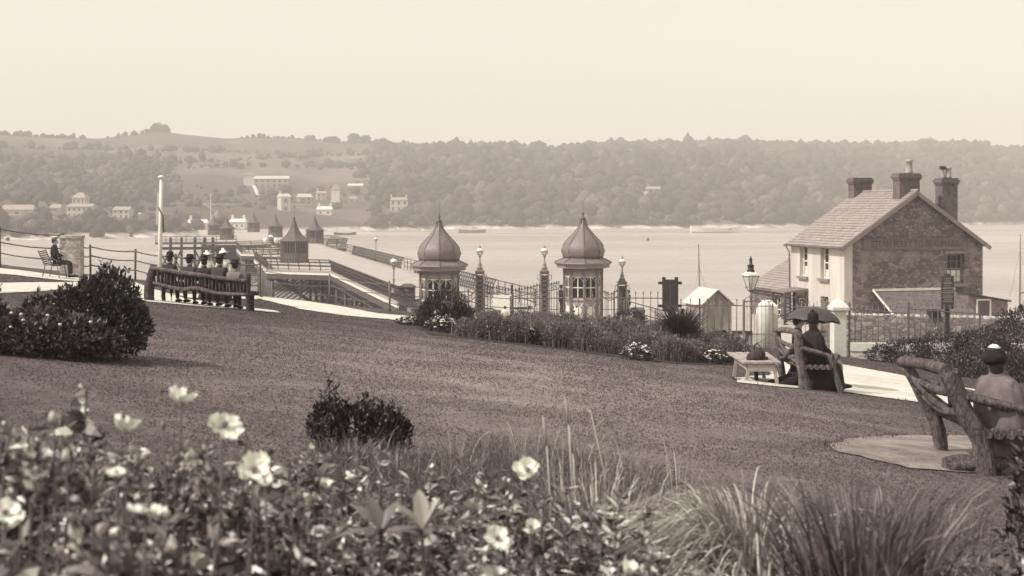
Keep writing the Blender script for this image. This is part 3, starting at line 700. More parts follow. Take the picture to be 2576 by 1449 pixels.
# painted board on the gable, its lettering almost weathered away
mb = MB(); mb.box((4.04, -.035, 5.155), (6.00, .066, .52)); mb.box((4.04, -.055, 5.44), (6.1, .11, .05)); mb.box((4.04, -.05, 4.875), (6.1, .1, .045)); bd = mb.build('name_board', mat('weathered board', .165, .22, 2, .9, .4, .008), house)
text_on('lettering', 'STEAM FERRY TO BEAUMARIS', .47, LETTER, bd, (4.08, -.072, 5.15), (PI / 2, 0, 0), .003, .83)
MB().box((GW[0] / 2 + GW[1] / 2, -.03, GW[3] + .09), (1.35, .055, .16)).build('lintel', GREYP, house)
# lean-to against the gable, its tiles facing us
lt = thing('lean_to', 'brick lean-to with tiled roof and pale coping against the stone gable', 'shed', tuple(house.location), RZ)
mb = MB(); mb.box((4.0, -.95, .6), (4.6, 1.86, 2.0)); mb.build('wall', BRICK_L, lt)
mb = MB(); slate_slope(mb, (1.62, -2.1, 1.55), (6.35, -2.1, 1.55), (1.62, -.03, 2.72), (6.35, -.03, 2.72), 20, .02, .008); lr = mb.build('roof', brick_mat('small tiles', .15, 1.6), lt)
mb = MB(); mb.box((4.0, -.07, 2.80), (4.75, .13, .12)); mb.bar((1.6, -2.12, 1.62), (1.6, -.04, 2.80), .09, .05, up=(1, 0, 0)); mb.build('coping', WHITEW, lr)
# brick outhouse with a sloping dark roof edge and white door frame
oh = thing('outhouse', 'small brick outhouse with dark sloping roof edge and white door frame right of the lean-to', 'outhouse', tuple(house.location), RZ)
mb = MB(); mb.add([(6.42, -1.2, -.5), (8.75, -1.2, -.5), (8.75, -.03, -.5), (6.42, -.03, -.5), (6.42, -1.2, 2.55), (8.75, -1.2, 2.15), (8.75, -.03, 2.15), (6.42, -.03, 2.55)], [(0, 1, 5, 4), (1, 2, 6, 5), (2, 3, 7, 6), (3, 0, 4, 7), (4, 5, 6, 7)]); mb.build('wall', BRICK_L, oh)
MB().bar((6.38, -.65, 2.60), (8.9, -.65, 2.18), 1.34, .09, up=(0, 0, 1)).build('roof', TIMBER_D, oh)
mb = MB(); mb.box((6.92, -1.22, 1.0), (.08, .06, 2.5)); mb.box((7.7, -1.22, 1.0), (.08, .06, 2.5)); mb.box((7.31, -1.22, 2.28), (.86, .06, .08)); df = mb.build('door_frame', WHITEP, oh); MB().box((7.31, -1.2, 1.0), (.70, .03, 2.4)).build('door', TIMBER, df)
# annex beyond the house, same line
an = thing('annex', 'low slate-roofed annex with dark stone wall beyond the sunlit front of the house', 'annex', tuple(house.location), RZ)
mb = MB(); a0, a1, aw, ae, ar = HL + .05, HL + 5.1, 5.2, 2.42, 3.95
wall_with_holes(mb, (0, a1), (0, a0), -.5, ae, [(3.05, 3.85, .5, 1.95)], .25, (-1, 0)); mb.quad((0, a0, -.5), (aw, a0, -.5), (aw, a0, ae), (0, a0, ae)); mb.quad((aw, a1, -.5), (0, a1, -.5), (0, a1, ae), (aw, a1, ae)); mb.quad((aw, a0, -.5), (aw, a1, -.5), (aw, a1, ae), (aw, a0, ae))
for yy in (a0, a1): mb.add([(0, yy, ae), (aw, yy, ae), (aw / 2, yy, ar)], [(0, 1, 2)])
mb.build('wall', stone_mat('dark rubble', .13, 3, .6, 0, .9, .05), an)
mb = MB(); asl = (ar - ae) / (aw / 2)
for s_ in (-1, 1):
    e = aw / 2 + s_ * (aw / 2 + .22); slate_slope(mb, (e, a0, ae - .22 * asl + .05), (e, a1 + .2, ae - .22 * asl + .05), (aw / 2, a0, ar + .05), (aw / 2, a1 + .2, ar + .05), 14)
mb.build('roof', SLATE, an); sash(an, 'window', (0, a1 - 3.05), (0, -1), (-1, 0), .8, .5, 1.95, .22, 2, 4, WHITEP, .35)
MB().tube([(-.28, a0, 2.28), (-.28, a1 + .2, 2.28)], .05, 6).build('gutter', IRON_G, an)
# rustic porch
po = thing('porch', 'rustic porch of crossed branches under a lead canopy on the sunlit house front', 'porch', tuple(house.location), RZ)
mb = MB(); mb.add([(-1.45, 3.85, 2.42), (-.01, 3.85, 2.55), (-.01, 5.45, 2.55), (-1.45, 5.45, 2.42), (-1.45, 3.85, 2.50), (-.01, 3.85, 2.66), (-.01, 5.45, 2.66), (-1.45, 5.45, 2.50)], [(0, 3, 2, 1), (4, 5, 6, 7), (0, 1, 5, 4), (1, 2, 6, 5), (2, 3, 7, 6), (3, 0, 4, 7)]); mb.build('canopy', LEAD, po)
for x, y in ((-1.38, 3.92), (-1.38, 5.38), (-.1, 3.92), (-.1, 5.38)): MB().tube([(x, y, -.2), (x, y, 2.46)], .07, 7, .1).build('post', TIMBER_D, po)
for y in (3.92, 5.38):
    mb = MB()
    for k in range(4): z = .3 + k * .55; mb.tube([(-1.38, y, z), (-.1, y, z + .5)], .028, 5, .2); mb.tube([(-1.38, y, z + .5), (-.1, y, z)], .028, 5, .2)
    mb.tube([(-1.38, y, 1.1), (-.1, y, 1.1)], .03, 5, .2); mb.build('trellis', TIMBER, po)
mb = MB(); MB().box((-.04, 4.65, 1.1), (.06, 1.0, 2.2)).build('door', DARKP, po)

# ------------------------------------------------------------------ smoke from the right-hand chimney
smk = MB()
p0 = house.matrix_basis @ Vector((6.33, .95, 9.3)); pts = [p0 + Vector((-.25 * k, .1 * k, .16 * k)) for k in range(9)]
smk.tube(pts, [.10, .42], 10, .1); smo = smk.build('smoke', None)
m = bpy.data.materials.new('thin smoke'); m.use_nodes = True; nt = m.node_tree; nt.nodes.remove(nt.nodes['Principled BSDF'])
vo = N(nt, 'ShaderNodeVolumePrincipled'); vo.inputs['Color'].default_value = (.9, .85, .78, 1); vo.inputs['Density'].default_value = .22
nt.links.new(vo.outputs[0], nt.nodes['Material Output'].inputs['Volume']); smo.data.materials.append(m); tag(smo, 'wisp of pale smoke drifting from the right-hand chimney', 'smoke', kind='stuff')

# ------------------------------------------------------------------ domed kiosks at the pier gate
def kiosk(name, x, y, z, rz, label):
    t = thing(name, label, 'kiosk', (x, y, z), rz, 'domed kiosks beside the pier gate')
    S = .00621; E = 3.28; R = 1.03
    mb = MB(); mb.lathe([(r * S, E + zz * S) for r, zz in ((165, 35), (172, 38), (184, 60), (189, 95), (186, 122), (175, 148), (152, 180), (122, 213), (88, 250), (58, 285), (36, 318), (24, 345), (18, 375))], (0, 0, 0), 48, 0, True, poly=8)
    dome = mb.build('dome', LEAD, t)
    mb = MB()
    for k in range(8):
        a = k * PI / 4; mb.tube([((r * 1.005) * S * math.cos(a), r * 1.005 * S * math.sin(a), E + zz * S) for r, zz in ((172, 38), (189, 95), (175, 148), (152, 180), (122, 213), (88, 250), (58, 285), (36, 318), (22, 375))], .018, 5)
    mb.build('rib', DARKP, dome)
    MB().lathe([(.12, 0), (.14, .03), (.14, .07), (.05, .1), (.045, .22), (.085, .28), (.04, .34), (.016, .4), (.01, 1.05), (0, 1.06)], (0, 0, E + 375 * S), 12).build('finial', IRON_G, dome)
    mb = MB(); mb.lathe([(166 * S, E + 38 * S), (200 * S, E + 22 * S), (252 * S, E - 2 * S), (256 * S, E - 10 * S)], (0, 0, 0), 8, 0, False); rf = mb.build('roof', LEAD, t)
    mb = MB()
    for k in range(8):
        a = k * PI / 4; mb.tube([(r * S * math.cos(a), r * S * math.sin(a), E + zz * S + .01) for r, zz in ((166, 38), (200, 22), (252, -2))], .018, 5)
    mb.build('hip_roll', DARKP, rf)
    mb = MB(); mb.lathe([(250 * S, E - 9 * S), (246 * S, E - 20 * S), (232 * S, E - 24 * S), (232 * S, E - 50 * S), (170 * S, E - 52 * S)], (0, 0, 0), 8, 0, False); mb.build('fascia', GREYP, t)
    mb = MB()
    for k in range(8):
        a, b_ = k * PI / 4, (k + 1) * PI / 4; A = Vector((math.cos(a), math.sin(a), 0)) * 1.10; B = Vector((math.cos(b_), math.sin(b_), 0)) * 1.10
        for q in range(12): c = A.lerp(B, (q + .5) / 12); mb.bar(c + Vector((0, 0, E - .33)), c + Vector((0, 0, E - .52 - .03 * (q % 2))), .035, .025)
    mb.build('valance', GREYP, t)
    mb = MB()
    mb.lathe([(R - .05, -.2), (R - .05, 1.22), (R + .02, 1.24), (R + .02, 1.30), (R - .05, 1.31)], (0, 0, 0), 8, 0, False); mb.build('panelling', mat('stone paint', .30, .15, 3, .6), t); MB().lathe([(R - .05, 2.55), (R - .05, E - .3)], (0, 0, 0), 8, 0, False).build('frieze', mat('stone paint', .30), t)
    for k in range(8):
        a = k * PI / 4; MB().bar((R * math.cos(a), R * math.sin(a), -.2), (R * math.cos(a), R * math.sin(a), E - .28), .12).build('post', mat('post paint', .17, .2, 3, .6), t)
    for k in range(8):
        a = (k + .5) * PI / 4; ap = (R - .07) * math.cos(PI / 8); n = Vector((math.cos(a), math.sin(a), 0)); d = Vector((-n.y, n.x, 0)); hw = .33; c = n * ap
        mb = MB()
        for x in (-hw, 0, hw): mb.bar(c + d * x + Vector((0, 0, 1.31)), c + d * x + Vector((0, 0, 2.55)), .05, .05, up=tuple(n))
        for z in (1.34, 1.92, 2.5): mb.bar(c - d * (hw - .03) + Vector((0, 0, z)), c + d * (hw - .03) + Vector((0, 0, z)), .05, .045, up=tuple(n))
        for s_ in (-1, 1): mb.tube([c + d * (hw * s_ * (1 - q / 4)) + Vector((0, 0, 2.2 + .28 * math.sin(q / 4 * PI / 2))) for q in range(5)], .016, 4)
        wd = mb.build('window', WHITEP, t)
        c2 = c - n * .02; MB().slab([c2 - d * hw + Vector((0, 0, 1.31)), c2 + d * hw + Vector((0, 0, 1.31)), c2 + d * hw + Vector((0, 0, 2.55)), c2 - d * hw + Vector((0, 0, 2.55))], -n, .012).build('pane', GLASS, wd)
        c3 = c + n * .012
        if k in (5, 6): MB().slab([c3 - d * .28 + Vector((0, 0, 1.36)), c3 + d * .28 + Vector((0, 0, 1.36)), c3 + d * .28 + Vector((0, 0, 1.90)), c3 - d * .28 + Vector((0, 0, 1.90))], n, .006).build('blind', mat('window blind', .5, .1, 3), wd)
        c4 = n * ((R - .05) * math.cos(PI / 8) + .012)
        mb = MB()
        for (x0, z0, x1, z1) in ((-.3, .25, .3, 1.1), (.3, .25, -.3, 1.1)): mb.bar(c4 + d * x0 + Vector((0, 0, z0)), c4 + d * x1 + Vector((0, 0, z1)), .05, .03, up=tuple(n))
        mb.lathe([(.2, 0), (.24, .0), (.24, .02), (.2, .02)], (0, 0, 0), 20); v_ = mb.V[-1]; mb.V[-1] = np.array([tuple(c4 + d * p[0] + Vector((0, 0, .68 + p[1])) + n * p[2]) for p in v_])
        mb.build('lattice_panel', WHITEP, t)
    return t
kiosk('kiosk', -3.96, 69.0, -6.42, PI / 2 + .08, 'left domed octagonal kiosk, half behind a dark spiky shrub, at the pier gate')
kiosk('kiosk', 3.87, 69.0, -6.28, PI / 2 + .02, 'right domed octagonal kiosk, behind the iron palings, at the pier gate')

# ------------------------------------------------------------------ lamps
def globe_lamp(x, y, z, hgt, label, r=.19, group='globe lamps of the pier'):
    t = thing('globe_lamp', label, 'lamp', (x, y, z), 0, group); k = hgt
    MB().lathe([(r * .85, 0), (r * .85, .05), (r * .5, .1), (r * .62, .2), (r * .3, .3), (r * .22, k * .45), (r * .4, k * .5), (r * .2, k * .55), (r * .2, k * .9), (r * .45, k * .95), (r * .3, k)], (0, 0, 0), 12).build('stem', IRON_P, t)
    MB().lathe([(r * .3, k), (r * .75, k + r * .6), (r, k + r * 1.15)], (0, 0, 0), 16).build('bowl', CLEAR, t)
    mb = MB()
    for q in range(6): a = q * PI / 3; mb.tube([(r * .3 * math.cos(a), r * .3 * math.sin(a), k), (r * .78 * math.cos(a), r * .78 * math.sin(a), k + r * .6), (r * 1.02 * math.cos(a), r * 1.02 * math.sin(a), k + r * 1.15)], .011, 4)
    mb.lathe([(r * 1.02, k + r * 1.1), (r * 1.08, k + r * 1.15), (r * 1.02, k + r * 1.2)], (0, 0, 0), 16); mb.build('cage', IRON, t)
    MB().lathe([(r * 1.0, k + r * 1.2), (r * .96, k + r * 1.6), (r * .75, k + r * 2.0), (r * .4, k + r * 2.2)], (0, 0, 0), 16).build('shade', OPAL, t)
    MB().lathe([(r * .42, k + r * 2.2), (r * .42, k + r * 2.4), (r * .2, k + r * 2.55), (r * .24, k + r * 2.75), (.012, k + r * 2.95), (0, k + r * 3.9)], (0, 0, 0), 10).build('finial', IRON_P, t)
    return t
def gate_pillar(x, y, z, hh, w_, label, lattice=True):
    t = thing('gate_pillar', label, 'gate pillar', (x, y, z), 0, 'iron pillars of the pier gate')
    MB().box((0, 0, hh / 2 - .1), (w_ * .86, w_ * .86, hh)).build('shaft', IRON, t)
    mb = MB(); q = w_ / 2
    for sx_ in (-1, 1):
        for sy_ in (-1, 1): mb.box((sx_ * q * .94, sy_ * q * .94, hh / 2), (.07, .07, hh))
    if lattice:
        n = int(hh / .24)
        for k in range(n):
            z0, z1 = k * hh / n, (k + 1) * hh / n
            for (a, b_, up) in (((-q, -q), (q, -q), (0, -1, 0)), ((-q, q), (-q, -q), (-1, 0, 0)), ((q, -q), (q, q), (1, 0, 0))):
                mb.bar((a[0], a[1], z0), (b_[0], b_[1], z1), .028, .02, up=up); mb.bar((a[0], a[1], z1), (b_[0], b_[1], z0), .028, .02, up=up)
    mb.build('lattice', IRON_P, t)
    MB().lathe([(q * 1.1, hh - .02), (q * 1.55, hh + .06), (q * 1.55, hh + .12), (q * 1.1, hh + .2), (q * .6, hh + .3)], (0, 0, 0), 4, PI / 4, False).build('cap', IRON_G, t)
    mb = MB()
    for s_ in (-1, 1): mb.tube([(s_ * q, 0, hh - .55), (s_ * (q + .02), 0, hh - .4), (s_ * (q + .16), 0, hh - .28), (s_ * (q + .15), 0, hh - .1), (s_ * q, 0, hh - .04)], .02, 5)
    mb.build('scroll', IRON_P, t); return t
GY = 69.0
for x, hh, lab, ll in ((-1.75, 2.76, 'left lattice iron gate pillar, behind the white notice board', 'white-topped globe lamp on the left lattice gate pillar'), (1.77, 2.76, 'middle lattice iron gate pillar, where the gate leaf hangs beside the right kiosk', 'white-topped globe lamp on the middle gate pillar next to the right kiosk'), (6.0, 2.18, 'lower plain iron pillar at the right end of the gate, beside a boy in a cap', 'white-topped globe lamp on the lower pillar right of the right kiosk')):
    gate_pillar(x, GY, PROM, hh, .46, lab, hh > 2.5); globe_lamp(x, GY, PROM + hh + .27, .70, ll)

# ------------------------------------------------------------------ ironwork of the gate
def scroll_panel(mb, a, b, z0, ztop, n, dense=True, finial=.14, r=.014):
    """bars from a to b (xy), top rail following ztop(0..1)"""
    a, b = Vector((*a, 0)), Vector((*b, 0)); d = (b - a).normalized()
    for k in range(n + 1):
        q = k / n; p = a.lerp(b, q); zt = ztop(q)
        mb.tube([p + Vector((0, 0, z0)), p + Vector((0, 0, zt))], r, 4); mb.lathe([(.012, 0), (.04, finial * .4), (.025, finial * .7), (0, finial)], tuple(p + Vector((0, 0, zt))), 5)
    for off in (0, -.32):
        mb.tube([a.lerp(b, q / 12) + Vector((0, 0, ztop(q / 12) + off)) for q in range(13)], .022, 5)
    for zz in (z0 + .12, z0 + .75): mb.bar(a + Vector((0, 0, zz)), b + Vector((0, 0, zz)), .04, .03)
    L = (b - a).length
    for k in range(int(L / .17)):
        q = (k + .5) * .17 / L; c = a.lerp(b, min(q, 1)); z = ztop(min(q, 1)) - .16; pr = [(c + d * (.08 * math.cos(t_)) + Vector((0, 0, z + .08 * math.sin(t_)))) for t_ in np.linspace(0, 5.2, 9)]
        mb.tube(pr, .010, 4)
    if dense:
        for k in range(int(L / .2)): 
            q = k * .2 / L; c = a.lerp(b, q); mb.lathe([(.05, z0 + .2), (.05, z0 + .22)], tuple(c), 6)
            pr = [(c + d * (.1 + .09 * math.cos(t_)) + Vector((0, 0, z0 + .42 + .2 * math.sin(t_)))) for t_ in np.linspace(0, 6.2, 11)]; mb.tube(pr, .010, 4)
def corner(mb, x0, x1, y, zc, zt):
    """diagonal lattice filling an upper gate corner, with a lettered lozenge"""
    for k in range(7):
        q = k / 6; mb.tube([(x0 + (x1 - x0) * q, y, zt - .05), (x0, y, zt - (zt - zc) * q)], .011, 4)
        mb.tube([(x0 + (x1 - x0) * (1 - q) * .5, y, zt - .05 - (zt - zc) * q * .5), (x0 + (x1 - x0) * (1 - q), y, zt - .05)], .011, 4)
for i_, (xa, xb, lab) in enumerate(((-1.5, -.03, 'left leaf of the ornate iron pier gate, half hidden by the white notice board'), (1.52, .03, 'right leaf of the ornate iron pier gate, with a lozenge in its upper corner'))):
    t = thing('gate_leaf', lab, 'gate', (xa, GY, PROM), 0, 'leaves of the pier gate')
    mb = MB(); scroll_panel(mb, (xa, GY), (xb, GY), PROM + .08, lambda q: PROM + 2.15 - .30 * math.sin(q * PI / 2), 9); mb.build('ironwork', IRON, t, True)
    mb = MB(); s_ = 1 if xb > xa else -1; corner(mb, xa, xa + s_ * .8, GY - .01, PROM + 1.1, PROM + 1.8); mb.tube([(xa, GY, PROM + 1.0), (xb, GY, PROM + 1.75)], .016, 4)
    cx = xa + s_ * .28; mb.tube([(cx + s_ * dx, GY - .03, PROM + 1.5 + dz) for dx, dz in ((-.16, 0), (0, .3), (.2, .1), (.04, -.26), (-.16, 0))], .018, 4); mb.build('corner_scroll', IRON_P, t, True)
    mb = MB(); mb.bar((xb, GY, PROM), (xb, GY, PROM + 2.15), .07); mb.bar((xa, GY, PROM), (xa, GY, PROM + 2.2), .07); mb.build('stile', IRON, t, True)
for a, b_, zt, lab in (((-2.9, GY), (-2.0, GY), lambda q: PROM + 1.82 - .32 * math.sin(q * PI), 'sagging-topped iron fence panel between the left kiosk and its gate pillar'), ((2.02, GY), (2.55, GY), lambda q: PROM + 2.15 + .1 * q, 'narrow ironwork panel between the middle gate pillar and the right kiosk'),
                       ((4.9, GY), (5.75, GY), lambda q: PROM + 1.85 - .22 * math.sin(q * PI), 'dark iron fence panel between the right kiosk and the lower pillar'), ((-6.6, GY + 4), (-5.0, GY), lambda q: PROM + 1.3 - .2 * math.sin(q * PI), 'sagging iron fence panel between the pier end post and the left kiosk')):
    mb = MB(); scroll_panel(mb, a, b_, PROM + .05, zt, max(4, int((Vector(b_) - Vector(a)).length / .16)), False); tag(mb.build('fence_panel', IRON, None), lab, 'fence panel', 'iron panels beside the pier gate')

# white notice board before the gate
t = thing('notice_board', 'white notice board standing before the left gate leaf, with a framed print on it', 'notice board', (-.50, 66.0, PROM))
mb = MB(); mb.box((0, 0, 1.12), (.96, .05, 1.36)); mb.build('board', mat('white poster', .86, .04, 3, .8, 0), t)
for s_ in (-.42, .42): MB().box((s_, .07, .85), (.08, .08, 1.9)).build('post', WHITEP, t)
mb = MB(); mb.box((-.23, -.03, .78), (.24, .012, .42)); pr = mb.build('print', mat('print', .35, .6, 9, .8, 0), t)
mb = MB()
for x, z, dx, dz in ((-.23, 1.0, .28, .03), (-.23, .56, .28, .03), (-.365, .78, .03, .42), (-.095, .78, .03, .42)): mb.box((x, -.032, z), (dx, .02, dz))
mb.build('print_frame', TIMBER, pr)

IRON_D = mat('dark pier iron', .06, .3, 6, .55, .1, .003)
# ------------------------------------------------------------------ pier
PO = Vector((-.1, 69.5, 0)); PA = Vector((-.254, 1, 0)).normalized(); PT = Vector((PA.y, -PA.x, 0)); PD = -6.3
def pp(s, t, z=0): return PO + PA * s + PT * t + Vector((0, 0, z))
pier = thing('pier', 'long iron promenade pier running out across the strait', 'pier', tuple(pp(9, 0, PD)), 0)
PL = 172
HALF = 3.75
BAYS = [(56, 92, -1, 5.8), (103, 130, -1, 6.5), (132, 166, 1, 3.6)]    # (from, to, side, extra reach)
def outline(side):
    """edge of the deck on one side, as (s, t) with the kiosk bays standing out"""
    pts = [(9.5, side * HALF)]
    for a, b_, sd_, ex in BAYS:
        if sd_ == side: pts += [(a, side * HALF), (a + 5, side * (HALF + ex)), (b_ - 5, side * (HALF + ex)), (b_, side * HALF)]
    pts += [(PL if side > 0 else 156, side * HALF)]; return pts
HEAD = [(156, -HALF), (163, -15), (285, -15), (285, 6), (178, 6), (PL, HALF)]
mb = MB(); L_, R_ = outline(-1), outline(1); ring = L_ + HEAD[1:5] + R_[::-1]
for poly in (ring,):
    tri = geometry.tessellate_polygon([[Vector((p[0], p[1], 0)) for p in poly]])
    V = [tuple(pp(s_, t_, PD)) for s_, t_ in poly] + [tuple(pp(s_, t_, PD - .3)) for s_, t_ in poly]; k = len(poly)
    Fs = [tuple(q) for q in tri] + [tuple(i + k for i in q[::-1]) for q in tri]; mb.add(V, Fs)
mb.build('deck', mat('pale deck planks', .40, .12, .5, .9, .3, .01), pier, True)
def ring_bars(pts, z0, z1, w_, m, name):
    mb = MB()
    for (s0, t0), (s1, t1) in zip(pts, pts[1:]): 
        a, b_ = pp(s0, t0, (z0 + z1) / 2), pp(s1, t1, (z0 + z1) / 2); mb.bar(a, b_, w_, abs(z1 - z0), up=(0, 0, 1))
    return mb.build(name, m, pier, True)
for edge in (L_ + HEAD[1:3], R_ + HEAD[4:3:-1]):
    ring_bars(edge, PD - .36, PD - .12, .16, WHITEP, 'fascia'); ring_bars(edge, PD - .85, PD - .42, .12, IRON_D, 'girder'); ring_bars(edge, PD - .115, PD + .05, .22, mat('kerb timber', .33, .2, 1.5, .8), 'kerb')
def seat_rail(pts, name, side, every=1.0, lim=150):
    """railing that doubles as the seat back: curved iron standards with three rails"""
    mb = MB(); rails = MB()
    for (s0, t0), (s1, t1) in zip(pts, pts[1:]):
        a, b_ = pp(s0, t0, PD), pp(s1, t1, PD); L = (b_ - a).length; d = (b_ - a) / L; o = Vector((-d.y, d.x, 0)) * (-1 if side > 0 else 1)
        for zz, oo in ((.18, -.05), (.55, .0), (.85, .12), (1.12, .26)): rails.bar(a + o * oo + Vector((0, 0, zz)), b_ + o * oo + Vector((0, 0, zz)), .05, .05 if zz < .3 else .11)
        rails.bar(a - o * .3 + Vector((0, 0, .45)), b_ - o * .3 + Vector((0, 0, .45)), .32, .04, up=(0, 0, 1))
        st = every if s0 < 120 else every * 2
        n = max(1, int(L / st))
        for k in range(n + 1):
            p = a.lerp(b_, k / n); th = .045 if s0 < 90 else .06
            mb.tube([p + o * q[0] + Vector((0, 0, q[1])) for q in ((-.05, 0), (-.02, .4), (.06, .75), (.17, 1.0), (.30, 1.16))], th, 5, cap=False)
    mb.build('standard', IRON_D, pier, True); rails.build(name, IRON_D, pier, True)
seat_rail(L_[:2], 'railing', -1, .62); seat_rail(L_[1:], 'railing', -1, 1.1)
seat_rail([(20, HALF), (52, HALF)], 'railing', 1, .75); seat_rail([(60, HALF), (100, HALF)], 'railing', 1, .75); seat_rail(R_[1:], 'railing', 1, 1.2)
for a, b_ in ((9.5, 20), (52, 60), (100, 158)):
    mb = MB()
    for zz in (.3, .7, 1.1): mb.bar(pp(a, HALF + .3, PD + zz), pp(b_, HALF + .3, PD + zz), .05, .05)
    for s0 in np.arange(a, b_ + .1, 2.0): mb.bar(pp(s0, HALF + .3, PD), pp(s0, HALF + .3, PD + 1.15), .06)
    mb.build('railing', IRON_D, pier, True)
# legs and bracing, bent by bent
SS = list(np.arange(13, 90, 7.0)) + list(np.arange(96, 168, 12.0))
for k, s0 in enumerate(SS):
    for t_ in (-3.3, 0, 3.3): MB().tube([pp(s0, t_ * 1.0, -13.5), pp(s0, t_, PD - .3)], .17 if s0 < 90 else .22, 8).build('pile', IRON, pier, True)
    mb = MB()
    for a, b_ in ((-3.3, 0), (0, 3.3)):
        mb.bar(pp(s0, a, -12), pp(s0, b_, PD - .9), .10); mb.bar(pp(s0, b_, -12), pp(s0, a, PD - .9), .10)
    mb.bar(pp(s0, -3.5, PD - .75), pp(s0, 3.5, PD - .75), .2, .3); mb.bar(pp(s0, -3.4, -9.2), pp(s0, 3.4, -9.2), .12)
    if k + 1 < len(SS) and s0 < 170:
        s1 = SS[k + 1]
        for t_ in (-3.3, 3.3): 
            mb.bar(pp(s0, t_, -10.8), pp(s1, t_, PD - .9), .08); mb.bar(pp(s1, t_, -10.8), pp(s0, t_, PD - .9), .08); mb.bar(pp(s0, t_, -9.2), pp(s1, t_, -9.2), .09)
            nn = 7
            for q in range(nn): a, b_ = s0 + (s1 - s0) * q / nn, s0 + (s1 - s0) * (q + 1) / nn; mb.bar(pp(a, t_ * 1.12, PD - .42), pp(b_, t_ * 1.12, PD - 1.25), .06); mb.bar(pp(b_, t_ * 1.12, PD - .42), pp(a, t_ * 1.12, PD - 1.25), .06)
            mb.bar(pp(s0, t_ * 1.12, PD - 1.28), pp(s1, t_ * 1.12, PD - 1.28), .1, .12)
    mb.build('bracing', IRON, pier, True)
for a, b_, sd_, ex in BAYS:
    mb = MB()
    for s0 in np.arange(a + 5, b_ - 4, 3.6): 
        t_ = sd_ * (HALF + ex - .5); mb.tube([pp(s0, t_, -13.5), pp(s0, t_, PD - .3)], .2, 7); mb.bar(pp(s0, t_, -11), pp(s0, sd_ * 3.3, PD - .8), .12); mb.bar(pp(s0, sd_ * 3.3, -11), pp(s0, t_, PD - .8), .12)
        mb.bar(pp(s0, t_, -9), pp(s0 + 5, t_, PD - .8), .1); mb.bar(pp(s0 + 5, t_, -9), pp(s0, t_, PD - .8), .1)
    mb.bar(pp(a + 5, sd_ * (HALF + ex - .5), -9), pp(b_ - 5, sd_ * (HALF + ex - .5), -9), .14)
    mb.build('bay_bracing', IRON, pier, True)
for s0 in np.arange(165, 285, 12.0):
    mb = MB()
    for t_ in np.arange(-14, 6, 6.0):
        mb.tube([pp(s0, t_, -13.5), pp(s0, t_, PD - .3)], .28, 7)
        if t_ < 3: mb.bar(pp(s0, t_, -11.2), pp(s0, t_ + 6, PD - .6), .2); mb.bar(pp(s0, t_ + 6, -11.2), pp(s0, t_, PD - .6), .2)
    mb.build('head_bracing', IRON, pier, True)

def pier_kiosk(s_, t_, sc, label, onion=False, sides=6):
    c = pp(s_, t_, PD); t = thing('pier_kiosk', label, 'kiosk', tuple(c), RZ, 'pointed kiosks along the pier')
    R = 1.62 * sc
    if not onion: prof = [(1.20, 2.35), (1.22, 2.40), (.86, 2.78), (.60, 3.15), (.38, 3.65), (.22, 4.15), (.10, 4.7), (.06, 4.95)]
    else: prof = [(1.0, 2.4), (1.1, 2.7), (1.12, 3.0), (.95, 3.5), (.5, 4.1), (.2, 4.6), (.05, 5.0)]
    MB().lathe([(r * 1.55 * sc, z * sc) for r, z in prof], (0, 0, 0), sides if not onion else 24, PI / 6, onion).build('roof', LEAD if onion else mat('tile roof', .11, .2, 2, .8), t)
    MB().lathe([(.12 * sc, 0), (.12 * sc, .12), (.05 * sc, .2), (.03 * sc, .9 * sc)], (0, 0, 4.9 * sc), 7).build('finial', IRON_G, t)
    MB().lathe([(R * .97, -.1), (R * .97, 1.0 * sc)], (0, 0, 0), sides, PI / 6, False).build('panelling', GREYP, t)
    mb = MB(); mb.lathe([(R * .80, .2), (R * .80, 2.4 * sc)], (0, 0, 0), sides, PI / 6, False); mb.build('core', DARKP, t)
    mb = MB()
    for k in range(sides):
        A = Vector((R * math.cos(k * 2 * PI / sides + PI / 6), R * math.sin(k * 2 * PI / sides + PI / 6), 0)); B = Vector((R * math.cos((k + 1) * 2 * PI / sides + PI / 6), R * math.sin((k + 1) * 2 * PI / sides + PI / 6), 0))
        for q in range(5): c_ = A.lerp(B, q / 5); mb.bar(c_, c_ + Vector((0, 0, 2.42 * sc)), .1 * sc if q else .17 * sc)
        mb.bar(A + Vector((0, 0, 2.35 * sc)), B + Vector((0, 0, 2.35 * sc)), .12, .2); mb.bar(A + Vector((0, 0, 1.02 * sc)), B + Vector((0, 0, 1.02 * sc)), .1, .08)
    mb.build('window_frame', mat('kiosk paint', .15, .2, 3, .6), t); return t
def at_pier(u, Y):
    x = (u - CU) / F * Y - PO.x; y = Y - PO.y; return x * PA.x + y * PA.y, x * PT.x + y * PT.y
pier_kiosk(*at_pier(740, 143), 1.02, 'largest pointed-roof kiosk on the pier, nearest the shore on its left side')
pier_kiosk(*at_pier(792, 218), .95, 'pointed-roof kiosk on the right side of the pier behind the nearest one')
pier_kiosk(*at_pier(693, 262), .95, 'faint pointed kiosk on the pier just left of the nearest kiosk roof')
pier_kiosk(*at_pier(571, 246), .90, 'distant pointed kiosk on the near left corner of the pier head, below the onion dome')
pier_kiosk(*at_pier(538, 283), .90, 'small pointed kiosk at the far left of the pier head')
pier_kiosk(*at_pier(638, 315), .98, 'small faint pointed kiosk at the far right of the pier head')
pier_kiosk(*at_pier(549, 308), 1.15, 'onion-domed pavilion in the middle of the pier head', True, 8)
globe_lamp(*pp(16.5, -HALF - .1, PD + .55), 1.75, 'white-shaded lamp above the left end post of the pier', .24)
globe_lamp(*pp(79.5, HALF + .2, PD), 2.25, 'lone lamp on the right-hand rail of the pier against the bright water', .22)
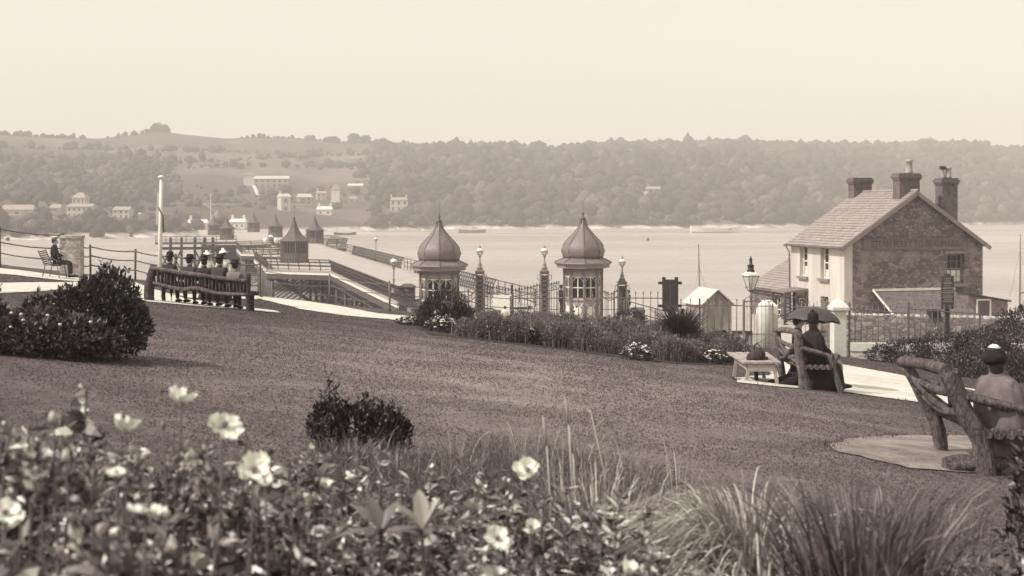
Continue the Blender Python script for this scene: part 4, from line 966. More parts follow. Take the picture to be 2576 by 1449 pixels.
t3 = globe_lamp(*pp(62, -HALF - 5.4, PD), 2.9, 'three-globed lamp standing left of the nearest pier kiosk', .26)
mb = MB()
for s_ in (-1, 1): mb.tube([(0, 0, 2.3), (s_ * .25, 0, 2.25), (s_ * .5, 0, 2.4), (s_ * .52, 0, 2.6)], .03, 6)
mb.build('bracket', IRON_P, t3)
for s_ in (-1, 1): MB().lathe([(.05, 2.6), (.2, 2.75), (.24, 2.9), (.2, 3.08), (.06, 3.18), (0, 3.2)], (s_ * .52, 0, 0), 12).build('globe', OPAL, t3)
t = thing('end_post', 'square dark stone post ending the left railing of the pier', 'post', tuple(pp(11.6, -HALF, PD - 1.6))); MB().box((0, 0, 1.35), (.95, .8, 2.9)).build('shaft', mat('dark stone', .09, .3, 3), t); MB().lathe([(.72, 2.8), (.74, 2.88), (.3, 3.05)], (0, 0, 0), 4, PI / 4, False).build('cap', mat('dark stone', .09), t)
# landing stage on the left of the pier
X_LS = (466 - CU) / F * 214
t = thing('landing_stage', 'dark timber landing stage with crossed braces on the left of the pier', 'landing stage', (X_LS, 214, WATER), RZ)
LS = lambda x, y, z: Vector((x, y, z))
for x in (-4.2, -2.4, -.6, 1.6, 3.2, 4.6):
    for y in (0, 5): MB().bar((x, y, -1.5), (x, y, 6.2), .42).build('pile', TIMBER_D, t)
mb = MB()
for x0, x1 in ((-4.2, -2.4), (-2.4, -.6), (1.6, 3.2), (3.2, 4.6)):
    for z0, z1 in ((.6, 4.2),): mb.bar((x0, 0, z0), (x1, 0, z1), .26); mb.bar((x1, 0, z0), (x0, 0, z1), .26); mb.bar((x0, 5, z0), (x1, 5, z1), .26)
for z in (4.4, .4): 
    for y in (0, 5): mb.bar((-4.5, y, z), (8.5, y, z), .3)
mb.build('brace', TIMBER_D, t)
MB().box((1.8, 2.5, 5.3), (13.4, 6, .3)).build('platform', TIMBER, t); mb = MB()
for z in (5.9, 6.5): mb.bar((-4.8, -.3, z), (8.4, -.3, z), .1)
for x in np.arange(-4.8, 8.5, 1.65): mb.bar((x, -.3, 5.4), (x, -.3, 6.6), .1)
mb.build('railing', IRON_G, t)
# ------------------------------------------------------------------ railings, walls, hut, lamps, signs, boats, far houses
def paling_fence(name, label, pts, n, hgt, zb=.1, m=IRON_G, up=.16, r=.016, group=None):
    """iron palings following pts (x, y, z of the bottom)"""
    t = thing(name, label, 'fence', pts[0], 0, group)
    pts = [Vector(p) for p in pts]; mb = MB(); rl = MB(); rl2 = MB(); L = sum((b - a).length for a, b in zip(pts, pts[1:]))
    for a, b in zip(pts, pts[1:]):
        k = max(2, int(n * (b - a).length / L))
        for q in range(k):
            p = a.lerp(b, q / k); e = Vector((random.uniform(-.012, .012), 0, 0)); mb.tube([p, p + Vector((0, 0, hgt + up)) + e], r, 5); mb.lathe([(.008, 0), (.026, .04), (0, .13)], tuple(p + e + Vector((0, 0, hgt + up - .02))), 5)
        rl.bar(a + Vector((0, 0, hgt)), b + Vector((0, 0, hgt)), .05, .035); rl2.bar(a + Vector((0, 0, zb)), b + Vector((0, 0, zb)), .05, .035)
    mb.build('palings', m, t, True); rl.build('rail', m, t, True); rl2.build('rail', m, t, True)
    for p in pts: MB().bar(p - Vector((0, 0, .35)), p + Vector((0, 0, hgt + .22)), .055).build('post', m, t, True)
    return t
def zat(v, Y): return -(v - CV) / F * Y
def X_(u, Y): return (u - CU) / F * Y
# palings behind the bed: upper run, then lower run on a white wall up to the gate
paling_fence('paling_fence', 'iron paling fence behind the flower bed, below the right domed kiosk', [(X_(1290, 46.4), 46.4, zat(838, 46.4)), (X_(1420, 46), 46, zat(838, 46)), (X_(1545, 45.6), 45.6, zat(838, 45.6)), (X_(1692, 45.2), 45.2, zat(840, 45.2))], 24, zat(750, 46) - zat(838, 46), .08)
paling_fence('paling_fence', 'iron paling fence standing on the low white wall before the plank hut', [(X_(1690, 44.6), 44.6, zat(845, 44.6)), (X_(1760, 44.4), 44.4, zat(845, 44.4)), (X_(1872, 44), 44, zat(847, 44))], 10, zat(768, 44) - zat(846, 44), .06)
def coped_wall(label, a, b, zt, zb, th=.34, cop=.30, group=None):
    t = thing('low_wall', label, 'wall', (a[0], a[1], zb), 0, group); a, b = Vector((*a, 0)), Vector((*b, 0)); n = 9
    mb = MB(); cp = MB()
    d = (b - a).normalized(); nn = Vector((-d.y, d.x, 0))
    for lo, hi, tw, mm in ((zb, zt - cop, th, mb), (zt - cop, zt, th + .06, cp)):
        V = []
        for q in range(n + 1):
            p = a.lerp(b, q / n); j = random.uniform(-.015, .015)
            for s_, z in ((-1, lo), (1, lo), (1, hi + j), (-1, hi + j)): V.append(p + nn * s_ * tw / 2 + Vector((0, 0, z)))
        mm.add([tuple(v) for v in V], [(q * 4 + k, q * 4 + (k + 1) % 4, q * 4 + 4 + (k + 1) % 4, q * 4 + 4 + k) for q in range(n) for k in range(4)] + [(0, 1, 2, 3), (n * 4 + 3, n * 4 + 2, n * 4 + 1, n * 4)])
    mb.build('rubble_base', PALE_RUBBLE, t, True); cp.build('coping', WHITEW, t, True); return t
coped_wall('low whitewashed rubble wall under the palings left of the gate', (X_(1700, 44.6), 44.6), (X_(1873, 44), 44), zat(845, 44), -5.9, .36, .36)
coped_wall('low whitewashed rubble wall right of the gate, running in under dark ivy', (11.72, 44.0), (17.5, 43.6), zat(862, 44), -6.5, .36, .27)
paling_fence('paling_fence', 'iron paling fence right of the white gate pillar, sagging at one joint', [(11.72, 44.02, zat(862, 44)), (X_(2284, 43.9), 43.9, zat(874, 43.9)), (X_(2286, 43.85), 43.85, zat(862, 43.85)), (X_(2465, 43.6), 43.6, zat(876, 43.6))], 24, zat(777, 44) - zat(862, 44), .12)
# gate pillars
t = thing('pillar', 'tall square white gate pillar with pyramid cap right of the garden gate', 'pillar', (11.32, 44, -5.6), .1)
MB().box((0, 0, .95), (.44, .44, 2.06)).build('shaft', WHITEW, t)
MB().lathe([(.31, 1.98), (.42, 2.02), (.42, 2.12), (.34, 2.20), (.12, 2.36), (.05, 2.38)], (0, 0, 0), 4, PI / 4, False).build('cap', WHITEW, t)
t = thing('pillar', 'white round-headed gate pillar with curved wing wall left of the garden gate', 'pillar', (8.82, 44.25, -5.6), .05)
MB().lathe([(.31, 0), (.30, 1.75), (.29, 2.0), (.22, 2.2), (.10, 2.29), (0, 2.31)], (0, 0, 0), 18, 0, True).build('shaft', WHITEW, t)
mb = MB(); mb.add([(.2, .3, 0), (.2, 1.3, 0), (.2, 1.3, 2.25), (.2, .3, 2.1), (.55, .3, 0), (.55, 1.3, 0), (.55, 1.3, 2.25), (.55, .3, 2.1)], [(0, 1, 2, 3), (7, 6, 5, 4), (0, 3, 7, 4), (1, 5, 6, 2), (3, 2, 6, 7)]); mb.build('wing_wall', WHITEW, t)
# gate leaves with scrolls
def garden_gate(label, hx, hy, z, w_, rz):
    t = thing('garden_gate', label, 'gate', (hx, hy, z), rz, 'leaves of the garden gate'); n = 8; H_ = 1.72
    mb = MB()
    for k in range(n + 1): x = w_ * k / n; mb.tube([(x, 0, .04), (x, 0, H_ + (.12 if k % 2 else .03))], .012, 5)
    for k in range(n): x = w_ * (k + .5) / n; mb.tube([(x, 0, .04), (x, 0, .72)], .010, 5)
    mb.build('bars', IRON_P, t); mb = MB()
    for z_ in (.06, .70, 1.64): mb.bar((0, 0, z_), (w_, 0, z_), .045, .03)
    mb.bar((0, 0, 0), (0, 0, H_ + .1), .05); mb.bar((w_, 0, 0), (w_, 0, H_), .045); mb.bar((.05, .012, .12), (w_ - .05, .012, .66), .035, .02); mb.build('frame', IRON_P, t); mb = MB()
    for x, s_ in ((.14, 1), (w_ - .14, -1)):
        mb.tube([(x + s_ * (.15 - .012 * k) * math.cos(k * .55), 0, H_ + .1 + (.15 - .012 * k) * math.sin(k * .55)) for k in range(12)], .016, 5)
    mb.build('scroll', IRON_P, t); MB().box((.2, -.03, .74), (.2, .03, .14)).build('lock', IRON, t); return t
garden_gate('open iron garden gate leaf with scrolled corners before the round-headed pillar', X_(1870, 42.6), 42.6, zat(893, 42.6), 1.0, .06)
garden_gate('iron garden gate leaf with a scroll beside the pyramid-capped pillar, behind the umbrella', 11.05, 44.2, zat(892, 44), 1.08, PI - .06)
# rubble garden wall behind the right-hand fence, on its bank
t = thing('yard_wall', 'rough rubble yard wall with pale stones along its top behind the right-hand palings', 'wall', (12.5, 53.5, -7)); n = 40
mb = MB(); V = []
for q in range(n + 1):
    x = 13.0 + 8.4 * q / n; y = 53.6 - .2 * q / n; zt = zat(791 + 10 * q / n, 53.5) + random.uniform(-.05, .05)
    for dy, z in ((-.22, -7.2), (.22, -7.2), (.2, zt), (-.2, zt)): V.append((x, y + dy, z))
mb.add(V, [(q * 4 + k, q * 4 + (k + 1) % 4, q * 4 + 4 + (k + 1) % 4, q * 4 + 4 + k) for q in range(n) for k in range(4)] + [(0, 1, 2, 3), (n * 4 + 3, n * 4 + 2, n * 4 + 1, n * 4)])
mb.build('stonework', RUBBLE, t, True); mb = MB()
x = 13.05
while x < 21.2:
    w_ = random.uniform(.22, .42); f_ = (x - 13) / 8.4; z = zat(791 + 10 * f_, 53.5); mb.tube([(x, 53.55, z - .02), (x + w_ * .9, 53.55, z - .02)], [.10, .16, .15, .09], 7, .2); x += w_
mb.build('top_stones', mat('pale top stones', .46, .3, 2, .9, .5, .02), t, True)
MB().box((X_(2352, 53.2), 53.33, zat(789, 53.2)), (.42, .5, .34)).build('opening_block', mat('void shade', .015), t, True)  # solid near-black block; the shade of a hole is put into its colour
# plank hut
t = thing('hut', 'small plank hut with pale boarded roof behind the low white wall', 'hut', (9.07, 56, -6.45), RZ)
mb = MB(); hw_, d_, e_, r_ = .70, 1.9, 2.14, 2.74
n = 18
for k in range(n):
    x0, x1 = -hw_ + 2 * hw_ * k / n, -hw_ + 2 * hw_ * (k + 1) / n - .008; j = random.uniform(0, .02); zt = lambda x: r_ - abs(x) / hw_ * (r_ - e_) - .02
    mb.slab([(x0, j, 0), (x1, j, 0), (x1, j, zt(x1)), (x0, j, zt(x0))], (0, 1, 0), .03)
mb.build('front', mat('whitened planks', .36, .55, 5, .85, .5, .01, streak=True), t)
mb = MB(); mb.quad((-hw_ + .01, .04, 0), (-hw_ + .01, d_, 0), (-hw_ + .01, d_, e_), (-hw_ + .01, .04, e_)); mb.quad((hw_ - .01, .04, 0), (hw_ - .01, d_, 0), (hw_ - .01, d_, e_), (hw_ - .01, .04, e_)); mb.add([(-hw_, d_, 0), (hw_, d_, 0), (hw_, d_, e_), (0, d_, r_), (-hw_, d_, e_)], [(0, 1, 2, 3, 4)]); mb.build('wall', TIMBER_P, t)
mb = MB()
for s_ in (-1, 1): mb.slab([(s_ * (hw_ + .12), -.1, e_ - .08), (s_ * (hw_ + .12), d_ + .15, e_ - .08), (0, d_ + .15, r_ + .02), (0, -.1, r_ + .02)], (s_ * .65, 0, .76), .04)
mb.build('roof', mat('pale felt roof', .55, .1, 3, .8), t)
mb = MB(); mb.box((1.35, .6, .42), (.9, .7, .85)); tg = mb.build('crate', TIMBER_D, None); tg.location = t.matrix_basis @ Vector((1.35, .6, 0)); tg.rotation_euler.z = RZ; tag(tg, 'dark tarred box standing against the right side of the plank hut', 'box')
# street lamp
t = thing('street_lamp', 'tall gas street lamp with tapering glass lantern before the annex', 'street lamp', (9.42, 50, -6.35), .35)
MB().lathe([(.13, 0), (.13, .4), (.09, .5), (.07, .9), (.05, 1.0), (.045, 2.75), (.07, 2.8), (.035, 2.9), (.035, 3.0)], (0, 0, 0), 10).build('post', IRON_P, t)
mb = MB(); mb.bar((-.3, 0, 2.62), (.3, 0, 2.62), .03); 
for k in range(4):
    a, b = k * PI / 2 + PI / 4, (k + 1) * PI / 2 + PI / 4; A = Vector((math.cos(a), math.sin(a), 0)); B = Vector((math.cos(b), math.sin(b), 0))
    mb.tube([(0, 0, 2.98), A * .12 + Vector((0, 0, 3.05)), A * .33 + Vector((0, 0, 3.62))], .014, 4); mb.bar(A * .33 + Vector((0, 0, 3.62)), B * .33 + Vector((0, 0, 3.62)), .03); mb.bar(A * .12 + Vector((0, 0, 3.05)), B * .12 + Vector((0, 0, 3.05)), .03)
fr = mb.build('lantern_frame', IRON, t)
MB().lathe([(.12, 3.06), (.325, 3.61)], (0, 0, 0), 4, PI / 4, False).build('pane', CLEAR, fr)
MB().lathe([(.34, 3.63), (.31, 3.70), (.16, 3.80)], (0, 0, 0), 4, PI / 4, False).build('hood', OPAL, fr); MB().lathe([(.17, 3.80), (.12, 3.88), (.12, 4.0), (.15, 4.02), (.06, 4.1), (.05, 4.2), (.07, 4.25), (.0, 4.42)], (0, 0, 0), 10).build('vent', IRON, fr); MB().lathe([(.02, 3.0), (.03, 3.1), (.03, 3.3), (0, 3.35)], (0, 0, 0), 6).build('burner', POTC, fr)
# double dark board in the bed
t = thing('board', 'dark double-panel notice board on a single post with projecting crossbars', 'notice board', (5.37, 43, -4.75), .03)
for s_ in (-1, 1): MB().box((s_ * .138, 0, 1.78), (.268, .04, 1.0)).build('panel', mat('dark board', .055, .25, 2.5, .8, .4, .005), t)
for z in (2.16, 1.38): MB().bar((-.40, .045, z), (.40, .045, z), .09, .05, up=(0, 1, 0)).build('crossbar', TIMBER_D, t)
for s_ in (-.215, .215): MB().bar((s_, .03, 2.1), (s_, .03, 2.36), .11, .07, up=(0, 1, 0)).build('post_head', TIMBER_D, t)
MB().box((0, .05, .65), (.12, .10, 1.5)).build('post', TIMBER_D, t); MB().box((0, -.005, 1.24), (.52, .05, .07)).build('ledge', TIMBER_D, t)
# sign of many lines before the gable
t = thing('signboard', 'weathered signboard of many painted lines on a stout post before the gable', 'sign', (X_(2382, 50), 50, -6.5), .12)
MB().box((.04, .06, 1.9), (.20, .14, 3.9)).build('post', TIMBER_D, t); sb = MB().box((0, -.04, 3.12), (.52, .05, 1.30)).build('board', mat('sign board', .075, .3, 4, .8, .2, .004), t)
mb = MB(); z = 3.66
for k, ln in enumerate(((.30, .03), (.22, .03), (.34, .055), (.24, .03), (.40, .045), (.38, .025), (.42, .04), (.36, .025), (.41, .035), (.30, .025), (.40, .03))):
    x = -ln[0] / 2
    while x < ln[0] / 2:
        w_ = random.uniform(.02, .07); mb.box((x + w_ / 2, -.069, z), (w_, .006, ln[1] * .7)); x += w_ + .014
    z -= ln[1] + .055
mb.build('lettering', LETTER_P, sb)
# stout bollard by the railings
t = thing('bollard', 'stout round timber bollard behind the palings beside the boy', 'bollard', (X_(1608, 60), 60, PROM)); MB().lathe([(.27, -.1), (.26, 1.35), (.29, 1.38), (.29, 1.5), (.2, 1.62), (0, 1.64)], (0, 0, 0), 12).build('shaft', TIMBER, t)
MB().lathe([(.275, 1.12), (.30, 1.13), (.30, 1.22), (.275, 1.23)], (0, 0, 0), 12).build('band', IRON, t)
# sloping handrail down the slip beside the hut
t = thing('slip_handrail', 'thin sloping handrail down to the slip behind the palings', 'handrail', (7, 66, PROM)); mb = MB()
A, B = Vector((X_(1570, 66), 66, zat(755, 66))), Vector((X_(1875, 70), 70, zat(838, 70)))
mb.tube([A, B], .03, 5).build('rail', IRON_G, t, True); MB().tube([A - Vector((0, 0, .5)), B - Vector((0, 0, .5))], .025, 5).build('rail', IRON_G, t, True)
for q in np.linspace(0, 1, 5): p = A.lerp(B, q); MB().tube([p - Vector((0, 0, 1.2)), p], .03, 5).build('post', IRON_G, t, True)
# ------------------------------------------------------------------ rustic rails along the cliff
def rail_fence(name, label, posts, hts, m, r=.027, wires=False):
    t = thing(name, label, 'fence', (*posts[0], h(*posts[0]))); ps = [Vector((x, y, h(x, y))) for x, y in posts]; mb = None
    for z in hts:
        mb = MB(); pts = []
        for a, b in zip(ps, ps[1:]):
            for q in range(4): p = a.lerp(b, q / 4); pts.append(p + Vector((0, 0, z - (.0 if q == 0 else .05 if q != 2 else .07))))
        pts.append(ps[-1] + Vector((0, 0, z))); mb.tube(pts, r, 5, 0 if wires else .2); mb.build('wire' if wires else 'rail', m, t, True)
    for p in ps: MB().tube([p - Vector((0, 0, .3)), p + Vector((random.uniform(-.04, .04), 0, hts[-1] + .1))], r * 1.6 if not wires else .035, 6, .1).build('post', m, t, True)
    return t
GR = mat('weathered rail', .085, .3, 4, .85, .3, .006, streak=True)
rail_fence('rail_fence', 'three-railed weathered fence along the cliff, from the stone pier to the white post', [(X_(205, 50.2), 50.2), G(228, 692), G(340, 706), (X_(440, 48), 48), (X_(540, 46.6), 46.6), (X_(655, 44.9), 44.9)], (.42, .80, 1.16), GR)
rail_fence('rail_fence', 'three-railed weathered fence left of the stone pier, running out of the picture', [(X_(-240, 49), 49), (X_(-120, 49.5), 49.5), (X_(0, 50), 50), (X_(157, 50.1), 50.1)], (.55, .98, 1.5), GR)
rail_fence('wire_fence', 'slack wire fence on thin iron posts along the lower lawn edge', [(X_(660, 44.7), 44.7), (X_(829, 44.9), 44.9), (X_(981, 43.2), 43.2), (X_(1057, 43.6), 43.6), (X_(1180, 45), 45), (X_(1285, 46.3), 46.3)], (.3, .62, .95), IRON_G, .014, True)
t = thing('stone_pier', 'short pale masonry pier between two lengths of cliff railing', 'pillar', (X_(181, 50), 50, h(X_(181, 50), 50) - .1), .1); MB().box((0, 0, .75), (.80, .6, 1.6)).build('masonry', stone_mat('pale blocks', .44, 4.2, .7, 0, .9, .05), t); mb = MB(); mb.box((0, 0, 1.58), (.86, .66, .10)); mb.build('cap', PALE_RUBBLE, t)
# white post
t = thing('white_post', 'tall white mooring mast with a disc top and a strapped plank at the cliff railing', 'mast', (X_(402, 47), 47, h(X_(402, 47), 47))); MB().tube([(0, 0, -.3), (.02, 0, 2.0), (.06, 0, 4.02)], [.085, .075, .06], 10).build('pole', WHITEP, t)
MB().lathe([(.05, 4.0), (.13, 4.03), (.13, 4.08), (.03, 4.12)], (.06, 0, 0), 12).build('disc', WHITEP, t); MB().bar((-.10, 0, 2.3), (-.05, 0, 3.5), .09, .05).build('plank', mat('pale plank', .5, .15, 4), t); MB().tube([(-.05, -.08, 2.95), (.13, -.05, 2.6), (.14, 0, 2.0)], .03, 5).build('halyard', IRON_G, t)
# ------------------------------------------------------------------ boats
def boat(name, label, x, y, L, mast=0, lean=.0, rz=0., col=None, second=False, gp_=None):
    t = thing(name, label, 'boat', (x, y, WATER), rz, gp_); k = 9; V = []
    for i in range(k):
        q = i / (k - 1); w_ = L * .15 * math.sin(PI * min(1, .12 + q * .9)) ** .7; zt = L * (.09 + .05 * (2 * q - 1) ** 2); xx = L * (q - .5)
        for yy, z in ((-w_, zt), (-w_ * .8, zt * .2), (0, -L * .04), (w_ * .8, zt * .2), (w_, zt)): V.append((xx, yy, z))
    Fs = [(i * 5 + j, i * 5 + j + 1, i * 5 + 6 + j, i * 5 + 5 + j) for i in range(k - 1) for j in range(4)] + [(0, 1, 2, 3, 4), tuple((k - 1) * 5 + j for j in (4, 3, 2, 1, 0))]
    MB().add(V, Fs).build('hull', col or DARKP, t)
    mb = MB(); 
    for q in (-.2, .05, .28): mb.box((L * q, 0, L * .07), (L * .05, L * .24, L * .012))
    mb.build('thwart', TIMBER, t)
    if mast:
        MB().tube([(.05 * L, 0, 0), (.05 * L + lean * mast, 0, mast)], [.09, .035], 7).build('mast', TIMBER, t)
        mb = MB()
        for yy in (-.14, .14): mb.tube([(.05 * L + lean * mast * .85, 0, mast * .85), (-.05 * L, yy * L, L * .09)], .012, 3)
        mb.tube([(.05 * L + lean * mast * .8, 0, mast * .8), (L * .48, 0, L * .13)], .012, 3); mb.build('rigging', IRON_G, t)
    if second: MB().tube([(.05 * L, 0, mast * .42), (.05 * L + 1.6, 0, mast * .44)], .05, 5).build('crosstree', TIMBER, t)
    return t
boat('sailing_boat', 'sailing boat whose bare mast rises behind the plank hut', X_(1756, 95), 95, 6, 8.7, -.028, .6)
boat('sailing_boat', 'sailing boat with crosstree mast beyond the hedge at the right edge', X_(2557, 112), 112, 8, 9.1, .012, .5, second=True)
boat('rowing_boat', 'long pale boat lying off the far shore right of centre', X_(1800, 560), 560, 22, 0, 0, .05, WHITEP, gp_='boats lying off the far shore')
boat('fishing_smack', 'faint small boat with a stub mast off the far shore between the domed kiosks', X_(1188, 560), 560, 12, 7, .0, .1, GREYP)
boat('rowing_boat', 'thin pale boat off the far shore just left of the left dome', X_(1085, 590), 590, 9, 0, 0, .1, WHITEP, gp_='boats lying off the far shore')
boat('rowing_boat', 'dark rowing boat on bright water right of the pier kiosks', X_(868, 515), 515, 9, 0, 0, .2, gp_='boats lying off the far shore')
# mooring buoy
t = thing('buoy', 'tiny dark mooring buoy alone on the bright water right of the right dome', 'buoy', (X_(1630, 520 / 1.0), 430, WATER)); t.location.x = X_(1630, 430); MB().lathe([(0, -.4), (.5, 0), (.45, .5), (.1, .9), (.1, 1.2), (0, 1.22)], (0, 0, 0), 12).build('float', IRON, t); MB().lathe([(.05, 1.2), (.12, 1.28), (.05, 1.36)], (0, 0, 0), 8).build('ring', IRON, t)
# ------------------------------------------------------------------ houses on the far shore
def far_house(label, u, v, w_, hh, dep, rz=0, roof=.4, m=None, chim=1, tower=False, nw=3, lean=False, rm=None, name='far_house', cat='house', flr=2):
    """u, v: foot of the front; sizes in metres"""
    tt = np.linspace(.02, .95, 500); p = hill(np.full(500, float(u)), tt); vv = CV - p[:, 2] / p[:, 1] * F; k = np.argmin(abs(vv - v)); q = p[k]
    t = thing(name, label, cat, (q[0], q[1] - 1, q[2] - .6), rz, 'houses on the far shore'); m = m or RENDER_
    MB().box((0, dep / 2, hh / 2), (w_, dep, hh)).build('wall', m, t)
    mb = MB(); e = .4; rh = roof * dep / 2 + .2
    mb.add([(-w_ / 2 - e, -e, hh), (w_ / 2 + e, -e, hh), (w_ / 2 + e, dep + e, hh), (-w_ / 2 - e, dep + e, hh), (-w_ / 2 - e * (0 if not tower else -4), dep / 2, hh + rh), (w_ / 2 + e * (0 if not tower else -4), dep / 2, hh + rh)], [(0, 1, 5, 4), (2, 3, 4, 5), (1, 2, 5), (3, 0, 4), (0, 3, 2, 1)]); rf = mb.build('roof', rm or SLATE, t)
    for c in range(chim): MB().box(((-w_ / 2 + .8) if c == 0 else (w_ / 2 - .8), dep / 2, hh + rh + .5), (.9, .8, 2.2)).build('chimney', m, rf)
    for f_ in range(flr):
        for i in range(nw):
            x = -w_ / 2 + w_ * (i + .5) / nw; MB().box((x, -.01, hh * (.25 + .5 * f_) if flr > 1 else hh * .5), (w_ / nw * .32, .08, hh * .26)).build('window', GLASS, t)
    return t
WH = WHITEW
far_house('pale two-storey villa with raised centre on the left far shore', 201, 545, 10, 4.6, 7, 0, .3, None, 0, nw=5)
t_ = bpy.data.objects[-1] if False else None
far_house('square upper storey and cupola rising behind the pale villa on the left far shore', 199, 530, 5.4, 6.0, 6, 0, .7, None, 0, True, 3)
far_house('small pale two-storey house between the villa and the white mast', 306, 546, 6.6, 3.6, 6, 0, .4, None, 0, nw=3)
far_house('low pale farm range at the left edge of the far shore', 45, 540, 12, 2.6, 6, .1, .6, None, 0, nw=3, flr=1)
far_house('tiny roof right of the low farm range on the left far shore', 141, 529, 4, 1.6, 4, 0, .7, None, 0, nw=1, flr=1)
far_house('long white shore house left of the onion dome', 497, 580, 7.5, 3.6, 5, .05, .5, WH, 1, nw=3, flr=1, rm=WH); far_house('white shore cottage with chimney right of the onion dome', 597, 574, 6.5, 3.2, 5, -.05, .5, WH, 2, nw=3, flr=1, rm=WH)
far_house('long terrace with gabled left end high on the far hillside', 683, 470, 20, 5.2, 8, .02, .4, mat('mid grey stone', .26, .1, 1), 0, nw=6, rm=mat('pale roof', .5, .1, 1)); far_house('pale gable wing closing the left end of the hillside terrace', 641, 466, 3.4, 6.2, 6, 1.57, .7, None, 0, nw=1)  # far terrace of even mid-grey stone, its roof a paler base colour
far_house('narrow gabled house standing lowest of the hillside row', 720, 532, 5, 8, 6, .5, .5, None, 1, nw=1, rm=mat('pale roof', .5)); far_house('house with pale roof second in the hillside row', 770, 512, 7, 4, 6, .4, .6, mat('mid grey stone', .26), 0, nw=2, rm=mat('pale roof', .5)); far_house('square pale house third in the hillside row', 809, 503, 5.5, 4.4, 5, .2, .4, None, 1, nw=2)
far_house('steep-gabled pale house tallest of the hillside row', 858, 508, 4.5, 7.5, 5, 1.4, 1.2, None, 0, nw=1); far_house('low pale outbuilding right of the steep-gabled house', 886, 507, 5, 2, 5, .3, .6, None, 0, nw=1, flr=1); far_house('white twin-chimneyed cottage below the hillside row', 816, 540, 7.5, 3.2, 5, 0, .6, WH, 2, nw=2, flr=1, rm=WH)
far_house('long white roof alone in the trees above the hillside row', 894, 471, 9, 1.6, 5, 0, .4, WH, 0, nw=2, flr=1, rm=WH); far_house('square villa with two chimneys alone in the woods left of the left dome', 1004, 530, 9.5, 6.4, 8, .1, .3, None, 2, True, 3)
far_house('pale quarry house among the trees right of the right dome', 1645, 492, 8, 4.5, 6, .1, .5, mat('mid grey stone', .26), 1, nw=2); far_house('lower pale cottage left of the quarry house', 1622, 497, 5, 2.6, 5, .3, .6, None, 0, nw=1, flr=1)
far_house('low white boathouse wall on the shore right of the villa', 374, 543, 9.5, 1.5, 2, -.02, .2, WH, 0, nw=2, flr=1, rm=WH)
t = thing('chimney_shaft', 'tall slender mill chimney on the left far shore', 'chimney', tuple(hill(np.array([278.]), np.array([.13]))[0])); MB().lathe([(1.0, -1), (.62, 10.5), (.8, 10.7), (.8, 11.2), (.6, 11.3)], (0, 0, 0), 12).build('shaft', BRICK, t); MB().lathe([(1.4, -1.5), (1.4, 1.5), (1.0, 1.7)], (0, 0, 0), 4, PI / 4, False).build('base', BRICK, t)
t = thing('flagstaff', 'thin pale flagstaff with yard behind the pier head', 'flagstaff', tuple(pp(*at_pier(530, 300), PD))); MB().tube([(0, 0, 0), (0, 0, 9.5)], [.11, .05], 7).build('pole', WHITEP, t); MB().tube([(-1.5, 0, 7), (1.0, 0, 5.2)], .04, 5).build('yard', WHITEP, t)
# field walls and the pale lane on the hillside
def hill_strip(label, name, pts, w_, hgt, m, kind=None, cat=None):
    mb = MB(); W = []
    for u, v in pts:
        tt = np.linspace(.02, .98, 500); p = hill(np.full(500, float(u)), tt); vv = CV - p[:, 2] / p[:, 1] * F; W.append(Vector(p[np.argmin(abs(vv - v))]))
    for a, b in zip(W, W[1:]): mb.bar(a + Vector((0, 0, hgt / 2)), b + Vector((0, 0, hgt / 2)), w_, hgt + .6, up=(0, 0, 1))
    o = mb.build(name, m); tag(o, label, cat, None, kind); return o
hill_strip('pale zigzag lane down the hillside left of the terrace', 'path', [(622, 455), (634, 462), (641, 474), (649, 493)], 1.6, .4, GRAVEL, 'structure')
hill_strip('long pale field wall across the hillside above the pier head', 'field_wall', [(430, 517), (520, 516), (620, 517), (740, 517), (860, 520)], .7, .9, PALE_RUBBLE, cat='wall')
# ------------------------------------------------------------------ garden
DARKLEAF = leaf_mat('dark glossy leaf', .022, .12, .42, .12, .5)
BEDLEAF = leaf_mat('bedding leaf', .08, .46, .6, .3, .3)
FORELEAF = leaf_mat('border leaf', .03, .85, .36, .15, .6)
REEDLEAF = leaf_mat('reedy blade', .12, .92, .45, .18, .45)
PALELEAF = leaf_mat('felted pale leaf', .18, .60, .6, .2, .3)
PETAL = leaf_mat('white petal', .84, .93, .6, .18, .2)
TWIG = mat('twig bark', .11)
def tuft(name, label, cat, x, y, n, hgt, reach, W, m, group=None, rad=.12, seg=5, droop=.4, z=None, lean=None):
    z0 = h(x, y) if z is None else z
    t = thing(name, label, cat, (x, y, z0), 0, group); ang = RNG.uniform(0, 2 * PI, n)
    if lean is not None: ang = lean[0] + RNG.normal(size=n) * lean[1]
    b = np.stack([np.cos(ang) * RNG.uniform(0, rad, n), np.sin(ang) * RNG.uniform(0, rad, n), np.full(n, -.03)], 1)
    V, Fa = blade_arrays(b, ang, hgt * RNG.uniform(.55, 1.05, n), reach * RNG.uniform(.15, 1.0, n), W * RNG.uniform(.6, 1.2, n), seg, droop)
    fast('blades', V, Fa, m, np.repeat(RNG.uniform(0, 1, n) ** 1.15, seg), t); return t
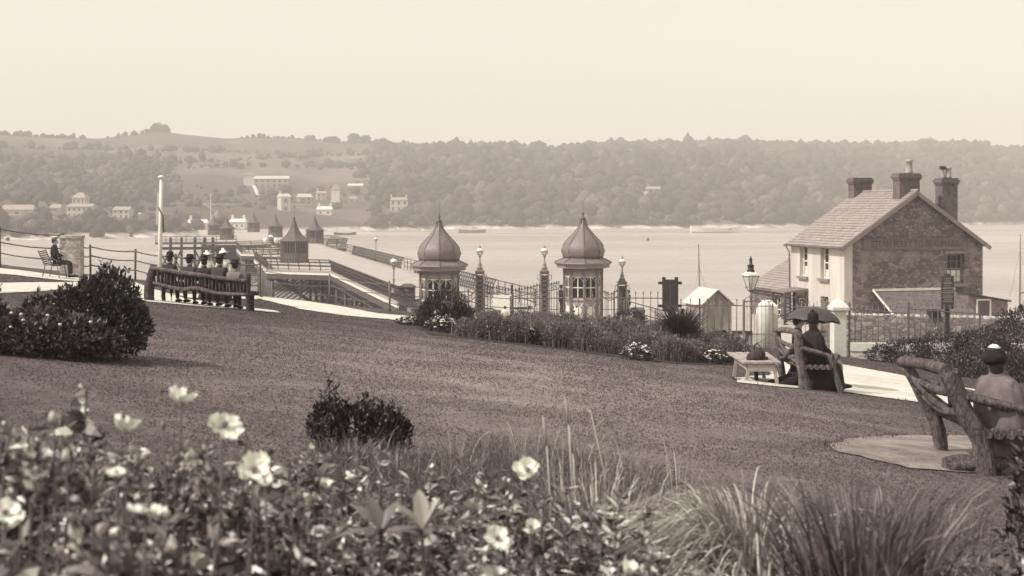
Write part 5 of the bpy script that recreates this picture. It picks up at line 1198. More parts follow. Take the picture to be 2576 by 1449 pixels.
def flower_clump(label, u, v, r, hh, n, gname='white flower clumps along the bed'):
    x, y = G(u, v); t = thing('flower_clump', label, 'flowering plant', (x, y, h(x, y)), 0, gname)
    p, d = blob_points(700, (0, 0, hh * .45), (r, r * .8, hh * .5)); k = p[:, 2] > 0
    V, Fa = leaf_arrays(p[k], d[k] + RNG.normal(size=d[k].shape) * .6, .07, .018); fast('foliage', V, Fa, DARKLEAF, tones(k.sum()), t)
    mb = MB()
    for _ in range(n):
        a = random.uniform(0, 2 * PI); q = random.uniform(0, 1) ** .5; c = (r * q * math.cos(a), r * .8 * q * math.sin(a), hh * (.95 - .55 * q * q) + random.uniform(-.04, .05)); s_ = random.uniform(.025, .05)
        mb.lathe([(0, -.3 * s_), (s_, 0), (s_ * .9, s_ * .35), (0, s_ * .6)], c, 7, 0, True, tilt=(random.uniform(-.5, .5), 'X'))
    mb.build('blossom', mat('white blossom', .72, .1, 9, .8, 0), t); return t
# --- bedding plants: five kinds, copied through the bed
protos = []
for k in range(6):
    t = thing('bedding_plant', 'feathery grey-green bedding plant in the wide flower bed before the palings', 'plant', (0, 0, 0), 0, 'bedding plants in the wide bed')
    n = 520; ang = RNG.uniform(0, 2 * PI, n); b = np.stack([RNG.normal(size=n) * .16, RNG.normal(size=n) * .16, np.zeros(n)], 1)
    V1, F1 = blade_arrays(b, ang, RNG.uniform(.3, .85, n), RNG.uniform(.03, .22, n), RNG.uniform(.005, .010, n), 3, .2)
    fast('stalks', V1, F1, BEDLEAF, np.repeat(RNG.uniform(.1, .9, n), 3), t)
    p, d = blob_points(1100, (0, 0, .36), (.42, .38, .36), .3); q = p[:, 2] > 0
    V2, F2 = leaf_arrays(p[q], d[q] + RNG.normal(size=d[q].shape) * .7 + np.array([0, 0, .5]), RNG.uniform(.06, .13, q.sum()), RNG.uniform(.010, .022, q.sum())); fast('foliage', V2, F2, BEDLEAF, tones(q.sum(), .0, 1, 1.3), t)
    if k in (1, 3):
        mb = MB()
        for _ in range(5): a, r_ = random.uniform(0, 6.28), random.uniform(0, .3); c = (r_ * math.cos(a), r_ * math.sin(a), random.uniform(.6, .92)); mb.lathe([(0, -.03), (.035, 0), (.03, .03), (0, .04)], c, 7)
        mb.build('flower_heads', mat('dark flower', .035, .2, 4), t)
    if k == 4:
        mb = MB()
        for _ in range(9): a, r_ = random.uniform(0, 6.28), random.uniform(.05, .35); c = (r_ * math.cos(a), r_ * math.sin(a), random.uniform(.35, .75)); mb.lathe([(0, -.02), (.028, 0), (.02, .02), (0, .025)], c, 6)
        mb.build('blossom', mat('pale blossom', .5, .1, 5), t)
    protos.append(t)
spots = []
for row, (y0, off) in enumerate(((30.6, .5), (32.0, 0), (33.6, .3), (35.4, .1), (37.2, .4), (39.2, .2), (41.2, .45), (43.0, .15))):
    xl = np.interp(y0, [30, 33, 38, 44], [2.6, -.3, -2.6, -2.4]); xr = np.interp(y0, [30, 31, 36, 44], [5.0, 5.6, 6.2, 5.6])
    x = xl + off * .5
    while x < xr:
        spots.append((x + random.uniform(-.15, .15), y0 + random.uniform(-.3, .3))); x += random.uniform(.62, .9)
for u in range(1120, 1840, 26):
    if 1075 < u < 1150 or 1318 < u < 1366 or 1560 < u < 1645 or 1750 < u: continue
    x, y = G(u, np.interp(u, [1080, 1250, 1420, 1560, 1700, 1850], [838, 858, 876, 896, 911, 914])); spots.append((x, y + random.uniform(.0, .35)))
used = [False] * 6
for i, (x, y) in enumerate(spots):
    if 36.5 < y and x < -1.9: continue
    k = (i * 5 + i // 3) % 6; o = protos[k] if not used[k] else copy_tree(protos[k]); used[k] = True
    o.location = (x, y, h(x, y)); s_ = random.uniform(.62, 1.15) * np.interp(y, [30, 32, 35, 37, 40, 43], [.8, .85, .95, .85, .66, .58]) * (.62 if -1.3 < x < .3 and y > 34.5 else 1); o.scale = (s_ * 1.05, s_ * 1.05, s_); o.rotation_euler.z = random.uniform(0, 6.28)
# --- named plants of the bed
x, y = G(1118, 832); shrub('spiky_shrub', 'dark spiky shrub at the left end of the bed, before the left kiosk', 'shrub', x, y, [(0, 0, .5, .55, .45, .55), (-.3, 0, .35, .4, .4, .4), (.35, .1, .3, .4, .4, .35)], 4200, .14, .010, DARKLEAF, None, 9, upb=1.3)
flower_clump('white flower clump before the dark spiky shrub at the left end of the bed', 1110, 836, .40, .42, 70)
flower_clump('low white flower patch at the lawn tip left of the spiky shrub', 1030, 818, .34, .22, 40)
flower_clump('small white flower sprig at the lawn edge midway along the bed', 1342, 868, .10, .40, 12)
flower_clump('white flower clump at the lawn edge below the dark double board', 1603, 906, .36, .36, 55)
flower_clump('white flower clump under the broom tuft at the right tip of the bed', 1795, 915, .30, .30, 36)
flower_clump('white flower clump at the outermost right end of the bed beside the path', 1832, 914, .22, .26, 22)
x, y = G(1712, 893); tuft('broom_tuft', 'big dark radiating broom tuft at the right end of the bed', 'plant', x, y, 1100, 1.30, 1.25, .010, leaf_mat('broom', .02, .12, .5, .1, .3), None, .16, 4, .05)
x, y = G(1660, 868); shrub('rose_bush', 'dark rounded bush with pale flecks left of the double board', 'shrub', x - .6, y + 3.4, [(0, 0, .45, .6, .5, .45)], 2200, .07, .018, DARKLEAF, None, 6)
# --- big bush at the left edge
x, y = G(150, 905); 
shrub('laurel_bush', 'large dark leafy bush at the left edge of the lawn', 'bush', x - .26, y + .9, [(.52, 0, .52, .36, .5, .46), (.20, .1, .42, .36, .5, .42), (.72, -.05, .32, .30, .45, .34), (.40, .1, .78, .12, .2, .14) , (-.3, .2, .30, .4, .4, .38)], 11500, .072, .017, leaf_mat('laurel leaf', .024, .15, .42, .12, .5), None, 12, upb=.6)
shrub('rose_bush', 'paler leafy bush with a few white blooms at the left edge before the dark bush', 'bush', x - .5, y + .15, [(0, 0, .22, .70, .45, .26), (.55, .05, .2, .45, .4, .22), (-.6, 0, .34, .5, .4, .34), (.95, .1, .10, .22, .2, .12)], 7000, .075, .022, leaf_mat('rose leaf', .03, .24, .5, .2, .45), None, 8)
mb = MB()
for _ in range(12): mb.lathe([(0, -.015), (.02, 0), (.018, .014), (0, .02)], (x - .5 + random.uniform(-.8, .9), y - .2 + random.uniform(-.12, .1), h(x, y) + random.uniform(.12, .6)), 7)
rb = [o for o in COL.objects if o.name.startswith('rose_bush')][-1]; mb.build('blossom', mat('white blossom', .72), rb, True)
# --- hedge and ivy at the right
shrub('hedge_bush', 'tall dark rounded bush at the right edge beside the house', 'bush', 15.3, 37.6, [(-.1, 0, 1.15, .95, .9, 1.1), (1.2, .2, 1.45, 1.1, 1, 1.3), (-1.0, 0, .6, .75, .8, .75), (2.4, .2, 1.5, 1.2, 1, 1.4), (-1.9, .1, .3, .7, .7, .5)], 17000, .10, .021, DARKLEAF, None, 10, upb=.7)
shrub('ivy_bank', 'dark ivy bank smothering the low wall right of the gate', 'bush', 13.6, 42.2, [(-1.15, .2, .25, .55, .5, .40), (-.3, .4, .35, .8, .7, .52), (.9, .3, .45, 1.0, .8, .66), (2.0, 0, .5, 1.0, .8, .75), (3.2, 0, .6, 1.1, .9, .9)], 15000, .09, .024, DARKLEAF, None, 8, upb=.4)
shrub('ivy_bank', 'low dark shrubbery falling from the hedge towards the right-hand bench', 'bush', 13.6, 36.2, [(-.4, 0, .22, .8, .6, .3), (.7, 0, .3, .9, .6, .42), (1.8, 0, .4, .9, .6, .55)], 7000, .09, .024, DARKLEAF, None, 8, upb=.4)
def edge_flowers():
    t = thing('flower_edging', 'ragged edging of small pale flowers below the ivy right of the gate', 'flowers', (12.5, 38.5, h(12.5, 38.5)))
    pts = [Vector((*G(u, v), 0)) for u, v in ((2190, 888), (2260, 897), (2330, 908), (2400, 920), (2470, 928))]; P_ = []
    for a, b in zip(pts, pts[1:]):
        for _ in range(330): q = a.lerp(b, random.random()); P_.append((q.x + random.gauss(0, .1), q.y + random.gauss(0, .35), 0))
    P_ = np.array(P_); P_[:, 2] = H(P_[:, 0], P_[:, 1]) + RNG.uniform(0, .22, len(P_)); d = RNG.normal(size=P_.shape) + np.array([0, -.4, .8])
    V, Fa = leaf_arrays(P_, d, .07, .028); fast('flowers', V, Fa, leaf_mat('pale small flower', .12, .62, .7, .2, .2), tones(len(P_), 0, 1, .9), t, True); return t
edge_flowers()
# --- shrub in the middle of the lawn
x, y = G(905, 1142)
YL = leaf_mat('young shrub leaf', .016, .09, .4, .1, .5)
cs = shrub('young_shrub', 'compact dark shrub with upright shoots alone on the lawn', 'shrub', x, y, [(-.24, 0, .20, .15, .18, .20), (-.05, .02, .17, .17, .18, .19), (.17, 0, .15, .17, .18, .18), (.26, 0, .12, .13, .16, .13)], 3600, .046, .009, YL, None, 8, upb=1.0)
Vs, Fs, T_, o_ = [], [], [], 0
for (dx, hh) in ((-.32, .36), (-.28, .46), (-.23, .60), (-.18, .50), (-.1, .42), (.0, .41), (.05, .45), (.10, .41), (.17, .38), (.25, .40), (.31, .33), (-.37, .28), (.36, .24)):
    n = int(hh * 170); zz = RNG.uniform(.1, hh, n); a = RNG.uniform(0, 6.28, n); p = np.stack([dx + RNG.normal(size=n) * .006, RNG.normal(size=n) * .03, zz], 1); d = np.stack([np.cos(a) * .75, np.sin(a) * .75, np.full(n, .85)], 1)
    V, Fa = leaf_arrays(p, d, RNG.uniform(.035, .055, n), .0085); Vs.append(V); Fs.append(Fa + o_); o_ += len(V); T_.append(tones(n))
fast('shoots', np.concatenate(Vs), np.concatenate(Fs), YL, np.concatenate(T_), cs)
# --- wispy heath and grasses in the middle foreground
hp = []
for k in range(4):
    t = thing('heath_tuft', 'wispy grey heathy tuft between the lawn and the flower border', 'grass tuft', (0, 0, 0), 0, 'heathy tufts along the border')
    n = 420; ang = RNG.uniform(0, 2 * PI, n); b = np.stack([RNG.normal(size=n) * .13, RNG.normal(size=n) * .13, np.full(n, -.02)], 1)
    V, Fa = blade_arrays(b, ang, RNG.uniform(.06, .42, n), RNG.uniform(.02, .24, n), RNG.uniform(.0011, .0026, n), 4, .5); fast('blades', V, Fa, leaf_mat('heath stem', .06, .42, .7, .2, .2), np.repeat(RNG.uniform(0, 1, n) ** 1.4, 4), t)
    p, d = blob_points(900, (0, 0, .12), (.26, .24, .16), .1); q = p[:, 2] > 0
    V, Fa = leaf_arrays(p[q], d[q] + RNG.normal(size=d[q].shape) + np.array([0, 0, .8]), RNG.uniform(.02, .05, q.sum()), RNG.uniform(.002, .005, q.sum())); fast('foliage', V, Fa, BEDLEAF, tones(q.sum()), t); hp.append(t)
us_ = [False] * 4; cnt = 0
for y0 in (6.0, 6.5, 7.0, 7.5, 8.0, 8.5, 9.0, 9.5, 10.0):
    xl, xr = np.interp(y0, [6, 8, 8.7, 8.8, 10], [-1.3, -1.2, -1.0, -.35, -.2]), np.interp(y0, [6, 8, 10], [.8, .8, .45]); x = xl + random.uniform(0, .3)
    while x < xr:
        k = cnt % 4; o = hp[k] if not us_[k] else copy_tree(hp[k]); us_[k] = True; cnt += 1; xx, yy = x + random.uniform(-.1, .1), y0 + random.uniform(-.2, .2)
        o.location = (xx, yy, h(xx, yy)); s_ = random.uniform(.7, 1.15) * np.interp(y0, [6, 8.6, 10], [1, 1, .6]); o.scale = (s_ * 1.2, s_ * 1.2, s_); o.rotation_euler.z = random.uniform(0, 6.28); x += random.uniform(.3, .44)
# --- reedy clumps right of the middle
tuft('reed_clump', 'wide fountain-shaped pale grass clump arching to the left in the foreground', 'grass clump', 1.12, 5.9, 1300, .70, 1.0, .0055, REEDLEAF, None, .22, 10, .62, lean=(2.7, 1.05))
tuft('reed_clump', 'low arching grass clump between the pale fountain clump and the upright iris tuft', 'grass clump', .92, 4.7, 520, .50, .66, .0052, REEDLEAF, None, .2, 7, .5, lean=(2.6, .9))
tuft('iris_tuft', 'tuft of broad upright sword leaves in the right foreground', 'grass clump', 1.42, 5.2, 360, .80, .52, .0085, leaf_mat('iris blade', .05), None, .30, 6, .2)
tuft('reed_clump', 'low dark grass clump right of the upright iris tuft', 'grass clump', 1.95, 5.2, 560, .46, .70, .005, leaf_mat('iris blade', .04), None, .25, 6, .5)
tuft('reed_clump', 'loose dark grass growing round the sandy patch before the right-hand bench', 'grass clump', 2.55, 8.4, 420, .26, .4, .005, leaf_mat('iris blade', .04), None, .7, 4, .3)
tuft('reed_clump', 'scattered grass below the right-hand bench in the right foreground', 'grass clump', 2.7, 6.4, 420, .30, .45, .006, leaf_mat('iris blade', .04), None, .6, 5, .35)
tuft('reed_clump', 'wispy pale grass standing left of the fountain grass clump', 'grass clump', .45, 6.6, 320, .55, .40, .004, REEDLEAF, None, .35, 5, .3)
for k, (x, y, hh) in enumerate(((.15, 8.4, .55), (.5, 8.9, .62), (-.35, 8.0, .5), (.75, 8.2, .66), (.3, 7.4, .6), (1.0, 7.6, .62), (-.7, 7.6, .48), (.05, 9.3, .45))):
    tuft('heath_tuft', 'thin tall wispy stems rising over the lawn from the border', 'grass tuft', x, y, 46, hh, hh * .5, .0022, REEDLEAF, 'tall wisps over the lawn', .16, 6, .3)
t = thing('seed_stalk', 'tall bare seed stalk with side twigs leaning over the lawn', 'stalk', (.58, 7.6, h(.58, 7.6))); mb = MB(); mb.tube([(0, 0, 0), (-.03, 0, .35), (-.11, 0, .7)], [.007, .003], 5); 
for z_, dx in ((.3, .06), (.45, -.06), (.6, .05), (.66, -.05)): mb.tube([(-.03 - z_ * .08, 0, z_), (-.03 - z_ * .08 + dx, 0, z_ + .05)], [.004, .002], 4)
mb.build('stem', PALELEAF if False else mat('dry straw', .42, .15, 9), t)
for k, (u, v, Y, lab) in enumerate(((1430, 1060, 6.8, 'pale dry grass stalk rising beside the white flower on the border'), (1440, 1130, 6.6, 'thick pale split stalk left of the fountain grass clump'), (1375, 1110, 6.4, 'short pale pod on a stalk above the middle white flower'))):
    x, z = X_(u, Y), zat(v, Y); t = thing('dry_stalk', lab, 'stalk', (x, Y, h(x, Y)), 0, None); hh = z - h(x, Y); mb = MB(); mb.tube([(.03, 0, 0), (.02, 0, hh * .5), (0, 0, hh)], [.005, .004], 5); mb.tube([(0, 0, hh - .02), (-.01, 0, hh + .08), (-.02, 0, hh + .13)], [.006, .009, .002], 6); mb.build('stem', mat('dry straw', .42), t)
# --- foreground border: leafy plants
fp = []
for k in range(6):
    t = thing('border_plant', 'leafy light-flecked border plant in the crowded foreground flower border', 'plant', (0, 0, 0), 0, 'leafy plants of the foreground border')
    Vs, Fs, T_, o_ = [], [], [], 0; mb = MB()
    for s_ in range(7 + k % 3):
        a = random.uniform(0, 6.28); r_ = random.uniform(.02, .17); hh = random.uniform(.28, .56); bx, by = r_ * math.cos(a), r_ * math.sin(a); ex, ey = bx * 1.5, by * 1.5
        mb.tube([(bx, by, -.02), ((bx + ex) / 2, (by + ey) / 2, hh * .5), (ex, ey, hh)], [.005, .003], 5)
        n = 34; q = RNG.uniform(.1, 1, n); an = RNG.uniform(0, 6.28, n); p = np.stack([bx + (ex - bx) * q, by + (ey - by) * q, hh * q], 1); d = np.stack([np.cos(an), np.sin(an), RNG.uniform(-.15, 1.0, n)], 1)
        V, Fa = leaf_arrays2(p, d, RNG.uniform(.035, .115, n) * (1.1 - .4 * q), RNG.uniform(.008, .019, n) if k % 2 else RNG.uniform(.005, .010, n), .4); Vs.append(V); Fs.append(Fa + o_); o_ += len(V); T_.append(np.repeat(RNG.uniform(0, 1, n) ** 1.15, 4))
    fast('foliage', np.concatenate(Vs), np.concatenate(Fs), FORELEAF, np.concatenate(T_), t); mb.build('stem', TWIG, t); fp.append(t)
us_ = [False] * 6; cnt = 0
def place_border(x, y, s_):
    global cnt
    k = (cnt * 5 + cnt // 4) % 6; o = fp[k] if not us_[k] else copy_tree(fp[k]); us_[k] = True; cnt += 1
    o.location = (x, y, h(x, y)); o.scale = (s_ * 1.1, s_ * 1.1, s_); o.rotation_euler.z = random.uniform(0, 6.28)
for y0 in np.arange(3.3, 6.2, .27):
    xr = np.interp(y0, [3.3, 4.5, 6], [.5, .62, .3]); xl = -.44 * y0 - .15
    if y0 > 5.3: xl = np.interp(y0, [5.3, 6.2], [-1.5, -1.1])
    x = xl + random.uniform(0, .2)
    while x < xr: place_border(x + random.uniform(-.06, .06), y0 + random.uniform(-.1, .1), random.uniform(.62, 1.2) * np.interp(x / y0, [-.42, -.25, -.12, .1], [1.30, 1.12, .92, .82])); x += random.uniform(.24, .34)
for y0 in np.arange(3.5, 4.9, .3):
    x = .40 * y0
    while x < .48 * y0 + .1: place_border(x + random.uniform(-.05, .05), y0, random.uniform(.8, 1.15)); x += .25
# undergrowth between them: one mass nobody could count
n = 16000; y = RNG.uniform(3.0, 7.2, n); x = RNG.uniform(-.5, .46, n) * y; p = np.stack([x, y, H(x, y) + RNG.uniform(0, .16, n)], 1)
V, Fa = leaf_arrays(p, RNG.normal(size=(n, 3)) + np.array([0, 0, .8]), RNG.uniform(.03, .08, n), RNG.uniform(.006, .016, n)); tag(fast('undergrowth', V, Fa, FORELEAF, tones(n, 0, .75, 2.2)), 'low tangled undergrowth covering the soil of the foreground border', 'undergrowth', kind='stuff')
# --- large-leaved rosettes
def rosette(label, u, v, Y, leaves):
    x = X_(u, Y); z = zat(v, Y); t = thing('rosette_plant', label, 'plant', (x, Y, h(x, Y)), 0, 'large-leaved rosettes in the border'); hh = z - h(x, Y)
    MB().tube([(0, 0, -.02), (.01, 0, hh * .5), (0, 0, hh)], [.008, .006], 6).build('stem', TWIG, t)
    for (ang, el, L, w_, tone) in leaves:
        V, Fc = [], []; k = 7; d = Vector((math.cos(ang) * math.cos(el), math.sin(ang) * math.cos(el), math.sin(el))); sd_ = Vector((-math.sin(ang), math.cos(ang), 0)); up = sd_.cross(d) * -1
        for i in range(k):
            q = i / (k - 1); c = Vector((0, 0, hh)) + d * L * q + Vector((0, 0, -.22 * L * q * q)); ww = w_ * math.sin(PI * min(1, q * .93 + .04)) ** .8
            V += [tuple(c + sd_ * ww + up * ww * .3), tuple(c), tuple(c - sd_ * ww + up * ww * .3)]
        Fc = [(i * 3 + j, i * 3 + j + 1, i * 3 + 4 + j, i * 3 + 3 + j) for i in range(k - 1) for j in range(2)]
        MB().add(V, Fc, tone, True).build('leaf', PALELEAF if tone > .4 else FORELEAF, t)
    return t
rosette('rosette of broad leaves standing dark before the border, left of the pale-leaved one', 958, 1335, 4.3, [(2.6, .7, .17, .026, .35), (2.2, 1.0, .16, .024, .3), (.9, .9, .15, .024, .25), (.4, .6, .15, .022, .2), (3.4, .1, .17, .026, .3), (-.3, .2, .14, .022, .2), (4.4, .3, .13, .024, .1), (5.2, .4, .13, .02, .15)])
rosette('rosette with upright pale felted leaves in the middle of the border', 1062, 1330, 4.2, [(2.0, 1.35, .16, .028, .95), (2.9, .8, .15, .024, .6), (.5, 1.1, .14, .024, .8), (.2, .75, .15, .022, .55), (3.6, .2, .14, .022, .3), (5, .3, .13, .022, .2), (-.2, .2, .14, .022, .2)])
# --- white poppies
def poppy(label, u, v, Y, r, tilt=(0, 0), cup=.5, petals=6, seed=0, name='poppy', stem_u=None):
    x, z = X_(u, Y), zat(v, Y); rr = random.Random(seed); t = thing(name, label, 'flower', (x, Y, h(x, Y)), 0, 'white poppies of the border'); hh = z - h(x, Y); sx_ = rr.uniform(-.05, .05) if stem_u is None else stem_u
    MB().tube([(sx_, 0, -.02), (sx_ * .7, .01, hh * .5), (0, 0, hh)], [.005, .0035], 6).build('stem', mat('poppy stem', .10, .2, 9), t)
    head = MB(); R_ = Matrix.Rotation(-tilt[0], 3, 'X') @ Matrix.Rotation(tilt[1], 3, 'Y')
    for k in range(petals):
        a0 = 2 * PI * k / petals + rr.uniform(-.2, .2); V, T2 = [], []; nr, na = 6, 9; cp = cup * rr.uniform(.5, 1.3); rk = r * rr.uniform(.85, 1.12); spread = 1.25
        for i in range(nr):
            q = i / (nr - 1)
            for j in range(na):
                b = (j / (na - 1) - .5) * spread * (1.0 if q > 0 else .2); edge = 1 - .16 * (2 * j / (na - 1) - 1) ** 2
                rad = rk * q ** .8 * edge * math.cos(cp * .7 * q); w_ = rr.uniform(-1, 1) * r * .16 * q; zz = rk * math.sin(cp) * q ** 1.5 + w_ + r * .06 * (k % 2)
                V.append(tuple(R_ @ Vector((rad * math.cos(a0 + b), rad * math.sin(a0 + b), zz)) + Vector((0, 0, hh))))
        head.add(V, [(i * na + j, i * na + j + 1, (i + 1) * na + j + 1, (i + 1) * na + j) for i in range(nr - 1) for j in range(na - 1)], rr.uniform(.4, 1), True)
    head.build('petals', PETAL, t)
    c = R_ @ Vector((0, 0, r * .2)) + Vector((0, 0, hh)); MB().lathe([(0, -r * .2), (r * .17, 0), (r * .2, r * .15), (r * .1, r * .24), (0, r * .25)], tuple(c), 10).build('seed_pod', mat('seed pod', .16, .2, 9), t); return t
def bud(label, u, v, Y, r, pale=True):
    x, z = X_(u, Y), zat(v, Y); t = thing('flower_bud', label, 'flower', (x, Y, h(x, Y)), 0, 'buds above the border'); hh = z - h(x, Y); MB().tube([(.02, 0, -.02), (.015, 0, hh * .6), (0, 0, hh)], [.005, .0035], 6).build('stem', mat('poppy stem', .10), t)
    MB().lathe([(0, -r), (r * .7, -r * .5), (r * .8, .2 * r), (r * .5, r), (0, r * 1.4)], (0, 0, hh), 10).build('head', mat('pale bud', .5, .15, 9) if pale else mat('green bud', .2, .2, 9), t)
poppy('white poppy seen edge-on, highest of the foreground flowers', 457, 1012, 4.3, .058, (.05, .15), .7, 6, 1); poppy('ragged white poppy left of the edge-on one, above its dark stem', 315, 1085, 4.0, .052, (.45, .1), .75, 7, 2, stem_u=.03)
poppy('white poppy tilted to the right with a hanging petal, right of the edge-on one', 562, 1078, 4.05, .062, (-.5, .45), .35, 6, 3); poppy('round cupped white poppy above a smaller bloom, right of the left border', 640, 1190, 3.9, .060, (-.75, .05), .75, 6, 4); poppy('half-open bloom tucked under the round cupped white poppy', 667, 1216, 3.95, .026, (-.6, 0), .6, 5, 5)
poppy('white double flower beside the pale stalks in the middle of the border', 1328, 1190, 4.7, .056, (-.6, -.1), .8, 7, 6); poppy('low white flower of separate petals left of the fountain grass', 1250, 1360, 4.4, .05, (-.7, .2), .4, 6, 7); poppy('wide drooping white bloom out of focus at the lower left', 368, 1290, 3.3, .058, (.15, .1), .15, 7, 8)
poppy('white bloom cut by the left edge of the picture', 12, 1298, 3.6, .05, (-.5, .3), .5, 6, 9); poppy('small faint bloom low above the left border', 293, 1192, 3.4, .027, (-.2, 0), .3, 6, 10); poppy('cluster of small white petals left of the dark rosette', 818, 1222, 4.6, .03, (-.4, .3), .9, 5, 11); poppy('white bloom at the bottom edge before the iris tuft', 1582, 1440, 4.2, .036, (-.5, .1), 1.0, 6, 12)
poppy('white bloom low at the right end of the left border beside the reeds', 1335, 1330, 4.5, .032, (-.6, .2), .9, 5, 14)
bud('pale bud on a straight stem at the far left of the border', 133, 1052, 3.7, .016); bud('nodding green bud between the two left poppies', 411, 1070, 4.2, .013, False); bud('pale bud standing beside the hanging-petalled poppy', 520, 1105, 4.4, .010, False); bud('round pale seed head left of the drooping bloom', 165, 1150, 3.8, .016)
def spike(label, u, v, Y, L):
    x, z = X_(u, Y), zat(v, Y); t = thing('flower_spike', label, 'flower', (x, Y, h(x, Y)), 0, 'leafy flower spikes in the left border'); hh = z - h(x, Y); MB().tube([(.02, 0, -.02), (.01, 0, hh)], [.006, .002], 6).build('stem', TWIG, t); n = 70
    q = RNG.uniform(0, 1, n); a = RNG.uniform(0, 6.28, n); p = np.stack([np.cos(a) * .01, np.sin(a) * .01, hh - L * q], 1); d = np.stack([np.cos(a), np.sin(a), np.full(n, .9)], 1); V, Fa = leaf_arrays(p, d, .02 + .035 * q, .006 + .009 * q, .3); fast('bells', V, Fa, FORELEAF, tones(n, 0, 1, 1.2), t)
for a in (('pale looped flower spike at the left of the border', 66, 1115, 3.8, .18), ('bell-flowered spike left of the ragged poppy', 168, 1125, 3.9, .17), ('dark leafy spike below the edge-on poppy', 432, 1105, 4.3, .30), ('tallest dark leafy spike between the edge-on poppy and the tilted one', 455, 1100, 4.4, .30), ('thin spike left of the round cupped poppy', 515, 1130, 4.2, .16), ('curled flower spike between the drooping bloom and the round poppy', 528, 1160, 4.1, .2), ('tall flower spike leaning at the far left of the border', 95, 1095, 3.7, 0.22), ('leafy spike right of the bell-flowered one in the left border', 225, 1120, 3.9, 0.2), ('leafy spike right under the ragged white poppy', 345, 1140, 4.0, 0.22), ('leafy spike left of the round cupped poppy, below the tilted one', 590, 1180, 4.3, 0.2), ('low spike between the round cupped poppy and the small petal cluster', 745, 1230, 4.5, 0.2)): spike(*a)
# --- blurred leafy sprays at the right foreground corner
x, y = 2.02, 4.7; shrub('corner_bush', 'dark out-of-focus bush in the bottom right corner', 'bush', x, y, [(-.10, 0, .06, .28, .3, .20), (.15, .1, .16, .2, .3, .26), (-.32, .1, .0, .22, .25, .14)], 2000, .06, .016, FORELEAF, None, 6)
shrub('leafy_branch', 'blurred leafy branch before the person on the right-hand bench', 'branch', 2.66, 6.6, [(0, 0, .35, .09, .12, .30), (.08, 0, .72, .10, .12, .16)], 420, .06, .015, DARKLEAF, None, 4)
# ------------------------------------------------------------------ benches
LOG = mat('driftwood log', .15, .5, 7, .95, 1.0, .03, streak=True, spec=.15)
LOGD = mat('dark rustic log', .10, .35, 5, .9, .8, .02, streak=True)
def log(mb, pts, r, jit=.10, n=10, seg=6):
    """knotty branch: a smooth curve through pts with slow wander, ridges along the grain and a few knots"""
    P_ = [Vector(p) for p in pts]; r0 = r if np.isscalar(r) else r[0]; m = len(P_)
    P_ = [P_[0]] + [p + Vector([random.uniform(-.22, .22) * r0 for _ in range(3)]) for p in P_[1:-1]] + [P_[-1]]
    if m == 2: P_ = [P_[0], P_[0].lerp(P_[1], .5) + Vector([random.uniform(-.35, .35) * r0 for _ in range(3)]), P_[1]]; m = 3
    rk = [r] * m if np.isscalar(r) else list(np.interp(np.linspace(0, 1, m), np.linspace(0, 1, len(r)), r)); C, R = [], []
    for i in range(m - 1):
        p0, p1, p2, p3 = P_[max(i - 1, 0)], P_[i], P_[i + 1], P_[min(i + 2, m - 1)]
        for q in range(seg):
            t = q / seg; C.append(.5 * ((2 * p1) + (p2 - p0) * t + (2 * p0 - 5 * p1 + 4 * p2 - p3) * t * t + (3 * p1 - p0 - 3 * p2 + p3) * t ** 3)); R.append(rk[i] + (rk[i + 1] - rk[i]) * t)
    C.append(P_[-1]); R.append(rk[-1]); k = len(C); ph = [random.uniform(0, 6) for _ in range(4)]; kn = [(random.uniform(.1, .9) * k, random.uniform(0, 6.28), random.uniform(.2, .45)) for _ in range(2)]
    V = []; prev = None
    for i, p in enumerate(C):
        d = (C[min(i + 1, k - 1)] - C[max(i - 1, 0)]).normalized()
        x = d.cross(Vector((0, 0, 1)) if abs(d.z) < .9 else Vector((1, 0, 0))).normalized() if prev is None else (prev - d * prev.dot(d)).normalized(); prev = x; y = d.cross(x)
        for j in range(n):
            a = 2 * PI * j / n; w_ = 1 + jit * (.7 * math.sin(3 * a + ph[0] + i * .25) + .5 * math.sin(5 * a + ph[1] - i * .1) + .3 * math.sin(i * .9 + ph[2]))
            for (ki, ka, kr) in kn: w_ += kr * math.exp(-((i - ki) / 1.1) ** 2) * max(0, math.cos(a - ka)) ** 4
            V.append(p + (x * math.cos(a) + y * math.sin(a)) * R[i] * w_)
    Fs = [(i * n + j, i * n + (j + 1) % n, (i + 1) * n + (j + 1) % n, (i + 1) * n + j) for i in range(k - 1) for j in range(n)] + [tuple(range(n - 1, -1, -1)), tuple((k - 1) * n + j for j in range(n))]
    mb.add([tuple(v) for v in V], Fs, smooth=True); mb.smooth[-2:] = [False, False]; return mb
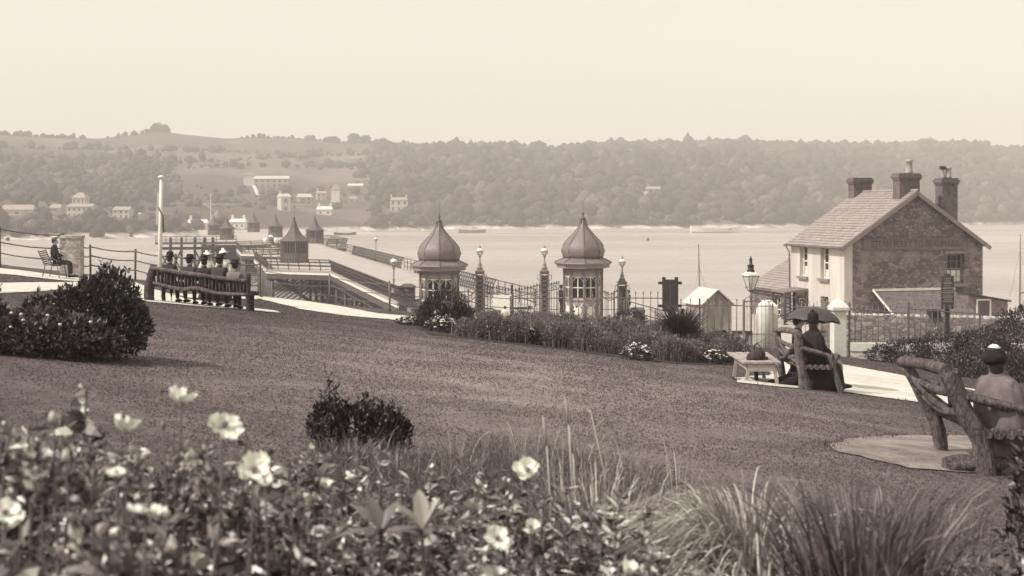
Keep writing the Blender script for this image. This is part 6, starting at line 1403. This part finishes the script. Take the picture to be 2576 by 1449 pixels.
def bark(name, v):
    m, nt, b = nodes_new(name); co = coords(nt); mp = N(nt, 'ShaderNodeMapping'); mp.inputs['Scale'].default_value = (1, 1, .35); nt.links.new(co, mp.inputs['Vector'])
    a = noise(nt, mp.outputs[0], 9, 8, .75); c = noise(nt, mp.outputs[0], 48, 6, .8); vo = N(nt, 'ShaderNodeTexVoronoi', feature='DISTANCE_TO_EDGE'); vo.inputs['Scale'].default_value = 22; nt.links.new(mp.outputs[0], vo.inputs['Vector'])
    k = ramp(nt, a, [(.32, sep(v * .35)), (.5, sep(v)), (.72, sep(v * 2.0))]); k = mixc(nt, .9, k, ramp(nt, c, [(.3, (.45,) * 3 + (1,)), (.65, (1.35,) * 3 + (1,))]), 'MULTIPLY'); k = mixc(nt, .8, k, ramp(nt, vo.outputs['Distance'], [(0, (.35,) * 3 + (1,)), (.12, (1,) * 4)]), 'MULTIPLY')
    nt.links.new(k, b.inputs['Base Color']); b.inputs['Roughness'].default_value = .95; b.inputs['Specular IOR Level'].default_value = .1
    ad = N(nt, 'ShaderNodeMath', operation='ADD'); nt.links.new(c, ad.inputs[0]); nt.links.new(a, ad.inputs[1]); bump(nt, b, ad.outputs[0], 1.0, .035); return m
LOG = bark('driftwood log', .17); LOGD = bark('dark rustic log', .09)
# bench one: long slatted bench, backs to us
x1, y1 = G(376, 756); x2, y2 = G(624, 783); bc = Vector(((x1 + x2) / 2, (y1 + y2) / 2, 0)); L1 = (Vector((x2, y2)) - Vector((x1, y1))).length; rz1 = math.atan2(y2 - y1, x2 - x1); zl, zr = h(x1, y1), h(x2, y2); bz = (zl + zr) / 2; sl1 = (zr - zl) / L1
b1 = thing('rustic_bench', 'long rustic bench of dark upright sticks with several people sitting on it', 'bench', (bc.x, bc.y, bz), rz1, 'rustic log benches')
f1 = lambda x: sl1 * x
hl = L1 / 2
mb = MB(); log(mb, [(-hl, 0, f1(-hl) - .1), (-hl + .03, 0, f1(-hl) + .35), (-hl + .10, .02, f1(-hl) + .92)], [.15, .14, .12, .085], .10); mb.build('post', LOGD, b1)
mb = MB(); log(mb, [(hl, 0, f1(hl) - .1), (hl + .02, 0, f1(hl) + .97)], [.06, .05], .12); mb.build('post', LOGD, b1)
mb = MB(); log(mb, [(-hl + .05, -.03, f1(-hl) + .86), (-.4, -.05, f1(-.4) + .81), (hl, -.03, f1(hl) + .76)], [.055, .06, .05], .12); mb.build('top_rail', LOG, b1)
mb = MB(); log(mb, [(-hl + .08, -.04, f1(-hl) + .48), (-.5, -.05, f1(-.5) + .40), (0, -.06, f1(0) + .45), (.6, -.05, f1(.6) + .38), (hl, -.03, f1(hl) + .42)], [.045, .05, .045], .12); mb.build('lower_rail', LOG, b1)
mb = MB(); n = 27
for k in range(n):
    x = -hl + .16 + (L1 - .26) * k / (n - 1); j = random.uniform(-.02, .02); log(mb, [(x, .0, f1(x) + .42), (x + j, .0, f1(x) + .85 - .08 * k / n)], random.uniform(.026, .040), .15, 6, 3)
mb.build('backrest', LOGD, b1)
mb = MB()
for yy in (.12, .22, .32, .42, .52): log(mb, [(-hl + .05, yy, f1(-hl) + .42), (hl - .02, yy, f1(hl) + .42)], .05, .1)
mb.build('seat', LOGD, b1)
for x in (-hl + .1, hl - .16): mb = MB(); log(mb, [(x, .5, f1(x) - .1), (x + .04, .42, f1(x) + .42)], [.05, .06], .12); mb.build('leg', LOGD, b1)
mb = MB(); log(mb, [(-hl - .02, .0, f1(-hl) + .66), (-hl - .05, .55, f1(-hl) + .68)], .06, .1); mb.build('armrest', LOGD, b1)
# benches two and three: driftwood with forked arms. local x along the bench, local y to the front
def drift_bench(label, a, b, lean, R=1.0, wob=0):
    """a = near rear post foot, b = far rear post foot (ground points)"""
    a, b = Vector((*a, h(*a))), Vector((*b, h(*b))); L = (b - a).length; rz = math.atan2((a - b).y, (a - b).x)
    t = thing('rustic_bench', label, 'bench', tuple(b), rz, 'rustic log benches'); Z = lambda x, y: h(*(Matrix.Rotation(rz, 2) @ Vector((x, y)) + b.xy)) - b.z
    d = .62
    mb = MB(); log(mb, [(L, .06, Z(L, 0) - .08), (L, 0, Z(L, 0) + .3), (L - .02, -lean * .5, Z(L, 0) + .65), (L, -lean, Z(L, 0) + 1.0)], [.13 * R, .10 * R, .095 * R, .10 * R], .14); mb.build('post', LOG, t)
    mb = MB(); log(mb, [(0, .06, -.08), (0, 0, .3), (0, -lean * .6, .65), (.02, -lean * 1.1, .95)], [.085 * R, .08 * R, .08 * R, .075 * R], .12); mb.build('post', LOG, t)
    mb = MB(); log(mb, [(-.12, -lean * 1.15 - .02, .98), (L * .5, -lean * 1.1, (1.0 + Z(L, 0) + 1.0) / 2 + .03), (L + .07, -lean - .02, Z(L, 0) + 1.02)], [.06 * R, .068 * R, .072 * R], .08); mb.build('top_rail', LOG, t)
    br = [((L * .97, -lean * .9, Z(L, 0) + .88), (L * .5, -.05, .62), (L * .12, -.04, .46)), ((.03, -lean, .86), (L * .4, -lean * .6, .66 + wob), (L * .95, -.03, Z(L, 0) + .45)), ((.02, -lean * .5, .62), (L * .5, -lean * .45, .60), (L * .98, -lean * .4, Z(L, 0) + .60)), ((.02, -lean * .8, .80), (L * .6, -lean * .8, .84), (L * .97, -lean * .8, Z(L, 0) + .80))]
    for p in br: mb = MB(); log(mb, p, [.045 * R, .05 * R, .04 * R], .14); mb.build('branch', LOG, t)
    mb = MB()
    for yy in (.06, .17, .28, .39, .50): log(mb, [(-.08, yy, .42), (L + .08, yy, Z(L, 0) + .40)], .055 * R, .1)
    mb.build('seat', LOG, t)
    for x in (L, 0):
        z0 = Z(x, 0); mb = MB(); log(mb, [(x, d + .14, Z(x, d) - .08), (x, d - .02, z0 + .34), (x, d - .10, z0 + .62)], [.075 * R, .062 * R, .06 * R], .14); log(mb, [(x, d - .04, z0 + .42), (x - .03, d + .07, z0 + .64)], [.05 * R, .06 * R], .12); mb.build('leg', LOG, t)
        mb = MB(); log(mb, [(x, -lean * .5, z0 + .76), (x, d * .5, z0 + .66), (x, d - .08, z0 + .60)], [.05 * R, .055 * R, .05 * R], .12); mb.build('armrest', LOG, t)
    return t
A2, B2 = G(2015, 978), G(1962, 955); drift_bench('rustic driftwood bench beside the path, carrying the cloaked sitter and the umbrella holder', A2, B2, .04, .82)
A3, B3 = G(2463, 1192), G(2356, 1134); b3 = drift_bench('rustic driftwood bench at the right edge on a sandy patch', A3, B3, .30, .92, .03)
t = thing('log', 'split old log lying on the sand at the foot of the right-hand bench', 'log', (A3[0] - .18, A3[1] + .05, h(*A3))); mb = MB(); log(mb, [(-.14, .0, .06), (.15, .05, .07), (.5, .1, .06)], [.09, .10, .08], .2); mb.build('trunk', LOG, t)
# iron seat of the lone man
sx_, sy_ = X_(124, 44), 44.0; t = thing('iron_seat', 'slatted iron garden seat with the lone man on it at the left', 'bench', (sx_, sy_, h(sx_, sy_)), -PI / 2 + .15)
mb = MB()
for k in range(7): z_ = .48 + .07 * k; mb.bar((-.62, -.06 - .03 * k, z_), (.62, -.06 - .03 * k, z_), .045, .015, up=(0, 1, 0))
mb.build('backrest', IRON_G, t); mb = MB()
for k in range(5): mb.bar((-.62, .02 + .09 * k, .44), (.62, .02 + .09 * k, .44), .06, .02)
mb.build('seat', IRON_G, t)
for s_ in (-.6, .6): mb = MB(); mb.tube([(s_, -.12, -.05), (s_, -.02, .42), (s_, -.26, .95)], .018, 6); mb.tube([(s_, .46, -.05), (s_, .38, .43)], .018, 6); mb.tube([(s_, -.1, .66), (s_, .2, .68), (s_, .36, .60), (s_, .38, .43)], .014, 6); mb.build('leg', IRON_G, t)
# low white seat beside bench two
x, y = G(1911, 961); t = thing('white_bench', 'low backless white-topped bench seen end-on, left of the driftwood bench', 'bench', (x, y, h(x, y)), .02)
mb = MB()
for k in range(5): xx = -.29 + .145 * k; mb.slab([(xx - .066, -.22, .37), (xx + .066, -.22, .37), (xx * 1.12 + .07, 1.15, .40), (xx * 1.12 - .07, 1.15, .40)], (0, 0, 1), .035)
mb.build('seat', mat('worn white paint', .33, .3, 5), t); mb = MB(); mb.bar((-.26, -.18, .29), (.26, -.18, .29), .03, .13); mb.bar((-.24, 1.05, .29), (.24, 1.05, .29), .03, .13); mb.bar((-.27, -.16, .30), (-.27, 1.05, .32), .03, .1); mb.bar((.27, -.16, .30), (.27, 1.05, .32), .03, .1); mb.build('apron', mat('aged white paint', .34, .2, 4), t)
for s_ in (-1, 1):
    for yy in (-.15, 1.0): MB().bar((s_ * .30, yy - .03, -.06), (s_ * .235, yy, .36), .06, .05).build('leg', mat('aged white paint', .34), t)
MB().bar((.0, .3, -.05), (.0, .3, .36), .07, .06).build('brace', TIMBER_D, t)
bgx, bgy = x - .06, y + .12; t = thing('carpet_bag', 'dark bulging carpet bag with a hooped handle lying on the white-topped bench', 'bag', (bgx, bgy, h(x, y) + .405), .1)
MB().loft([(0, 0, 0, .17, .12), (.01, 0, .05, .19, .14), (.03, 0, .12, .17, .12), (.06, 0, .18, .10, .07), (.06, 0, .20, .02, .02)], 14).build('body', mat('dark carpet cloth', .04, .4, 18, .9), t); MB().tube([(-.01, 0, .16), (-.03, 0, .27), (.03, 0, .32), (.09, 0, .26), (.10, 0, .15)], .012, 6).build('handle', mat('leather', .07, .2, 6), t); MB().tube([(-.08, 0, .14), (-.34, .02, .52)], .010, 5).build('strap', mat('leather', .07), t)
MB().box((.11, -.05, .035), (.22, .10, .06), .1).build('parcel', mat('dark carpet cloth', .04), None)
pc = bpy.data.objects['parcel']; pc.location = (bgx + .12, bgy - .03, h(x, y) + .405); tag(pc, 'small dark wrapped parcel beside the carpet bag on the white-topped bench', 'parcel')

# ------------------------------------------------------------------ people
SKIN = mat('skin', .36, .08, 6, .6, 0); HAIR = mat('dark hair', .035, .3, 20, .6, .2, .003); EYE = mat('eye', .02, 0, 5, .3, 0)
BLACKC = mat('black cloth', .022, .35, 14, .95, .3, .004, spec=.2); DARKC = mat('dark cloth', .038, .3, 14, .95, .3, .004, spec=.2); GREYC = mat('grey tweed', .10, .25, 20, .95, .3, .004, spec=.2); WHITEC = mat('white cotton', .78, .06, 10, .9, .2, .004); PALEC = mat('pale linen coat', .15, .3, 5, .95, .3, .004); STRAW = mat('straw', .48, .15, 20, .8)
def skin(name, V, E, R, m, parent, sub=1):
    me = bpy.data.meshes.new(name); me.from_pydata([tuple(v) for v in V], E, []); o = bpy.data.objects.new(name, me); COL.objects.link(o)
    o.modifiers.new('s', 'SKIN'); sv = me.skin_vertices[0].data
    for i, r in enumerate(R): sv[i].radius = (r, r) if np.isscalar(r) else r; sv[i].use_root = (i == 0)
    s_ = o.modifiers.new('u', 'SUBSURF'); s_.levels = sub; s_.render_levels = sub
    dg = bpy.context.evaluated_depsgraph_get(); m2 = bpy.data.meshes.new_from_object(o.evaluated_get(dg)); bpy.data.objects.remove(o); bpy.data.meshes.remove(me); m2.name = name
    for p in m2.polygons: p.use_smooth = True
    m2.materials.clear(); m2.materials.append(m); o2 = bpy.data.objects.new(name, m2); COL.objects.link(o2); o2.parent = parent; return o2
class Sk:
    def __init__(s): s.V = []; s.E = []; s.R = []
    def j(s, p, r, to=None):
        s.V.append(Vector(p)); s.R.append(r); k = len(s.V) - 1
        if to is not None: s.E.append((to, k))
        return k
def person(label, x, y, z, rz, pose='sit', s=1.0, coat=DARKC, legs=DARKC, hat='bowler', hatm=BLACKC, skirt=None, arms=None, turn=0, group=None, hairm=HAIR, face=False, cape=None, long_hair=False):
    t = thing('person', label, 'person', (x, y, z), rz, group); t.scale = (s, s, s); sit = pose == 'sit'
    pz = .55 if sit else .93; cy = -.05 if sit else 0
    J = dict(pel=(0, cy, pz), wst=(0, cy - .02, pz + .17), chs=(0, cy - .04, pz + .37), nck=(0, cy - .01, pz + .535), sk0=(0, cy + .02, pz + .63), sk1=(0, cy + .01, pz + .72))
    k = Sk(); pel = k.j(J['pel'], (.125, .11)); w_ = k.j(J['wst'], (.12, .10), pel); c = k.j(J['chs'], (.10, .075), w_); c2 = k.j((0, cy - .015, pz + .47), (.06, .05), c); nk = k.j(J['nck'], .050, c2)
    q = Matrix.Rotation(turn, 3, 'Z'); hp_ = lambda v: Vector(J['nck']) + q @ (Vector(v) - Vector(J['nck']))
    h0 = k.j(hp_(J['sk0']), (.068, .078), nk); h1 = k.j(hp_(J['sk1']), (.072, .085), h0)
    k.j(hp_(Vector(J['sk0']) + Vector((0, .10, .005))), .014, h0)
    for sd_ in (-1, 1): k.j(hp_(Vector(J['sk0']) + Vector((sd_ * .085, -.01, .02))), .014, h0)
    AR = arms or ({-1: ((-.25, .0, pz + .22), (-.15, .22, pz + .13)), 1: ((.25, .0, pz + .22), (.15, .22, pz + .13))} if sit else {-1: ((-.25, -.03, pz + .20), (-.24, .06, pz - .04)), 1: ((.25, -.03, pz + .20), (.24, .06, pz - .04))})
    ck = Sk(); cp = ck.j(J['pel'], (.155, .145)); cw = ck.j(J['wst'], (.145, .125), cp); cc = ck.j(J['chs'], (.165, .13), cw); cn = ck.j((0, cy - .015, pz + .50), (.095, .09), cc)
    for sd_ in (-1, 1):
        sh = Vector((sd_ * .175, cy - .03, pz + .455)); el, wr = Vector(AR[sd_][0]), Vector(AR[sd_][1])
        a = k.j(sh, .045, c); b = k.j(el, .042, a); d_ = k.j(wr, .027, b); dr = (wr - el).normalized(); pm = k.j(wr + dr * .06, (.036, .018), d_)
        side = dr.cross(Vector((0, 0, 1))).normalized()
        for f_, (off, ln) in enumerate(((-.028, .065), (-.010, .08), (.010, .078), (.027, .06))):
            b0 = wr + dr * .10 + side * off; f0 = k.j(b0, .0095, pm); f1_ = k.j(b0 + dr * ln * .55 - Vector((0, 0, .012)), .008, f0); k.j(b0 + dr * ln * .9 - Vector((0, 0, .036)), .007, f1_)
        th = k.j(wr + dr * .045 - side * sd_ * .045, .010, pm); k.j(wr + dr * .085 - side * sd_ * .06 - Vector((0, 0, .01)), .008, th)
        a = ck.j(sh, .085, cc); b = ck.j(el, .062, a); ck.j(wr - dr * .02, .048, b)
    lk = Sk(); lp = lk.j((0, cy + .02, pz - .02), (.14, .13)); feet = []
    for sd_ in (-1, 1):
        if sit: hj, kj, aj, tj = (sd_ * .09, .02, pz - .03), (sd_ * .13, .44, pz - .06), (sd_ * .13, .46, .09), (sd_ * .14, .62, .045)
        else: hj, kj, aj, tj = (sd_ * .09, 0, pz - .06), (sd_ * .10, .03, .49), (sd_ * .10, -.02, .09), (sd_ * .11, .14, .04)
        a = k.j(hj, .085, pel); b = k.j(kj, .058, a); e = k.j(aj, .035, b); k.j(tj, .032, e)
        a = lk.j(hj, .098, lp); b = lk.j(kj, .076, a); lk.j((aj[0], aj[1], aj[2] + .0), .056, b); feet.append((aj, tj))
    skin('body', k.V, k.E, k.R, SKIN, t)
    if not skirt: skin('trousers', lk.V, lk.E, lk.R, legs, t)
    for aj, tj in feet: MB().tube([(aj[0], aj[1] - .05, .04), (aj[0], aj[1] + .03, .055), (tj[0], tj[1] - .02, .04), (tj[0], tj[1] + .06, .03)], [.045, .05, .042, .02], 8).build('shoe', BLACKC, t)
    if cape is None: skin('coat' if not skirt else 'bodice', ck.V, ck.E, ck.R, coat, t)
    else:
        skin('bodice', ck.V, ck.E, ck.R, coat, t)
        MB().loft([(0, cy - .01, pz + .57, .06, .06), (0, cy - .01, pz + .545, .10, .095), (0, cy - .02, pz + .50, .19, .12), (0, cy - .02, pz + .43, .255, .155), (0, cy - .03, pz + .25, .30, .20), (0, cy - .03, pz + .05, .335, .235), (0, cy - .02, pz - .12, .35, .25)][::-1], 40, wav=.05, nw=11).build('cape', cape, t)
        MB().lathe([(.075, -.06), (.10, -.02), (.105, .02), (.068, .06), (.064, .09)], (0, cy - .0, pz + .53), 14).build('collar', cape, t)
    if cape is None: MB().lathe([(.085, -.075), (.088, -.04), (.068, .02), (.060, .045)], (0, cy - .01, pz + .525), 12).build('collar', coat, t)
    if skirt:
        rg = [(0, .10, .01, .40, .46), (0, .12, .12, .37, .42), (0, .16, .30, .32, .36), (0, .14, pz - .10, .29, .34), (0, .06, pz + .02, .24, .24), (0, cy, pz + .17, .145, .125)] if sit else [(0, 0, .02, .33, .33), (0, 0, .3, .27, .27), (0, 0, .65, .22, .2), (0, 0, pz + .05, .165, .15), (0, 0, pz + .17, .13, .11)]
        MB().loft(rg, 24, wav=.04, nw=8).build('skirt', skirt, t)
    hc = hp_(Vector(J['sk1']) + Vector((0, -.01, .0)))
    mb = MB(); mb.lathe([(0, .098), (.05, .088), (.082, .055), (.088, .01), (.08, -.04), (.07, -.085 if not long_hair else -.13), (.05, -.11 if not long_hair else -.16), (.0, -.115 if not long_hair else -.165)], tuple(hc + q @ Vector((0, -.028, -.004))), 14); mb.build('hair', hairm, t)
    top = hc + Vector((0, 0, .035)); HM = MB()
    if hat == 'bowler': HM.lathe([(.135, -.005), (.14, .01), (.10, .0), (.098, .05), (.088, .10), (.05, .13), (0, .137)], tuple(top), 18)
    elif hat == 'brim': HM.lathe([(.175, -.02), (.18, -.012), (.10, .005), (.094, .075), (.075, .10), (.03, .092), (0, .095)], tuple(top), 18, tilt=(-.15, 'X'))
    elif hat == 'boater': HM.lathe([(.155, 0), (.155, .012), (.095, .013), (.095, .085), (0, .087)], tuple(top), 18)
    elif hat == 'cap': HM.lathe([(.09, -.01), (.115, .03), (.11, .06), (.06, .085), (0, .09)], tuple(top), 14); HM.lathe([(0, 0), (.07, .004), (.06, .012), (0, .014)], tuple(top + q @ Vector((0, .09, -.005))), 10)
    elif hat == 'lady': HM.lathe([(.225, -.02), (.23, -.005), (.12, .014), (.115, .06), (.08, .085), (0, .09)], tuple(top), 20, tilt=(.22, 'Y'))
    elif hat == 'trim': HM.lathe([(.085, -.10), (.125, -.06), (.135, -.01), (.105, .01), (.10, .05), (.07, .08), (0, .085)], tuple(top), 18, tilt=(-.25, 'X'))
    elif hat == 'bonnet': HM.lathe([(.095, -.06), (.10, .0), (.105, .06), (.09, .12), (.05, .155), (0, .16)], tuple(top + Vector((0, -.02, -.01))), 14)
    elif hat == 'white_cap': HM.lathe([(.06, .02), (.075, .04), (.05, .065), (0, .07)], tuple(top + Vector((0, .02, .0))), 14, tilt=(-.3, 'X'))
    if hat:
        ho = HM.build('hat', hatm, t)
        if hat == 'boater': MB().lathe([(.097, .015), (.098, .045), (.097, .05)], tuple(top), 18).build('hat_band', BLACKC, ho)
        if hat == 'trim': MB().loft([(0, 0, 0, .06, .05), (.01, .01, .03, .08, .05), (.02, .0, .06, .04, .03)], 10, wav=.15, nw=5).build('bow', WHITEC, ho).location = top + Vector((-.02, .02, .05))
        if hat == 'lady': MB().loft([(0, 0, .07, .05, .03), (0, 0, .11, .06, .025), (.01, 0, .16, .045, .02)], 10).build('bow', WHITEC, ho).location = top
        if hat == 'bonnet': MB().lathe([(0, -.03), (.045, 0), (.035, .04), (0, .06)], tuple(top + Vector((0, -.03, .13))), 10).build('bow', BLACKC, ho)
    if face:
        for sd_ in (-1, 1): MB().lathe([(0, -.012), (.012, 0), (0, .012)], tuple(hp_(Vector(J['sk0']) + Vector((sd_ * .03, .075, .05)))), 8).build('eye', EYE, t)
        MB().lathe([(0, -.006), (.022, 0), (0, .006)], tuple(hp_(Vector(J['sk0']) + Vector((0, .078, -.03)))), 8, sy=.4).build('mouth', mat('lips', .12, 0, 5, .5, 0), t)
    return t
# five on the long bench, backs to us
M1 = b1.matrix_basis
GB = 'people on the long rustic bench'
for x, s_, kw in ((-.97, 1.0, dict(label='person in a bowler hat at the left end of the long bench, back turned', hat='bowler')), (-.38, 1.0, dict(label='person in a dark wide-brimmed hat, second from left on the long bench', hat='brim', coat=mat('charcoal cloth', .055, .3, 14, .95), turn=-.4)), (.06, 1.0, dict(label='person in a dark bowler in the middle of the long bench', hat='bowler', turn=.35)),
                  (.53, 1.06, dict(label='broad-shouldered person in a brimmed hat fourth along the long bench, back turned', hat='brim', coat=mat('charcoal cloth', .055))), (.97, .98, dict(label='person in a pale grey jacket at the right end of the long bench', hat='brim', coat=mat('light grey tweed', .19, .2, 20, .95), legs=DARKC, turn=.5))):
    p = M1 @ Vector((x, .24, 0)); person(x=p.x, y=p.y, z=h(p.x, p.y) - .03, rz=rz1 + random.uniform(-.08, .08), s=s_ * .96, group=GB, **kw)
p = M1 @ Vector((-hl + .33, .5, 0)); t = thing('umbrella', 'furled umbrella propped under the left end of the long bench', 'umbrella', (p.x, p.y, h(p.x, p.y))); MB().tube([(0, 0, 0), (0, 0, .12), (.0, 0, .16), (0, 0, .34), (0, 0, .62)], [.008, .01, .022, .05, .015], 10).build('canopy', BLACKC, t); MB().tube([(0, 0, .6), (0, 0, .78), (.03, 0, .84), (.07, 0, .8)], .011, 6).build('handle', TIMBER, t)
for u, Y, v, lab, tr in ((520, 37.6, 629, 'person with a tilted white hat and white puffed blouse standing beyond the long bench', .3), (561, 37.9, 624, 'person with a tall white bow hat standing beyond the broad-shouldered sitter', -.25)):
    x = X_(u, Y); z0 = h(x, Y); person(lab, x, Y, z0, PI + tr * .5, 'stand', min(1.0, (zat(v + 6, Y) - z0) / 1.76), WHITEC, DARKC, 'lady', WHITEC, mat('dark skirt', .06, .3, 10, .95), None, tr, 'people standing beyond the long bench', face=True)
# the lone man
person('person in a straw boater and dark suit alone on the iron seat', X_(142, 43.9), 43.9, h(X_(142, 43.9), 43.9) + .02, -PI / 2 + .15, s=1.02, hat='boater', hatm=STRAW, turn=-.2)
# bench two
bx, by = A2[0] + .33, A2[1] + .55
person('person in a long black cape and bonnet sitting on the driftwood bench, back turned', bx + .06, by - .1, h(bx, by), -PI / 2 + .35, s=1.0, coat=BLACKC, hat='bonnet', skirt=BLACKC, cape=BLACKC, turn=.2, long_hair=True)
qx, qy = B2[0] + .34, B2[1] - .35
ph = person('person in dark clothes under an open umbrella on the driftwood bench', qx, qy, h(qx, qy), -PI / 2 - .15, s=.98, coat=DARKC, hat='brim', skirt=BLACKC, arms={-1: ((-.22, .08, .80), (-.08, .20, .98)), 1: ((.25, .0, .77), (.15, .22, .68))})
hw = ph.matrix_basis @ Vector((-.08, .24, 1.0)); t = thing('umbrella', 'open black umbrella held over the driftwood bench', 'umbrella', tuple(hw), .2)
t.rotation_euler = (-.10, .10, .2); mb = MB(); n = 32; V, Fc = [], []; Ru, top = .56, .52
for i in range(7):
    q = i / 6
    for k in range(n):
        a = 2 * PI * k / n; sc_ = 1 - (.07 * abs(math.sin(a * 4)) * q * q); V.append((Ru * math.sin(q * 1.25) / math.sin(1.25) * sc_ * math.cos(a), Ru * math.sin(q * 1.25) / math.sin(1.25) * sc_ * math.sin(a), top - .30 * (1 - math.cos(q * 1.25)) / (1 - math.cos(1.25)) + .03 * abs(math.sin(a * 4)) * q * q))
Fc = [(i * n + k, i * n + (k + 1) % n, (i + 1) * n + (k + 1) % n, (i + 1) * n + k) for i in range(6) for k in range(n)]
mb.add(V, Fc, smooth=True); mb.build('canopy', mat('umbrella silk', .06, .15, 6, .6, .1), t)
mb = MB()
for k in range(8): a = k * PI / 4; mb.tube([(Ru * math.sin(q * 1.25) / math.sin(1.25) * math.cos(a), Ru * math.sin(q * 1.25) / math.sin(1.25) * math.sin(a), top - .012 - .30 * (1 - math.cos(q * 1.25)) / (1 - math.cos(1.25))) for q in np.linspace(.05, 1, 6)], .005, 4)
mb.build('ribs', IRON, t); MB().tube([(0, 0, -.16), (0, 0, .56), (0, 0, .60)], [.011, .009, .004], 7).build('stick', TIMBER, t); MB().tube([(0, 0, -.14), (0, 0, -.22), (.03, 0, -.26), (.07, 0, -.23)], .014, 7).build('handle', TIMBER, t)
t = thing('dark_bundle', 'dark cloth bundle lying under the driftwood bench', 'bundle', (A2[0] - .05, A2[1] + .75, h(A2[0], A2[1] + .75))); MB().loft([(-.15, 0, 0, .34, .22), (-.1, 0, .06, .36, .24), (.02, 0, .14, .26, .18), (.12, .02, .22, .14, .10), (.14, .02, .25, .03, .03)], 16, wav=.08, nw=6).build('cloth', BLACKC, t); MB().tube([(-.25, -.1, .1), (0, -.16, .16), (.2, -.1, .18)], .012, 5).build('cord', mat('leather', .07), t)
# bench three
cx, cy_ = A3[0] + .27, A3[1] + .30
p3 = person('person in a pale coat and dark white-trimmed hat on the right-hand bench', cx, cy_, h(cx, cy_), -PI / 2 + .5, s=.93, coat=PALEC, hat='trim', hatm=BLACKC, skirt=PALEC, cape=PALEC, turn=1.0, long_hair=True)
p3.rotation_euler.x = .20; p3.location.x += .20
# people by the gate
def stand_at(u, Y, lab, top_v, **kw):
    x = X_(u, Y); z0 = PROM + .02 if Y > 54 else h(x, Y); return person(lab, x, Y, z0, kw.pop('rz', 0), 'stand', (zat(top_v, Y) - z0) / kw.pop('H', 1.80), **kw)
stand_at(1412, 75.5, 'person in a cap and dark jacket standing left of the right domed kiosk', 715, coat=DARKC, hat='cap', rz=-1.2)
stand_at(1581, 74, 'person in a cap, a boy, standing right of the lower gate pillar', 728, coat=GREYC, hat='cap', rz=1.2)
stand_at(1270, 64.8, 'person, a small child in a pale frock, standing before the white notice board', 769, coat=WHITEC, hat=None, skirt=WHITEC, rz=.3, H=1.75)
stand_at(1718, 58, 'person in a dark coat and hat walking behind the palings below the double board', 777, coat=DARKC, hat='bowler', rz=-.9)
